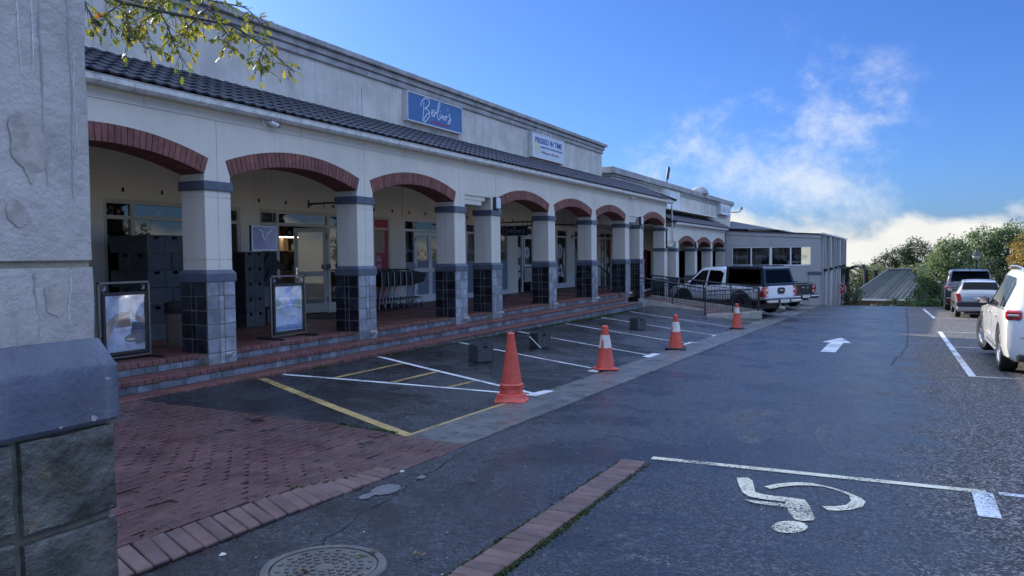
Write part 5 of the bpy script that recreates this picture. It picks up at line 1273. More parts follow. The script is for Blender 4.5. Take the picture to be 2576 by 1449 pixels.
t, px, pz, W_, H_ = poster_stand('poster stand nearest the big pillar showing hands holding food', -9.32, 6.87, R(90), .78, 1.06, art1)
text('lettering', 'WNO', .1, M('poster_letter', (.6, .63, .68), .5, 0), t, (px+.80*W_, -.024, pz+.945*H_), facing='-y', width=.17*W_*1.4, height=.045)
art2 = (M('poster_sky_blue', (.55, .66, .78), .35, .3, 3), [
 (pm_('mount', (.20, .29, .46)), [(.1, .72), (.3, .86), (.42, .96), (.55, .92), (.7, .8), (.98, .7), (.98, .5), (.1, .5)]), (pm_('cloud', (.50, .60, .70)), [(.62, .86), (.7, .99), (.99, .99), (.99, .80), (.8, .78)]), (pm_('cloud2', (.48, .56, .62)), ell(.32, .68, .22, .08)),
 (pm_('veg', (.18, .26, .20)), [(.02, .45), (.05, .72), (.2, .66), (.3, .55), (.28, .4)]), (pm_('veg2', (.2, .3, .24)), [(.68, .5), (.75, .7), (.95, .72), (.98, .45)]), (pm_('lightband', (.5, .56, .62)), [(.02, .55), (.5, .60), (.98, .55), (.98, .52), (.5, .565), (.02, .50)]),
 (pm_('stool', (.55, .6, .66)), [(.3, .36), (.3, .39), (.55, .40), (.55, .37)]), (pm_('stool2', (.58, .63, .7)), ell(.68, .36, .16, .022)), (pm_('leg', (.5, .56, .64)), [(.52, .36), (.42, .18), (.05, .12), (.05, .145), (.38, .2), (.49, .36)]), (pm_('leg2', (.5, .56, .64)), [(.80, .35), (.72, .13), (.68, .13), (.76, .35)]), (pm_('dark2', (.10, .15, .25)), [(.02, .02), (.02, .11), (.45, .14), (.98, .11), (.98, .02)]), (pm_('legc', (.5, .56, .64)), [(.95, .34), (.9, .26), (.97, .15), (.94, .14), (.86, .26), (.92, .34)])])
poster_stand('poster stand in front of the open shop door with a pale outdoor picture', -9.31, 9.96, R(90), .84, 1.06, art2)
# light panel hanging in the second arch
lp = thing('display_sign', 'thin framed pale panel hanging above the narrow crates', 'sign panel', (-10.4, 10.55, .13), world=True)
obj('panel_case', B().cbox(-10.46, -10.41, 10.24, 10.87, .135, .60, .005), BLACK, lp); f = B(); f.cbox(-10.409, -10.395, 10.24, 10.87, .57, .60, .003).cbox(-10.409, -10.395, 10.24, 10.87, .135, .165, .003).cbox(-10.409, -10.395, 10.24, 10.27, .165, .57, .003).cbox(-10.409, -10.395, 10.84, 10.87, .165, .57, .003); obj('panel_rim', f, WHITE, lp)
obj('panel_face', B().box(-10.409, -10.402, 10.27, 10.84, .165, .57), M('panel_lilac', (.36, .36, .46), .12, .15, 3), lp)
sq = B(); sq.tube([(-10.400, 10.42, .53), (-10.400, 10.50, .50), (-10.400, 10.52, .40), (-10.400, 10.56, .335), (-10.400, 10.61, .36), (-10.400, 10.63, .45), (-10.400, 10.70, .50), (-10.400, 10.75, .53)], [.01, .022, .016, .009, .009, .014, .022, .01], 6); sq.v = [(-10.4005+(v[0]+10.400)*.05, v[1], v[2]) for v in sq.v]; obj('print', sq, SIGNW, lp)  # white squiggle is a reflection painted onto the glossy panel face
hk = B(); hk.tube([(-10.43, 10.3, .60), (-10.43, 10.3, 2.02)], .004, 5); hk.tube([(-10.43, 10.8, .60), (-10.43, 10.8, 2.02)], .004, 5); obj('wire', hk, ALU, lp)

# ------------------------------------------------------------------ shopping trolleys (x forward)
GRN = M('green_handle', (.02, .10, .06), .4, .1, 8)
tr_ = thing('shopping_trolley', 'x', 'trolley', (0, 0, -50))
b = B()
def lat(b, p00, p10, p01, p11, nu, nv, r=.0045):
    P = lambda u, v_: (Vector(p00)*(1-u)+Vector(p10)*u)*(1-v_)+(Vector(p01)*(1-u)+Vector(p11)*u)*v_
    for k in range(nu+1): b.tube([P(k/nu, 0), P(k/nu, 1)], r, 4, False)
    for k in range(nv+1): b.tube([P(0, k/nv), P(1, k/nv)], r, 4, False)
T = {(0, 0): (0, -.27, .60), (0, 1): (0, -.27, .98), (1, 0): (.72, -.19, .68), (1, 1): (.80, -.2, .90)}
Rr = {k: (v[0], -v[1], v[2]) for k, v in T.items()}
lat(b, T[0, 0], T[1, 0], T[0, 1], T[1, 1], 13, 7); lat(b, Rr[0, 0], Rr[1, 0], Rr[0, 1], Rr[1, 1], 13, 7); lat(b, T[1, 0], Rr[1, 0], T[1, 1], Rr[1, 1], 8, 6); lat(b, T[0, 0], T[1, 0], Rr[0, 0], Rr[1, 0], 10, 8)
b.quad(T[0, 0], T[0, 1], (.14, -.262, .975), (.12, -.258, .615)); b.quad(Rr[0, 0], Rr[0, 1], (.14, .262, .975), (.12, .258, .615))
for Q in (T, Rr): b.quad(*[(v[0], v[1]*.985, v[2]) for v in (Q[0, 0], Q[1, 0], Q[1, 1], Q[0, 1])])
b.quad(*[(v[0]-.006, v[1], v[2]) for v in (T[1, 0], Rr[1, 0], Rr[1, 1], T[1, 1])]); obj('basket', b, M('black_basket', (.015, .017, .02), .45, .2, 9), tr_)
b = B(); b.tube([T[0, 1], T[1, 1], Rr[1, 1], Rr[0, 1]], .012, 6); obj('basket_rim', b, BPLAS, tr_)
b = B()
for s in (-1, 1):
    b.tube([(-.1, s*.27, 1.02), (0, s*.27, .97), (.02, s*.27, .6), (-.03, s*.26, .5), (-.08, s*.25, .16)], .013, 8); b.tube([(-.08, s*.25, .2), (.68, s*.17, .24)], .012, 6); b.tube([(0, s*.26, .58), (.28, s*.22, .60), (.05, s*.25, .21)], .008, 6)
obj('frame', b, M('zinc_tube', (.36, .37, .39), .35, .1, 9, metal=.7), tr_)
b = B(); lat(b, (-.05, -.22, .24), (.66, -.16, .27), (-.05, .22, .24), (.66, .16, .27), 10, 7, .004); obj('lower_rack', b, BLACK, tr_)
b = B(); b.tube([(-.1, -.27, 1.02), (-.1, .27, 1.02)], .017, 8); obj('handle', b, GRN, tr_)
for x, s in ((-.1, 1), (-.1, -1), (.66, 1), (.66, -1)):
    y = s*(.25 if x < 0 else .16); b = B(); b.lathe([(0, -.014), (.045, -.014), (.06, -.01), (.06, .01), (.045, .014), (0, .014)], 16); o = obj('wheel', b, RUBBER, tr_, (x-.02, y, .061), (R(90), 0, 0), smooth=30); f = B(); f.cbox(-.012, .012, -.022, .022, .05, .15, .003); obj('fork', f, CHROME, tr_, (x-.005, y, 0))
names = ['nearest trolley of the nested row, half hidden by the column', 'second trolley of the nested row outside the red shopfront', 'third trolley of the nested row outside the red shopfront', 'fourth trolley of the nested row', 'fifth trolley of the nested row', 'farthest trolley of the nested row with its whole basket showing']
for k in range(6): place(tr_, (-11.87, 15.72+k*.265, FLOOR), R(90)+rnd.gauss(0, .01), 'black basket '+names[k], 'nested shopping trolleys')

# ------------------------------------------------------------------ vehicles (x forward, origin under the rear axle)
def carpaint(name, c, rough=.25, metal=0.0): return M(name, c, rough, .03, 2, coat=.8, metal=metal, pv=0)
LRED = M('tail_light_red', (.42, .012, .02), .15, .1, 20, coat=1.0); LCLR = M('clear_lamp', (.6, .6, .6), .12, .05, 30, coat=1.0)
PLATE = M('number_plate', (.58, .60, .56), .45, .04, 20); TRIM = M('black_trim', (.022, .023, .025), .45, .1, 9)
SILV = M('alloy', (.52, .53, .54), .28, .05, 9, metal=.9); DALLOY = M('dark_alloy', (.05, .05, .055), .3, .05, 9, metal=.6)
def sec(w_, zb, zs, wt, zt):
    p5 = (.985*w_, zs); p7 = (wt, zt-.09 if zt-zs > .25 else zt-.035)
    return [(0, zb), (.86*w_, zb), (.96*w_, zb+.07), (w_, zb+.22), (w_, zs-.16), p5, ((p5[0]+p7[0])/2+.004, (p5[1]+p7[1])/2), p7, (.93*wt, zt-.022), (.55*wt, zt), (0, zt+.008)]
class Car:
    def __init__(s, stations): s.st = [(x, sec(*a)) for x, a in stations]
    def body(s):
        b = B(); K = len(s.st[0][1]); full = 2*K-2
        for x, q in s.st:
            ring = [(x, y, z) for y, z in q]+[(x, -y, z) for y, z in q[-2:0:-1]]; b.v += ring
        for j in range(len(s.st)-1):
            for k in range(full): b.f.append((j*full+k, j*full+(k+1) % full, (j+1)*full+(k+1) % full, (j+1)*full+k))
        b.f.append(tuple(range(full))[::-1]); e = (len(s.st)-1)*full; b.f.append(tuple(e+k for k in range(full))); return b
    def at(s, x):
        for (x0, a), (x1, c) in zip(s.st, s.st[1:]):
            if x0 <= x <= x1: t = (x-x0)/(x1-x0) if x1 > x0 else 0; return [(p[0]*(1-t)+q[0]*t, p[1]*(1-t)+q[1]*t) for p, q in zip(a, c)]
        return s.st[0][1] if x < s.st[0][0] else s.st[-1][1]
    def side(s, x, z):
        q = s.at(x)
        for (y0, z0), (y1, z1) in list(zip(q, q[1:]))[2:8]:
            if z0 <= z <= z1 and z1 > z0: t = (z-z0)/(z1-z0); return y0+(y1-y0)*t
        return q[5][0]
def bool_cut(me_obj, cutters):
    for c in cutters:
        m = me_obj.modifiers.new('b', 'BOOLEAN'); m.operation = 'DIFFERENCE'; m.object = c; m.solver = 'EXACT'
    dg = bpy.context.evaluated_depsgraph_get(); dg.update(); me = bpy.data.meshes.new_from_object(me_obj.evaluated_get(dg)); me_obj.modifiers.clear(); me_obj.data = me
    for c in cutters: bpy.data.objects.remove(c)
def sidepanel(car, name, poly, mat, root, off=.006, both=True, dense=True):
    for s in ((1, -1) if both else (1,)):
        b = B(); n = len(poly)
        # subdivide the outline so it hugs the body, fan from the centroid
        pts = []
        for (x0, z0), (x1, z1) in zip(poly, poly[1:]+poly[:1]):
            for k in range(3): t = k/3; pts.append((x0+(x1-x0)*t, z0+(z1-z0)*t))
        cx = sum(p[0] for p in poly)/n; cz = sum(p[1] for p in poly)/n
        rings = [[(cx+(x-cx)*f, cz+(z-cz)*f) for x, z in pts] for f in (1, .66, .33)]
        for ri, rg in enumerate(rings): b.v += [(x, s*(car.side(x, z)+(off if ri else off)), z) for x, z in rg]
        m_ = len(pts); b.v.append((cx, s*(car.side(cx, cz)+off), cz))
        for ri in range(2):
            for k in range(m_): f = (ri*m_+k, ri*m_+(k+1) % m_, (ri+1)*m_+(k+1) % m_, (ri+1)*m_+k); b.f.append(f)
        for k in range(m_): b.f.append((2*m_+k, 2*m_+(k+1) % m_, 3*m_))
        obj(name, b, mat, root, smooth='all')
def wheel(root, x, y, r_, wd, alloy, spokes=5, steer=0.0):
    s = 1 if y > 0 else -1
    wp = bpy.data.objects.new('wheel', None); C.objects.link(wp); wp.parent = root; wp.location = (x, y, r_); wp.rotation_euler = (0, 0, steer); wp.empty_display_size = .1
    ri = r_*.66; b = B(); b.lathe([(ri, -wd/2+.01), (r_*.9, -wd/2), (r_*.975, -wd/2+.025), (r_, -wd*.25), (r_, wd*.25), (r_*.975, wd/2-.025), (r_*.9, wd/2), (ri, wd/2-.01)], 32); obj('tyre', b, RUBBER, wp, rot=(R(90), 0, 0), smooth=40)
    b = B(); b.lathe([(ri, -wd/2+.02), (ri, wd/2-.02), (ri*.95, wd/2-.012), (ri*.9, wd/2-.03), (ri*.88, -wd*.1), (0, -wd*.1)], 32)
    o = obj('rim', b, alloy, wp, rot=(R(-90*s), 0, 0), smooth=40)
    q = B()
    for k in range(spokes):
        a = 2*math.pi*k/spokes
        for dd in (-.13, .13):
            q.ext(B().cbox(.05, ri*.93, -.018, .018, wd/2-.07, wd/2-.025, .006), Matrix.Rotation(a+dd, 4, 'Z'))
    q.cyl((0, 0, wd/2-.09), (0, 0, wd/2-.02), .075, n=16); obj('spokes', q, alloy, o)
def build_car(name, label, cat, loc, rz, st, paint, r_, wb, track, wd, alloy, arch=None, spokes=5, steer=0.0):
    t = thing(name, label, cat, loc, rz); car = Car(st); bo = obj('body', car.body(), paint, t, smooth=38)
    bpy.context.view_layer.update()
    cut = []
    wmax = max(q[1][3][0] for q in car.st)
    for x in (0, wb):
        for s in (-1, 1):
            b = B(); b.cyl((x, s*(wmax-.34), r_+.01), (x, s*(wmax+.2), r_+.01), r_*(arch or 1.13), n=36); co = obj('cut', b, TRIM, t); cut.append(co)
    bpy.context.view_layer.update(); bool_cut(bo, cut)
    bo.data.polygons.foreach_set('use_smooth', [True]*len(bo.data.polygons)); bo.data.set_sharp_from_angle(angle=R(32))
    for x in (0, wb):
        for s in (-1, 1): wheel(t, x, s*(track/2), r_, wd, alloy, spokes, steer if x else 0)
    b = B(); b.box(-.5, wb+.5, -track/2+.2, track/2-.2, r_*.55, r_*.55+.2); obj('underbody', b, TRIM, t)
    return t, car
def mirror(t, x, y, z, paint, s=1):
    b = B(); b.lathe([(0, -.10), (.06, -.09), (.085, -.03), (.08, .05), (.05, .09), (0, .10)], 14); b.v = [(v[0]*.9, v[2], v[1]*.85) for v in b.v]; o = obj('mirror', b, paint, t, (x, y*1.0+s*.1, z), smooth='all'); obj('mirror_glass', B().box(-.082, -.076, -.07, .07, -.05, .05), CHROME, o); obj('mirror_arm', B().box(-.03, .03, min(-s*.16, 0), max(-s*.16, 0), -.075, -.045), TRIM, o)
def rearquad(t, name, mat, x0, z0, x1, z1, w0, w1, off=.008, y0=None):
    b = B(); nx, nz = Vector((-(z1-z0), 0, (x1-x0))).normalized()[0], Vector((-(z1-z0), 0, (x1-x0))).normalized()[2]
    ya, yb = (-w0, w0) if y0 is None else y0
    yc_, yd = (-w1, w1) if y0 is None else y0
    o = (nx*off, nz*off); b.quad((x0+o[0], yb, z0+o[1]), (x0+o[0], ya, z0+o[1]), (x1+o[0], yc_, z1+o[1]), (x1+o[0], yd, z1+o[1])); return obj(name, b, mat, t)

# white SUV parked on the right
PW = carpaint('white_car_paint', (.68, .68, .65), .28)
R1 = .39
st = [(-1.02, (.80, .42, .80, .74, .86)), (-.99, (.90, .32, .92, .82, .99)), (-.95, (.95, .28, .98, .80, 1.10)), (-.86, (.97, .26, 1.02, .78, 1.22)), (-.50, (.985, .25, 1.04, .70, 1.66)), (-.30, (.985, .25, 1.04, .70, 1.715)), (.4, (.985, .25, 1.02, .71, 1.745)), (1.2, (.985, .25, 1.0, .71, 1.745)), (1.75, (.985, .25, .98, .70, 1.69)), (2.5, (.98, .25, .97, .72, 1.20)), (2.65, (.98, .25, .96, .80, 1.06)), (3.4, (.97, .26, .90, .80, .98)), (3.75, (.92, .28, .80, .76, .88)), (3.92, (.80, .34, .66, .66, .74))]
t, car = build_car('parked_suv', 'sunlit white SUV at the right edge with red tail lights', 'car', gl(2.50, 15.62), R(90), st, PW, R1, 3.05, 1.69, .27, SILV, 1.12, 5, R(12))
sidepanel(car, 'side_window', [(-.42, 1.12), (-.30, 1.50), (-.02, 1.60), (.02, 1.10)], TGLASS, t); sidepanel(car, 'side_window', [(.06, 1.10), (.02, 1.60), (.98, 1.62), (1.0, 1.06)], TGLASS, t); sidepanel(car, 'side_window', [(1.08, 1.06), (1.06, 1.62), (1.6, 1.58), (2.3, 1.12), (2.3, 1.04)], TGLASS, t)
sidepanel(car, 'window_trim', [(-.47, 1.085), (-.47, 1.105), (2.35, 1.035), (2.35, 1.012)], CHROME, t, .010)
sidepanel(car, 'door_gap', [(.03, .42), (.045, .42), (.05, 1.06), (.035, 1.06)], TRIM, t, .003); sidepanel(car, 'door_gap', [(1.04, .38), (1.055, .38), (1.06, 1.02), (1.045, 1.02)], TRIM, t, .003); sidepanel(car, 'door_gap', [(2.05, .40), (2.065, .40), (2.12, 1.0), (2.105, 1.0)], TRIM, t, .003)
sidepanel(car, 'sill_trim', [(.5, .30), (.5, .37), (2.5, .37), (2.5, .30)], ALU, t, .012); sidepanel(car, 'crease', [(.45, .56), (.45, .575), (2.4, .575), (2.4, .56)], PW, t, .010)
for x in (.25, 1.3):
    for s in (1, -1): obj('door_handle', B().cbox(x, x+.22, -.012, .012, -.018, .018, .008), PW, t, (0, s*(car.side(x, .93)+.025), .93))
rearquad(t, 'rear_window', TGLASS, -.83, 1.25, -.53, 1.63, .66, .60, .012)
for s in (1, -1):
    b = B(); b.cbox(-.16, .06, -.13, .10, -.075, .085, .03); o = obj('tail_light', b, LRED, t, (-.86, s*.84, 1.02), (0, 0, s*-.35), smooth=40); obj('light_bar', B().cbox(-.17, -.155, -.10, .06, -.01, .02, .004), LCLR, o)
    obj('reflector', B().cbox(-.012, .012, -.25, .25, -.022, .022, .006), LRED, t, (-1.005, s*.58, .56), (0, 0, s*-.12)); obj('exhaust_tip', B().cbox(-.02, .05, -.16, .16, -.04, .04, .012), CHROME, t, (-1.0, s*.52, .33))
    b = B(); b.tube([(-.35, s*.66, 1.715), (-.25, s*.665, 1.765), (.4, s*.67, 1.79), (1.3, s*.67, 1.785), (1.6, s*.66, 1.735)], .018, 8); obj('roof_rail', b, ALU, t)
    mirror(t, 2.1, s*.93, 1.10, BLACK if s < 0 else TRIM, s)
obj('bumper_lip', B().cbox(-1.03, -.9, -.82, .82, .28, .40, .03), TRIM, t); obj('number_plate', B().cbox(-1.04, -1.03, -.26, .26, .70, .82, .003), PLATE, t); obj('roof_spoiler', B().cbox(-.62, -.35, -.60, .60, 1.675, 1.72, .015), PW, t); obj('tailgate_gap', B().box(-1.024, -1.02, -.78, .78, .66, .668), TRIM, t)

# silver hatchback
PS = carpaint('silver_car_paint', (.40, .39, .37), .3, .55)
st = [(-.66, (.66, .34, .62, .60, .70)), (-.63, (.76, .26, .74, .70, .86)), (-.58, (.80, .24, .88, .68, 1.0)), (-.53, (.81, .23, .91, .66, 1.08)), (-.34, (.82, .22, .92, .585, 1.38)), (-.1, (.82, .22, .92, .56, 1.44)), (.8, (.82, .22, .90, .56, 1.45)), (1.25, (.82, .22, .89, .55, 1.41)), (1.95, (.82, .22, .88, .60, 1.02)), (2.1, (.82, .22, .86, .68, .93)), (2.75, (.80, .24, .78, .66, .82)), (3.05, (.72, .28, .66, .60, .70)), (3.12, (.6, .34, .56, .5, .6))]
t, car = build_car('parked_hatchback', 'small silver hatchback parked between the white and the black SUV', 'car', gl(2.72, 34.6), R(90), st, PS, .295, 2.47, 1.42, .19, SILV, 1.14, 6)
sidepanel(car, 'side_window', [(-.30, 1.0), (-.14, 1.31), (.38, 1.34), (.42, .96)], TGLASS, t); sidepanel(car, 'side_window', [(.48, .96), (.46, 1.34), (1.15, 1.34), (1.72, .98), (1.72, .93)], TGLASS, t)
rearquad(t, 'rear_window', TGLASS, -.53, 1.09, -.36, 1.36, .61, .54, .014)
for s in (1, -1):
    b = B(); b.cbox(-.10, .06, -.07, .09, -.16, .14, .02); b.v = [(v[0], v[1]+s*v[2]*.25, v[2]) for v in b.v]; obj('tail_light', b, LRED, t, (-.56, s*.70, .80), smooth=40)
    sidepanel(car, 'rubbing_strip', [(.3, .50), (.3, .55), (2.05, .55), (2.05, .50)], TRIM, t, .012, both=False); mirror(t, 1.75, s*.78, .98, TRIM, s)
obj('bumper', B().cbox(-.70, -.5, -.80, .80, .44, .64, .04), TRIM, t); obj('lower_bumper', B().cbox(-.69, -.5, -.78, .78, .26, .44, .04), PS, t); obj('number_plate', B().cbox(-.676, -.668, -.22, .22, .72, .82, .003), PLATE, t); obj('wiper', B().box(-.46, -.44, -.1, .22, 1.10, 1.11), TRIM, t); obj('handle_strip', B().cbox(-.675, -.66, -.18, .18, .68, .69, .002), PS, t)

# black SUV
PB = carpaint('black_car_paint', (.015, .017, .022), .18)
st = [(-.95, (.84, .40, .80, .80, .92)), (-.92, (.96, .32, 1.0, .88, 1.08)), (-.86, (.99, .30, 1.10, .84, 1.20)), (-.70, (1.0, .29, 1.14, .82, 1.40)), (-.55, (1.0, .28, 1.14, .78, 1.80)), (-.3, (1.0, .28, 1.14, .77, 1.87)), (.6, (1.0, .28, 1.12, .77, 1.89)), (1.6, (1.0, .28, 1.1, .76, 1.84)), (2.3, (1.0, .28, 1.08, .80, 1.28)), (2.5, (1.0, .28, 1.06, .86, 1.14)), (3.4, (.97, .3, 1.0, .84, 1.05)), (3.7, (.88, .34, .9, .78, .94))]
t, car = build_car('parked_suv', 'tall black SUV with dark rear glass farthest up the right side', 'car', gl(2.8, 40.7), R(90), st, PB, .39, 2.9, 1.7, .26, DALLOY, 1.12, 6)
sidepanel(car, 'side_window', [(-.55, 1.2), (-.45, 1.66), (.2, 1.72), (.2, 1.2)], TGLASS, t); sidepanel(car, 'side_window', [(.28, 1.2), (.28, 1.72), (1.2, 1.72), (1.2, 1.18)], TGLASS, t); sidepanel(car, 'side_window', [(1.28, 1.18), (1.28, 1.72), (1.55, 1.68), (2.1, 1.25), (2.1, 1.16)], TGLASS, t)
rearquad(t, 'rear_window', TGLASS, -.72, 1.36, -.58, 1.76, .76, .70, .02)
obj('tailgate_trim', B().cbox(-.965, -.94, -.6, .6, 1.03, 1.055, .006), CHROME, t); obj('number_plate', B().cbox(-.975, -.965, -.26, .26, .72, .84, .003), PLATE, t); obj('bumper', B().cbox(-1.0, -.8, -.95, .95, .40, .62, .05), PB, t); obj('bumper_chrome', B().cbox(-1.005, -.95, -.93, .93, .60, .63, .006), CHROME, t); obj('roof_fin', B().prism([(-.35, 1.885), (-.2, 1.885), (-.33, 1.96)], 1, -.015, .015), PB, t); obj('spoiler', B().cbox(-.72, -.45, -.7, .7, 1.79, 1.84, .02), PB, t)
for s in (1, -1): b = B(); b.cbox(-.08, .1, -.1, .08, -.12, .12, .03); obj('tail_light', b, LRED, t, (-.84, s*.88, 1.02), (0, 0, -.3*s), smooth=40); mirror(t, 2.05, s*.98, 1.22, BLACK, s); obj('reflector', B().cbox(-.012, .012, -.12, .12, -.03, .03, .006), LRED, t, (-1.0, s*.72, .5))

# pickups
def pickup(label, loc, rz, paint, canopy):
    r_ = .40
    st = [(-1.16, (.84, .62, .98, .80, 1.06)), (-1.14, (.90, .60, 1.02, .86, 1.12)), (-1.0, (.92, .60, 1.04, .88, 1.145)), (.72, (.92, .52, 1.05, .88, 1.15)), (.80, (.92, .50, 1.06, .80, 1.30)), (.92, (.92, .48, 1.06, .70, 1.76)), (1.2, (.92, .48, 1.06, .69, 1.83)), (2.0, (.92, .48, 1.05, .69, 1.84)), (2.3, (.92, .48, 1.04, .68, 1.80)), (2.95, (.92, .48, 1.02, .74, 1.27)), (3.1, (.92, .48, 1.0, .80, 1.15)), (3.85, (.90, .50, .94, .78, 1.03)), (4.05, (.82, .52, .84, .74, .92)), (4.12, (.7, .56, .74, .64, .8))]
    t, car = build_car('pickup_truck', label, 'pickup', loc, rz, st, paint, r_, 3.09, 1.56, .27, DALLOY, 1.2, 6)
    sidepanel(car, 'side_window', [(1.02, 1.13), (1.0, 1.60), (1.2, 1.70), (1.78, 1.72), (1.8, 1.12)], TGLASS, t); sidepanel(car, 'side_window', [(1.88, 1.12), (1.86, 1.72), (2.2, 1.69), (2.78, 1.24), (2.8, 1.10)], TGLASS, t)
    for x in (.86, 1.84, 2.85): sidepanel(car, 'door_gap', [(x, .55), (x+.012, .55), (x+.012, 1.05), (x, 1.05)], TRIM, t, .003)
    for x in (1.0, 1.98):
        for s in (1, -1): obj('door_handle', B().cbox(x, x+.2, -.012, .012, -.02, .02, .008), paint, t, (0, s*(car.side(x, 1.0)+.02), 1.0))
    b = B(); b.quad((2.98, -.70, 1.27), (2.98, .70, 1.27), (2.36, .60, 1.765), (2.36, -.60, 1.765)); b.v = [(v[0]+.02, v[1], v[2]+.02) for v in b.v]; obj('windscreen', b, TGLASS, t)
    for x in (0, 3.09):
        for s in (1, -1):
            f = B(); n = 16
            for k in range(n+1):
                a = R(-12)+R(204)*k/n
                for rr, yy_ in ((r_*1.18, .90), (r_*1.18, .97), (r_*1.36, .955), (r_*1.38, .915)): f.v.append((x+rr*math.cos(a), s*yy_, r_+.01+rr*math.sin(a)))
            for k in range(n):
                for j in range(3): f.f.append((k*4+j, (k+1)*4+j, (k+1)*4+j+1, k*4+j+1))
            obj('arch_flare', f, TRIM, t)
    # tail
    tg = obj('tailgate', B().cbox(-1.185, -1.15, -.70, .70, .66, 1.13, .02), paint, t); obj('tailgate_badge', B().prism([(-.20, -.04), (-.14, -.13), (.14, -.13), (.20, -.04), (.20, .06), (.14, .11), (-.14, .11), (-.20, .06)], 0, -.02, .0), TRIM, tg, (-1.186, 0, .96)); obj('badge_bar', B().box(-1.2085, -1.2065, -.09, .09, .955, .985), WHITE, tg)
    obj('bumper', B().cbox(-1.36, -1.15, -.92, .92, .46, .66, .03), TRIM, t)
    for s in (1, -1):
        obj('bumper_chrome', B().cbox(-1.375, -1.28, min(s*.36, s*.93), max(s*.36, s*.93), .50, .60, .02), CHROME, t)
        b = B(); b.prism([(-.12, -.18), (.10, -.18), (.16, .06), (.05, .20), (-.12, .20)], 0, -.05, .05); b2_ = B(); b2_.v = [(v[0], v[1], v[2]) for v in b.v]; b2_.f = b.f
        o = obj('tail_light', b2_, LRED, t, (-1.115, s*.80, .90)); o.scale = (1, s, 1); obj('clear_section', B().box(-.056, -.051, -.10, .02, .05, .14).box(-.056, -.051, -.10, .0, -.16, -.05), LCLR, o)
        b = B(); b.prism([(-.0, .72), (.28, .74), (.06, 1.10), (-.0, 1.10)], 1, -.006, .006); obj('light_wrap', b, LRED, t, (-1.15, s*.915, 0)); mirror(t, 2.62, s*.93, 1.20, paint, s)
    obj('number_plate', B().cbox(-1.385, -1.375, -.26, .26, .50, .62, .003), PLATE, t); b = B(); b.tube([(-1.3, 0, .42), (-1.42, 0, .42), (-1.45, 0, .49)], .03, 8); obj('tow_ball', b, TRIM, t)
    for s in (1, -1): b = B(); b.tube([(.55, s*.86, .42), (2.5, s*.86, .42)], .04, 8); obj('side_step', b, TRIM, t)
    if canopy:
        c = B(); prof = [(-1.14, .86, 1.15), (-1.13, .86, 1.20), (-.98, .73, 1.82), (-.90, .72, 1.86), (.86, .72, 1.87), (.86, .86, 1.15)]
        q = [(-1.13, 1.152), (-.98, 1.80), (-.90, 1.86), (.88, 1.87), (.80, 1.152)]
        for s in (1, -1): c.quad(*[(x, s*(.875-(z-1.15)*.21), z) for x, z in (q if s < 0 else q[::-1])])
        for (x0, z0), (x1, z1) in zip(q, q[1:]): c.quad((x0, -(.875-(z0-1.15)*.21), z0), (x0, .875-(z0-1.15)*.21, z0), (x1, .875-(z1-1.15)*.21, z1), (x1, -(.875-(z1-1.15)*.21), z1))
        cp = obj('canopy', c, M('canopy_black', (.02, .022, .028), .25, .1, 5, coat=.4), t)
        for s in (1, -1):
            b = B(); pts = [(-.95, 1.22), (-.86, 1.76), (.70, 1.78), (.66, 1.22)]; b.quad(*[(x, s*(.882-(z-1.15)*.21), z) for x, z in pts]); obj('canopy_window', b, TGLASS, cp)
        rearquad(cp, 'canopy_window', TGLASS, -1.105, 1.25, -.99, 1.74, .74, .64, .012)
        for s in (1, -1): b = B(); b.tube([(-.8, s*.6, 1.895), (.7, s*.6, 1.90)], .018, 6); obj('roof_rack_bar', b, BLACK, cp)
    else:
        b = B()
        for s in (1, -1): b.tube([(-.3, s*.72, 1.18), (.35, s*.70, 1.22), (.66, s*.62, 1.72)], .045, 8)
        b.tube([(.66, -.62, 1.72), (.66, .62, 1.72)], .045, 8); obj('sports_bar', b, BLACK, t); obj('bed_cover', B().cbox(-1.12, .72, -.78, .78, 1.15, 1.18, .01), TRIM, t)
    return t
pickup('white double cab pickup with a black canopy parked behind the ramp railing', gl(-5.06, 31.41, .01), R(148), carpaint('pickup_white', (.76, .77, .79), .3), True)
pickup('dark grey pickup with a sports bar parked beyond the white one', gl(-4.98, 38.0, .01), R(148), carpaint('pickup_grey', (.045, .048, .058), .25, .4), False)
for k, (x, y) in enumerate(((-4.9, 34.6), (-4.8, 36.4))): tag(obj('wheel_stop', B().cbox(-.12, .12, -.28, .28, 0, .13, .02), RAMPC, None, gl(x, y), (0, 0, .5)), ['pale concrete wheel stop just behind the white pickup', 'pale concrete wheel stop under the dark pickup tail'][k], 'wheel stop')

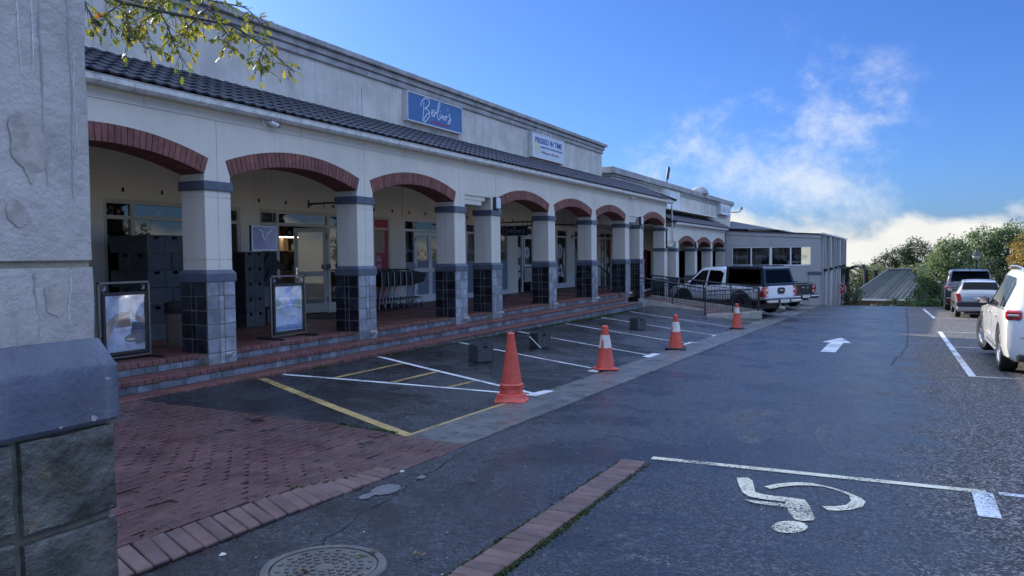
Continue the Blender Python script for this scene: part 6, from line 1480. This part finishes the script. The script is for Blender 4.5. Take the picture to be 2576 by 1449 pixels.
# ------------------------------------------------------------------ vegetation
import random as _r2
def tree(name, label, cat, base, trunk_h, r0, lobes, nleaf, lsize, mat, seed, group=None, droop=0.0, limbs=True, k=1.0):
    base = tuple(c*k for c in base); trunk_h *= k; r0 *= k; lsize *= k; lobes = [tuple(c*k for c in l) for l in lobes]
    rg = _r2.Random(seed); t = thing(name, label, cat, base, 0, group)
    if trunk_h > 0:
        b = B(); top = Vector((rg.uniform(-.2, .2), rg.uniform(-.2, .2), trunk_h)); b.tube([(0, 0, -.3), (rg.uniform(-.08, .08), 0, trunk_h*.5), tuple(top)], [r0*1.3, r0, r0*.75], 9)
        if limbs:
            for (cx, cy, cz, rx, ry, rz2) in lobes:
                c = Vector((cx, cy, cz)); mid = top.lerp(c, .5)+Vector((rg.uniform(-.3, .3), rg.uniform(-.3, .3), rg.uniform(0, .4))); b.tube([tuple(top), tuple(mid), tuple(c)], [r0*.5, r0*.32, r0*.12], 6)
                for _ in range(3): e = c+Vector((rg.uniform(-1, 1)*rx, rg.uniform(-1, 1)*ry, rg.uniform(-.3, 1)*rz2))*.75; b.tube([tuple(mid.lerp(c, .5)), tuple(c.lerp(e, .5)), tuple(e)], [r0*.2, r0*.12, r0*.04], 5)
        obj('trunk', b, BARK, t, smooth='all')
    vol = [l[3]*l[4]*l[5] for l in lobes]; tot = sum(v**.7 for v in vol); cb = B()
    for l, v in zip(lobes, vol):
        n = int(nleaf*v**.7/tot); cx, cy, cz, rx, ry, rz2 = l
        ncl = max(6, n//26)
        for _ in range(ncl):
            # clusters near the surface of the lobe
            d = Vector((rg.gauss(0, 1), rg.gauss(0, 1), rg.gauss(0, 1))).normalized(); rad = rg.uniform(.45, 1.05)**.7
            c = Vector((cx+d.x*rx*rad, cy+d.y*ry*rad, cz+d.z*rz2*rad)); cs = rg.uniform(.6, 1.3)*lsize*3.2
            for _ in range(26):
                p = c+Vector((rg.gauss(0, cs*.45), rg.gauss(0, cs*.45), rg.gauss(0, cs*.4)-droop*abs(rg.gauss(0, cs)))); s = lsize*rg.uniform(.6, 1.3)
                u = Vector((rg.gauss(0, 1), rg.gauss(0, 1), rg.gauss(0, .7)-droop*1.5)).normalized(); w_ = u.cross(Vector((rg.gauss(0, 1), rg.gauss(0, 1), rg.gauss(0, 1)))).normalized()
                a = u*s; bb = w_*s*.42
                cb.quad(p-a*.5, p+bb, p+a*.5, p-bb)
    obj('crown', cb, mat, t); return t
def gt_(x, y): return terr(x, y)
# big pepper trees behind the cars
def tg_(x, y): return (x, y, gt_(x, y) if y > 54 or x > 16 else gz(x, y)-.05)
tree('pepper_tree', 'large drooping grey-green tree left of the black SUV', 'tree', (2.6, 55, -5.0), 2.2, .28, [(-.6, 0, 3.6, 1.3, 1.5, 1.3), (.3, .3, 4.7, 1.2, 1.5, 1.0), (-.9, -.4, 2.2, 1.0, 1.2, 1.1), (.8, -.3, 3.0, 1.3, 1.3, 1.6), (.2, .1, 2.0, 1.3, 1.4, 1.2), (-1.0, -.2, 1.2, .8, 1.0, .9), (.1, 0, 5.4, .8, .8, .5)], 26000, .11, FOL1, 11, droop=.5)
tree('pepper_tree', 'broad green tree behind the black SUV', 'tree', (5.3, 57, -5.3), 2.4, .3, [(-.8, 0, 4.6, 1.4, 1.5, 1.4), (.8, .3, 5.4, 1.5, 1.5, 1.3), (.2, -.4, 3.2, 1.8, 1.4, 1.6), (1.9, 0, 4.4, 1.3, 1.4, 1.5), (-.6, .2, 6.0, 1.1, 1.2, .9), (1.0, 0, 6.5, 1.0, 1.0, .7), (0, .2, 1.8, 1.8, 1.4, 1.2)], 26000, .12, FOL1, 12, droop=.4)
tree('evergreen_tree', 'dark evergreen mass low behind the parked cars', 'tree', (5.5, 53, -4.4), 1.2, .25, [(-1.2, 0, 2.2, 1.5, 1.2, 1.7), (1.2, 0, 2.4, 1.6, 1.2, 1.9), (3.2, 0, 2.3, 1.4, 1.2, 1.8), (4.8, 0, 2.4, 1.3, 1.2, 1.8)], 22000, .11, FOL2, 13)
tree('autumn_tree', 'tree with yellow and rust autumn leaves at the right edge', 'tree', (6.6, 44.5, -2.9), 2.0, .2, [(-.9, 0, 2.9, 1.0, 1.1, .9), (.3, .2, 3.6, 1.1, 1.1, .8), (-.3, -.4, 2.3, .9, .9, .6), (1.2, 0, 2.8, 1.0, 1.1, 1.0), (-1.3, -.2, 2.3, .6, .7, .5)], 13000, .075, FOL3, 14)
tw = B(); rg = random.Random(21)
for k in range(14):
    p = Vector((rg.uniform(-.8, .8), rg.uniform(-.3, .3), 3.6)); d = Vector((rg.uniform(-.5, .3), 0, 1)); q = [p]
    for j in range(4): d = (d+Vector((rg.uniform(-.6, .6), rg.uniform(-.3, .3), rg.uniform(-.3, .4)))).normalized(); q.append(q[-1]+d*.24)
    tw.tube(q, [.03, .024, .018, .012, .006], 5)
at_ = [o for o in C.objects if o.name == 'autumn_tree'][0]; obj('bare_twigs', tw, BARK, at_)
tree('bushy_tree', 'dark pointed evergreen trees rising behind the green roof', 'tree', (-.3, 74, -6.5), 2.0, .2, [(-1.6, 0, 4.6, .9, 1.0, 1.3), (-.6, 0, 5.2, 1.0, 1.0, 1.4), (.6, 0, 5.6, 1.2, 1.2, 1.6), (1.6, 0, 6.0, 1.3, 1.2, 1.6), (-2.4, .2, 4.2, .7, .8, 1.0)], 16000, .12, FOL2, 15, k=1.26)
tree('olive_bush', 'light olive bush between the wing and the green roof', 'bush', (-2.6, 67, -6.0), .8, .12, [(-.6, 0, 3.2, 1.0, .9, 1.3), (.3, 0, 3.0, .9, .9, 1.3), (-.2, 0, 4.2, .9, .8, 1.0), (.9, .2, 4.2, .8, .8, .9), (-.1, -.2, 2.0, 1.3, .8, 1.2), (-1.3, 0, 3.4, .8, .8, 1.2)], 13000, .09, FOL4, 16, k=1.26)
tree('olive_bush', 'light olive foliage over the ridge of the green roof', 'bush', (-.2, 70, -6.2), 1.0, .12, [(-.6, 0, 4.0, 1.1, .8, .9), (.5, 0, 4.3, .9, .8, .8), (-1.4, 0, 3.6, .8, .8, .9)], 7000, .10, FOL4, 17, k=1.25)
tree('dark_shrub', 'dark shrub at the foot of the wing corner', 'bush', (-3.15, 58, -5.0), .5, .08, [(-.1, 0, 1.6, .35, .6, 1.3), (.2, 0, 1.0, .3, .6, .9)], 3000, .09, FOL2, 18)
tree('garden_shrub', 'low yellow-green shrub in front of the green roofed house', 'bush', (-.3, 52, -3.75), .2, .05, [(0, 0, .5, .75, .4, .42), (.75, 0, .55, .5, .4, .36), (-.7, 0, .35, .45, .4, .25)], 3400, .07, FOL4, 19)
tree('garden_shrub', 'bright green creeper under the pepper tree', 'bush', (1.9, 50, -3.5), .2, .05, [(0, 0, .5, .9, .5, .35), (-.8, 0, .42, .5, .4, .25), (.9, 0, .5, .6, .4, .3)], 3000, .07, M('creeper_green', (.07, .14, .035), .5, .25, 1, transl=.3, island=.35), 20)
tree('spindly_shrub', 'spindly pale shrub beside the stop sign', 'bush', (-2.45, 50, -3.7), .6, .04, [(0, 0, 1.35, .42, .3, .55), (.1, 0, .7, .3, .3, .25), (-.2, 0, .3, .3, .3, .2)], 1300, .09, FOL4, 23)
for k, (x, y, s, lab) in enumerate(((10, 60, 1.2, 'green tree out to the right beyond the car park'), (15, 52, 1.1, 'second green tree out to the right beyond the car park'), (20, 44, 1.0, 'third green tree out to the right of the car park'), (22, 34, 1.0, 'green tree well to the right of the parked white SUV'), (24, 24, 1.0, 'nearest green tree to the right of the car park'))):
    tree('evergreen_tree', lab, 'tree', (x, y, terr(x, y)), 1.8, .25, [(0, 0, 3.4*s, 2.2*s, 2.0*s, 1.6*s), (1.5*s, .5, 4.6*s, 1.8*s, 1.6*s, 1.4*s), (-1.4*s, 0, 4.4*s, 1.7*s, 1.6*s, 1.4*s), (0, 0, 2*s, 2.6*s, 1.8*s, 1.3*s)], 5000, .22, (FOL1, FOL2)[k % 2], 30+k, group='trees beyond the car park')
def palm(label, base, hgt, n, ln, seed):
    rg = random.Random(seed); t = thing('palm_tree', label, 'palm', base); b = B(); b.tube([(0, 0, -.3), (.05, 0, hgt*.5), (0, 0, hgt)], [.22, .18, .16], 9); obj('trunk', b, BARK, t)
    for k in range(n):
        a = 2*math.pi*k/n+rg.uniform(-.2, .2); up = rg.uniform(.2, 1.1); b = B(); pts = []
        for j in range(8): s = j/7; pts.append(Vector((math.cos(a)*ln*s*math.cos(up*.6), math.sin(a)*ln*s*math.cos(up*.6), ln*(math.sin(up)*s-.75*s*s))))
        b.tube(pts, [.02-.0018*j for j in range(8)], 4)
        for j in range(1, 40):
            s = j/40; i = min(6, int(s*7)); p = pts[i].lerp(pts[i+1], s*7-i); d = (pts[i+1]-pts[i]).normalized(); sd_ = Vector((-math.sin(a), math.cos(a), 0))
            for q in (-1, 1): l_ = ln*.30*math.sin(math.pi*min(1, s*.9+.12)); e = p+(sd_*q+d*.6+Vector((0, 0, -.25))).normalized()*l_; w_ = d*.022; b.quad(p-w_, p+w_, e)
        obj('frond', b, FOL2, t, (0, 0, hgt))
palm('palm with arching fronds behind the restaurant wing corner', (-3.35, 59, -5.2), 3.9, 17, 1.5, 5); palm('small palm peeping over the green roof ridge', (.25, 86, -7.6), 5.0, 12, 1.6, 6)
# oak branch hanging in from the left
BRANCH = [
  [(-5.814, 3.893, 2.182), (-5.437, 4.075, 2.006), (-5.18, 4.202, 1.936), (-4.923, 4.329, 1.876), (-4.666, 4.456, 1.815), (-4.451, 4.557, 1.66), (-4.235, 4.656, 1.447)] ,
  [(-5.437, 4.075, 2.006), (-5.375, 4.057, 1.888), (-5.321, 4.034, 1.753), (-5.293, 3.997, 1.619)] ,
  [(-5.18, 4.202, 1.936), (-5.116, 4.235, 1.784), (-5.068, 4.259, 1.642), (-5.021, 4.284, 1.504)] ,
  [(-5.745, 3.923, 2.086), (-5.657, 3.939, 1.945), (-5.603, 3.939, 1.824), (-5.572, 3.93, 1.757)] ,
  [(-5.437, 4.075, 2.006), (-5.578, 4.017, 1.907), (-5.549, 4.046, 1.844), (-5.477, 4.098, 1.819)] ,
  [(-4.923, 4.329, 1.876), (-5.028, 4.299, 1.779), (-5.023, 4.327, 1.699)] ,
  [(-4.666, 4.456, 1.815), (-4.639, 4.365, 1.677), (-4.554, 4.307, 1.596)] ,
  [(-4.451, 4.557, 1.66), (-4.403, 4.466, 1.53), (-4.321, 4.394, 1.449)] ,
  [(-5.695, 3.953, 2.172), (-5.139, 4.287, 2.096), (-4.659, 4.581, 1.991), (-4.547, 4.687, 1.839)] ,
  [(-5.18, 4.202, 1.936), (-5.275, 4.109, 1.84), (-5.267, 4.066, 1.716), (-5.15, 4.079, 1.601)] ,
  [(-4.923, 4.329, 1.876), (-4.795, 4.337, 1.944), (-4.628, 4.366, 2.019)] ,
  [(-5.096, 4.251, 2.079), (-5.266, 4.272, 1.997), (-5.403, 4.31, 1.902)] ,
  [(-5.523, 4.034, 2.045), (-5.261, 4.159, 2.05), (-4.999, 4.282, 1.978)] ,
  [(-5.643, 3.975, 2.085), (-5.525, 4.086, 1.985), (-5.44, 4.182, 1.903), (-5.413, 4.245, 1.751)] ,
]
BRANCH = [[tuple(c*5/6 for c in q) for q in p] for p in BRANCH]
oak = thing('oak_tree', 'oak tree at the left whose backlit leafy branch hangs over the pillar', 'tree', (-6.6, .6, gz(-6.6, .6)), world=True)
b = B(); zt = gz(-6.6, .6); b.tube([(-6.6, .6, zt-.2), (-6.62, .7, zt+1.6), (-6.5, 1.0, zt+3.4), (-6.45, 1.2, zt+5)], [.24, .19, .15, .08], 12); b.tube([(-6.5, 1.0, zt+3.4), (-6.0, 1.9, 2.2), (-5.4, 2.7, 2.0), BRANCH[0][0]], [.11, .07, .045, .025], 8); b.tube([(-5.4, 2.7, 2.0), (-5.1, 3.0, 1.95), BRANCH[8][0]], [.04, .025, .015], 6)
obj('trunk', b, BARK, oak, smooth='all')
rg = random.Random(5)
b = B()
for i, p in enumerate(BRANCH): r0 = .013 if i == 0 else (.009 if i == 8 else .005); b.tube(p, [r0*(1-.8*k/(len(p)-1)) for k in range(len(p))], 6)
def leafpoly():
    half = [(0, .0), (.10, .015), (.16, .06), (.24, .20), (.30, .21), (.33, .09), (.42, .08), (.50, .27), (.57, .29), (.60, .11), (.68, .09), (.76, .22), (.82, .21), (.83, .09), (1.0, .02)]
    q = B(); up = half; n = len(up)
    for x, y in up: q.v.append((x, y, .10*x*(1-x)+.25*y*y))
    for x, y in up: q.v.append((x, -y, .10*x*(1-x)+.25*y*y))
    for k in range(n-1): q.f.append((k, k+1, n+k+1, n+k)) if k else q.f.append((0, 1, n+1))
    return q
lp_ = leafpoly(); lmG = lp_.mesh('leaf', LEAFG); lmO = lp_.mesh('leaf', LEAFO)
spots = []
for i, p in enumerate(BRANCH):
    P = [Vector(q) for q in p]; n = {0: 80, 8: 46}.get(i, 30)
    for _ in range(n):
        s = rg.uniform(.12, 1)*(len(P)-1); k = min(int(s), len(P)-2); c = P[k].lerp(P[k+1], s-k); d = (P[k+1]-P[k]).normalized()
        side = Vector((rg.gauss(0, 1), rg.gauss(0, 1), rg.gauss(-.2, .8))).normalized(); st_ = rg.uniform(.0, .11); e = c+side*st_+Vector((0, 0, -.3*st_))
        if st_ > .03: b.tube([tuple(c), tuple(e)], .0018, 4, False)
        for _k in range(1 if rg.random() < .5 else 2):
            di = (d*.7+side*.8+Vector((rg.gauss(0, .5), rg.gauss(0, .5), rg.gauss(-.45, .4)))).normalized(); spots.append((e, di, rg.uniform(.042, .068)))
obj('twigs', b, BARK, oak)
rg.shuffle(spots); stuffb = B()
for k, (e, di, s) in enumerate(spots):
    q = di.to_track_quat('X', 'Z'); m4 = Matrix.Translation(e) @ q.to_matrix().to_4x4() @ Matrix.Rotation(rg.uniform(-1.6, 1.6), 4, 'X') @ Matrix.Scale(s, 4)
    if k < 298:
        me = lmO if rg.random() < .035 else lmG
        o = obj('leaf', me, None, oak); o.matrix_local = Matrix.Translation(OFF[oak.name]) @ m4
    else: stuffb.ext(lp_, m4)
# the rest of the crown, above and left of the view
for _ in range(1500):
    p = Vector((rg.uniform(-8.2, -5.4), rg.uniform(-1.6, 2.6), rg.uniform(2.3, 4.6))); di = Vector((rg.gauss(0, 1), rg.gauss(0, 1), rg.gauss(-.3, .6))).normalized(); stuffb.ext(lp_, Matrix.Translation(p) @ di.to_track_quat('X', 'Z').to_matrix().to_4x4() @ Matrix.Scale(rg.uniform(.07, .1), 4))
tag(obj('crown', stuffb, LEAFG, oak), kind='stuff')

# ------------------------------------------------------------------ house, sign, lamp beyond the crest
GR = M('green_corrugated_roof', (.035, .048, .042), .6, .15, 2, stain=(.10, .11, .10), stain_amt=.5, streak=True)
hs = thing('roofed_house', 'low house with a dark green corrugated hip roof beyond the crest', 'house', (0, 75, -8.0), world=True)
EV, RG = -3.85, -1.56
xe0, xe1, ye0, ye1, xr0, yr = -3.95, 6.0, 70.0, 80.5, -.93, 75.0
def corr(p00, p10, p01, p11, n):
    b = B(); nrm = ((Vector(p10)-Vector(p00)).cross(Vector(p01)-Vector(p00))).normalized(); m_ = n*4
    for k in range(m_+1):
        t = k/m_; a = Vector(p00).lerp(Vector(p10), t); c = Vector(p01).lerp(Vector(p11), t); o = nrm*(.075*math.sin(2*math.pi*t*n)); b.v += [tuple(a+o), tuple(c+o)]
    for k in range(m_): b.f.append((2*k, 2*k+2, 2*k+3, 2*k+1))
    return b
GRS = M('green_roof_sheet', (.075, .09, .082), .55, .15, 2, pv=.35, stain=(.11, .10, .085), stain_amt=.5, streak=True)
rf = thing_part('roof', hs)
for k in range(13):
    t0, t1 = k/13, (k+1)/13-.002; P0, P1 = Vector((xe0, ye0, EV+.012*(k % 2))), Vector((xe1, ye0, EV+.012*(k % 2))); Q0, Q1 = Vector((xr0, yr, RG)), Vector((xe1, yr, RG))
    obj('roof_sheet', corr(P0.lerp(P1, t0), P0.lerp(P1, t1), Q0.lerp(Q1, t0), Q0.lerp(Q1, t1), 2), GRS, rf)
obj('hip_sheet', corr((xe0, ye1, EV), (xe0, ye0, EV), (xr0, yr, RG), (xr0, yr, RG), 40), GR, rf); obj('back_sheet', corr((xe1, ye1, EV), (xe0, ye1, EV), (xe1, yr, RG), (xr0, yr, RG), 42), GR, rf)
b = B(); b.tube([(xe0, ye0, EV+.03), (xr0, yr, RG+.04), (xe1, yr, RG+.04)], .09, 8); obj('ridge_cap', b, M('ridge_metal', (.13, .14, .13), .5, .1, 3), rf)
obj('fascia', B().cbox(xe0-.1, xe1, ye0-.12, ye0-.02, EV-.16, EV+.0, .01), GUT, hs)
obj('wall', B().box(xe0+.3, xe1, ye0+.35, ye1-.3, -9.5, EV-.05), M('house_brick', (.20, .11, .08), .8, .25, 6), hs)
wn = thing_part('window', hs); obj('frame', B().box(-2.2, -.35, ye0+.31, ye0+.345, -5.4, -4.3), WHITE, wn); obj('pane', B().box(-2.06, -.49, ye0+.29, ye0+.305, -5.3, -4.55), TGLASS, wn)
ch = thing_part('chimney', hs); b = B(); b.cyl((-2.75, 75.5, -3.2), (-2.75, 75.5, -1.55), .2, n=12); b.cyl((-2.93, 75.5, -1.55), (-2.93, 75.5, -1.1), .16, n=12); obj('flue', b, BLACK, ch); b = B(); b.cyl((-1.95, 75.5, -2.8), (-1.95, 75.5, -1.7), .17, n=12); b.cyl((-1.95, 75.5, -1.7), (-1.95, 75.5, -1.6), .25, n=12); obj('flue', b, BLACK, ch)
sp = thing('stop_sign', 'red octagonal stop sign half hidden by the wing corner', 'road sign', (-3.62, 56, -5.0))
b = B(); b.cyl((0, 0, 0), (0, 0, 2.9), .035, n=10); obj('post', b, ALU, sp)
def octo(r_): return [(r_*math.cos(R(22.5+45*k)), r_*math.sin(R(22.5+45*k))) for k in range(8)]
obj('plate', B().prism([(u, v_+2.55) for u, v_ in octo(.42)], 1, -.055, -.04), WHITE, sp); obj('red_face', B().prism([(u, v_+2.55) for u, v_ in octo(.385)], 1, -.060, -.056), M('sign_red', (.45, .02, .03), .4, .03, 3), sp); text('lettering', 'STOP', .3, WHITE, sp, (0, -.063, 2.55), facing='-y', width=.58, height=.24)
lmp = thing('street_lamp', 'old fashioned street lamp with a pale globe behind the parked cars', 'street lamp', (3.85, 51, gz(3.8, 51)))
zl = -.02-gz(3.8, 51)
b = B(); b.tube([(0, 0, -.2), (0, 0, zl-.45)], .05, 10); b.lathe([(.1, .0), (.1, .5), (.05, .7)], 12); obj('post', b, BLACK, lmp); b = B(); b.lathe([(.0, zl-.48), (.10, zl-.46), (.19, zl-.33), (.2, zl-.22), (.17, zl-.16), (0, zl-.15)], 16); obj('globe', b, M('lamp_globe', (.62, .60, .54), .3, .03, 8), lmp, smooth='all'); b = B(); b.lathe([(.27, zl-.2), (.2, zl-.13), (.1, zl-.05), (.05, zl+.02), (.03, zl+.12), (.05, zl+.18), (0, zl+.26)], 16); obj('hood', b, BLACK, lmp, smooth=50)

# ------------------------------------------------------------------ unseen wing added behind the viewpoint to darken the column sides
yb = thing('added_rear_wing', 'beige wing added behind the viewpoint to darken the column sides', 'building', (-5, -14, -1.6), world=True)
obj('wall', B().box(-14.5, 6.5, -17.3, -12.0, -2.2, 2.0), M('rear_wing_plaster', (.50, .42, .32), .75, .08, 1, stain=(.25, .22, .18), stain_amt=.4, streak=True), yb)
for k in range(5): obj('window', B().cbox(-11+k*3.1, -9.2+k*3.1, -12.0, -11.94, -1.2, .9, .01), TGLASS, yb); obj('window_frame', B().cbox(-11.06+k*3.1, -9.14+k*3.1, -12.0, -11.96, .9, .98, .004).cbox(-11.06+k*3.1, -9.14+k*3.1, -12.0, -11.96, -1.28, -1.2, .004), CREAM, yb)
obj('roof', B().prism([(-11.4, 2.0), (-14, 3.2), (-17.5, 2.0)], 0, -14.8, 6.8), ROOF, yb)
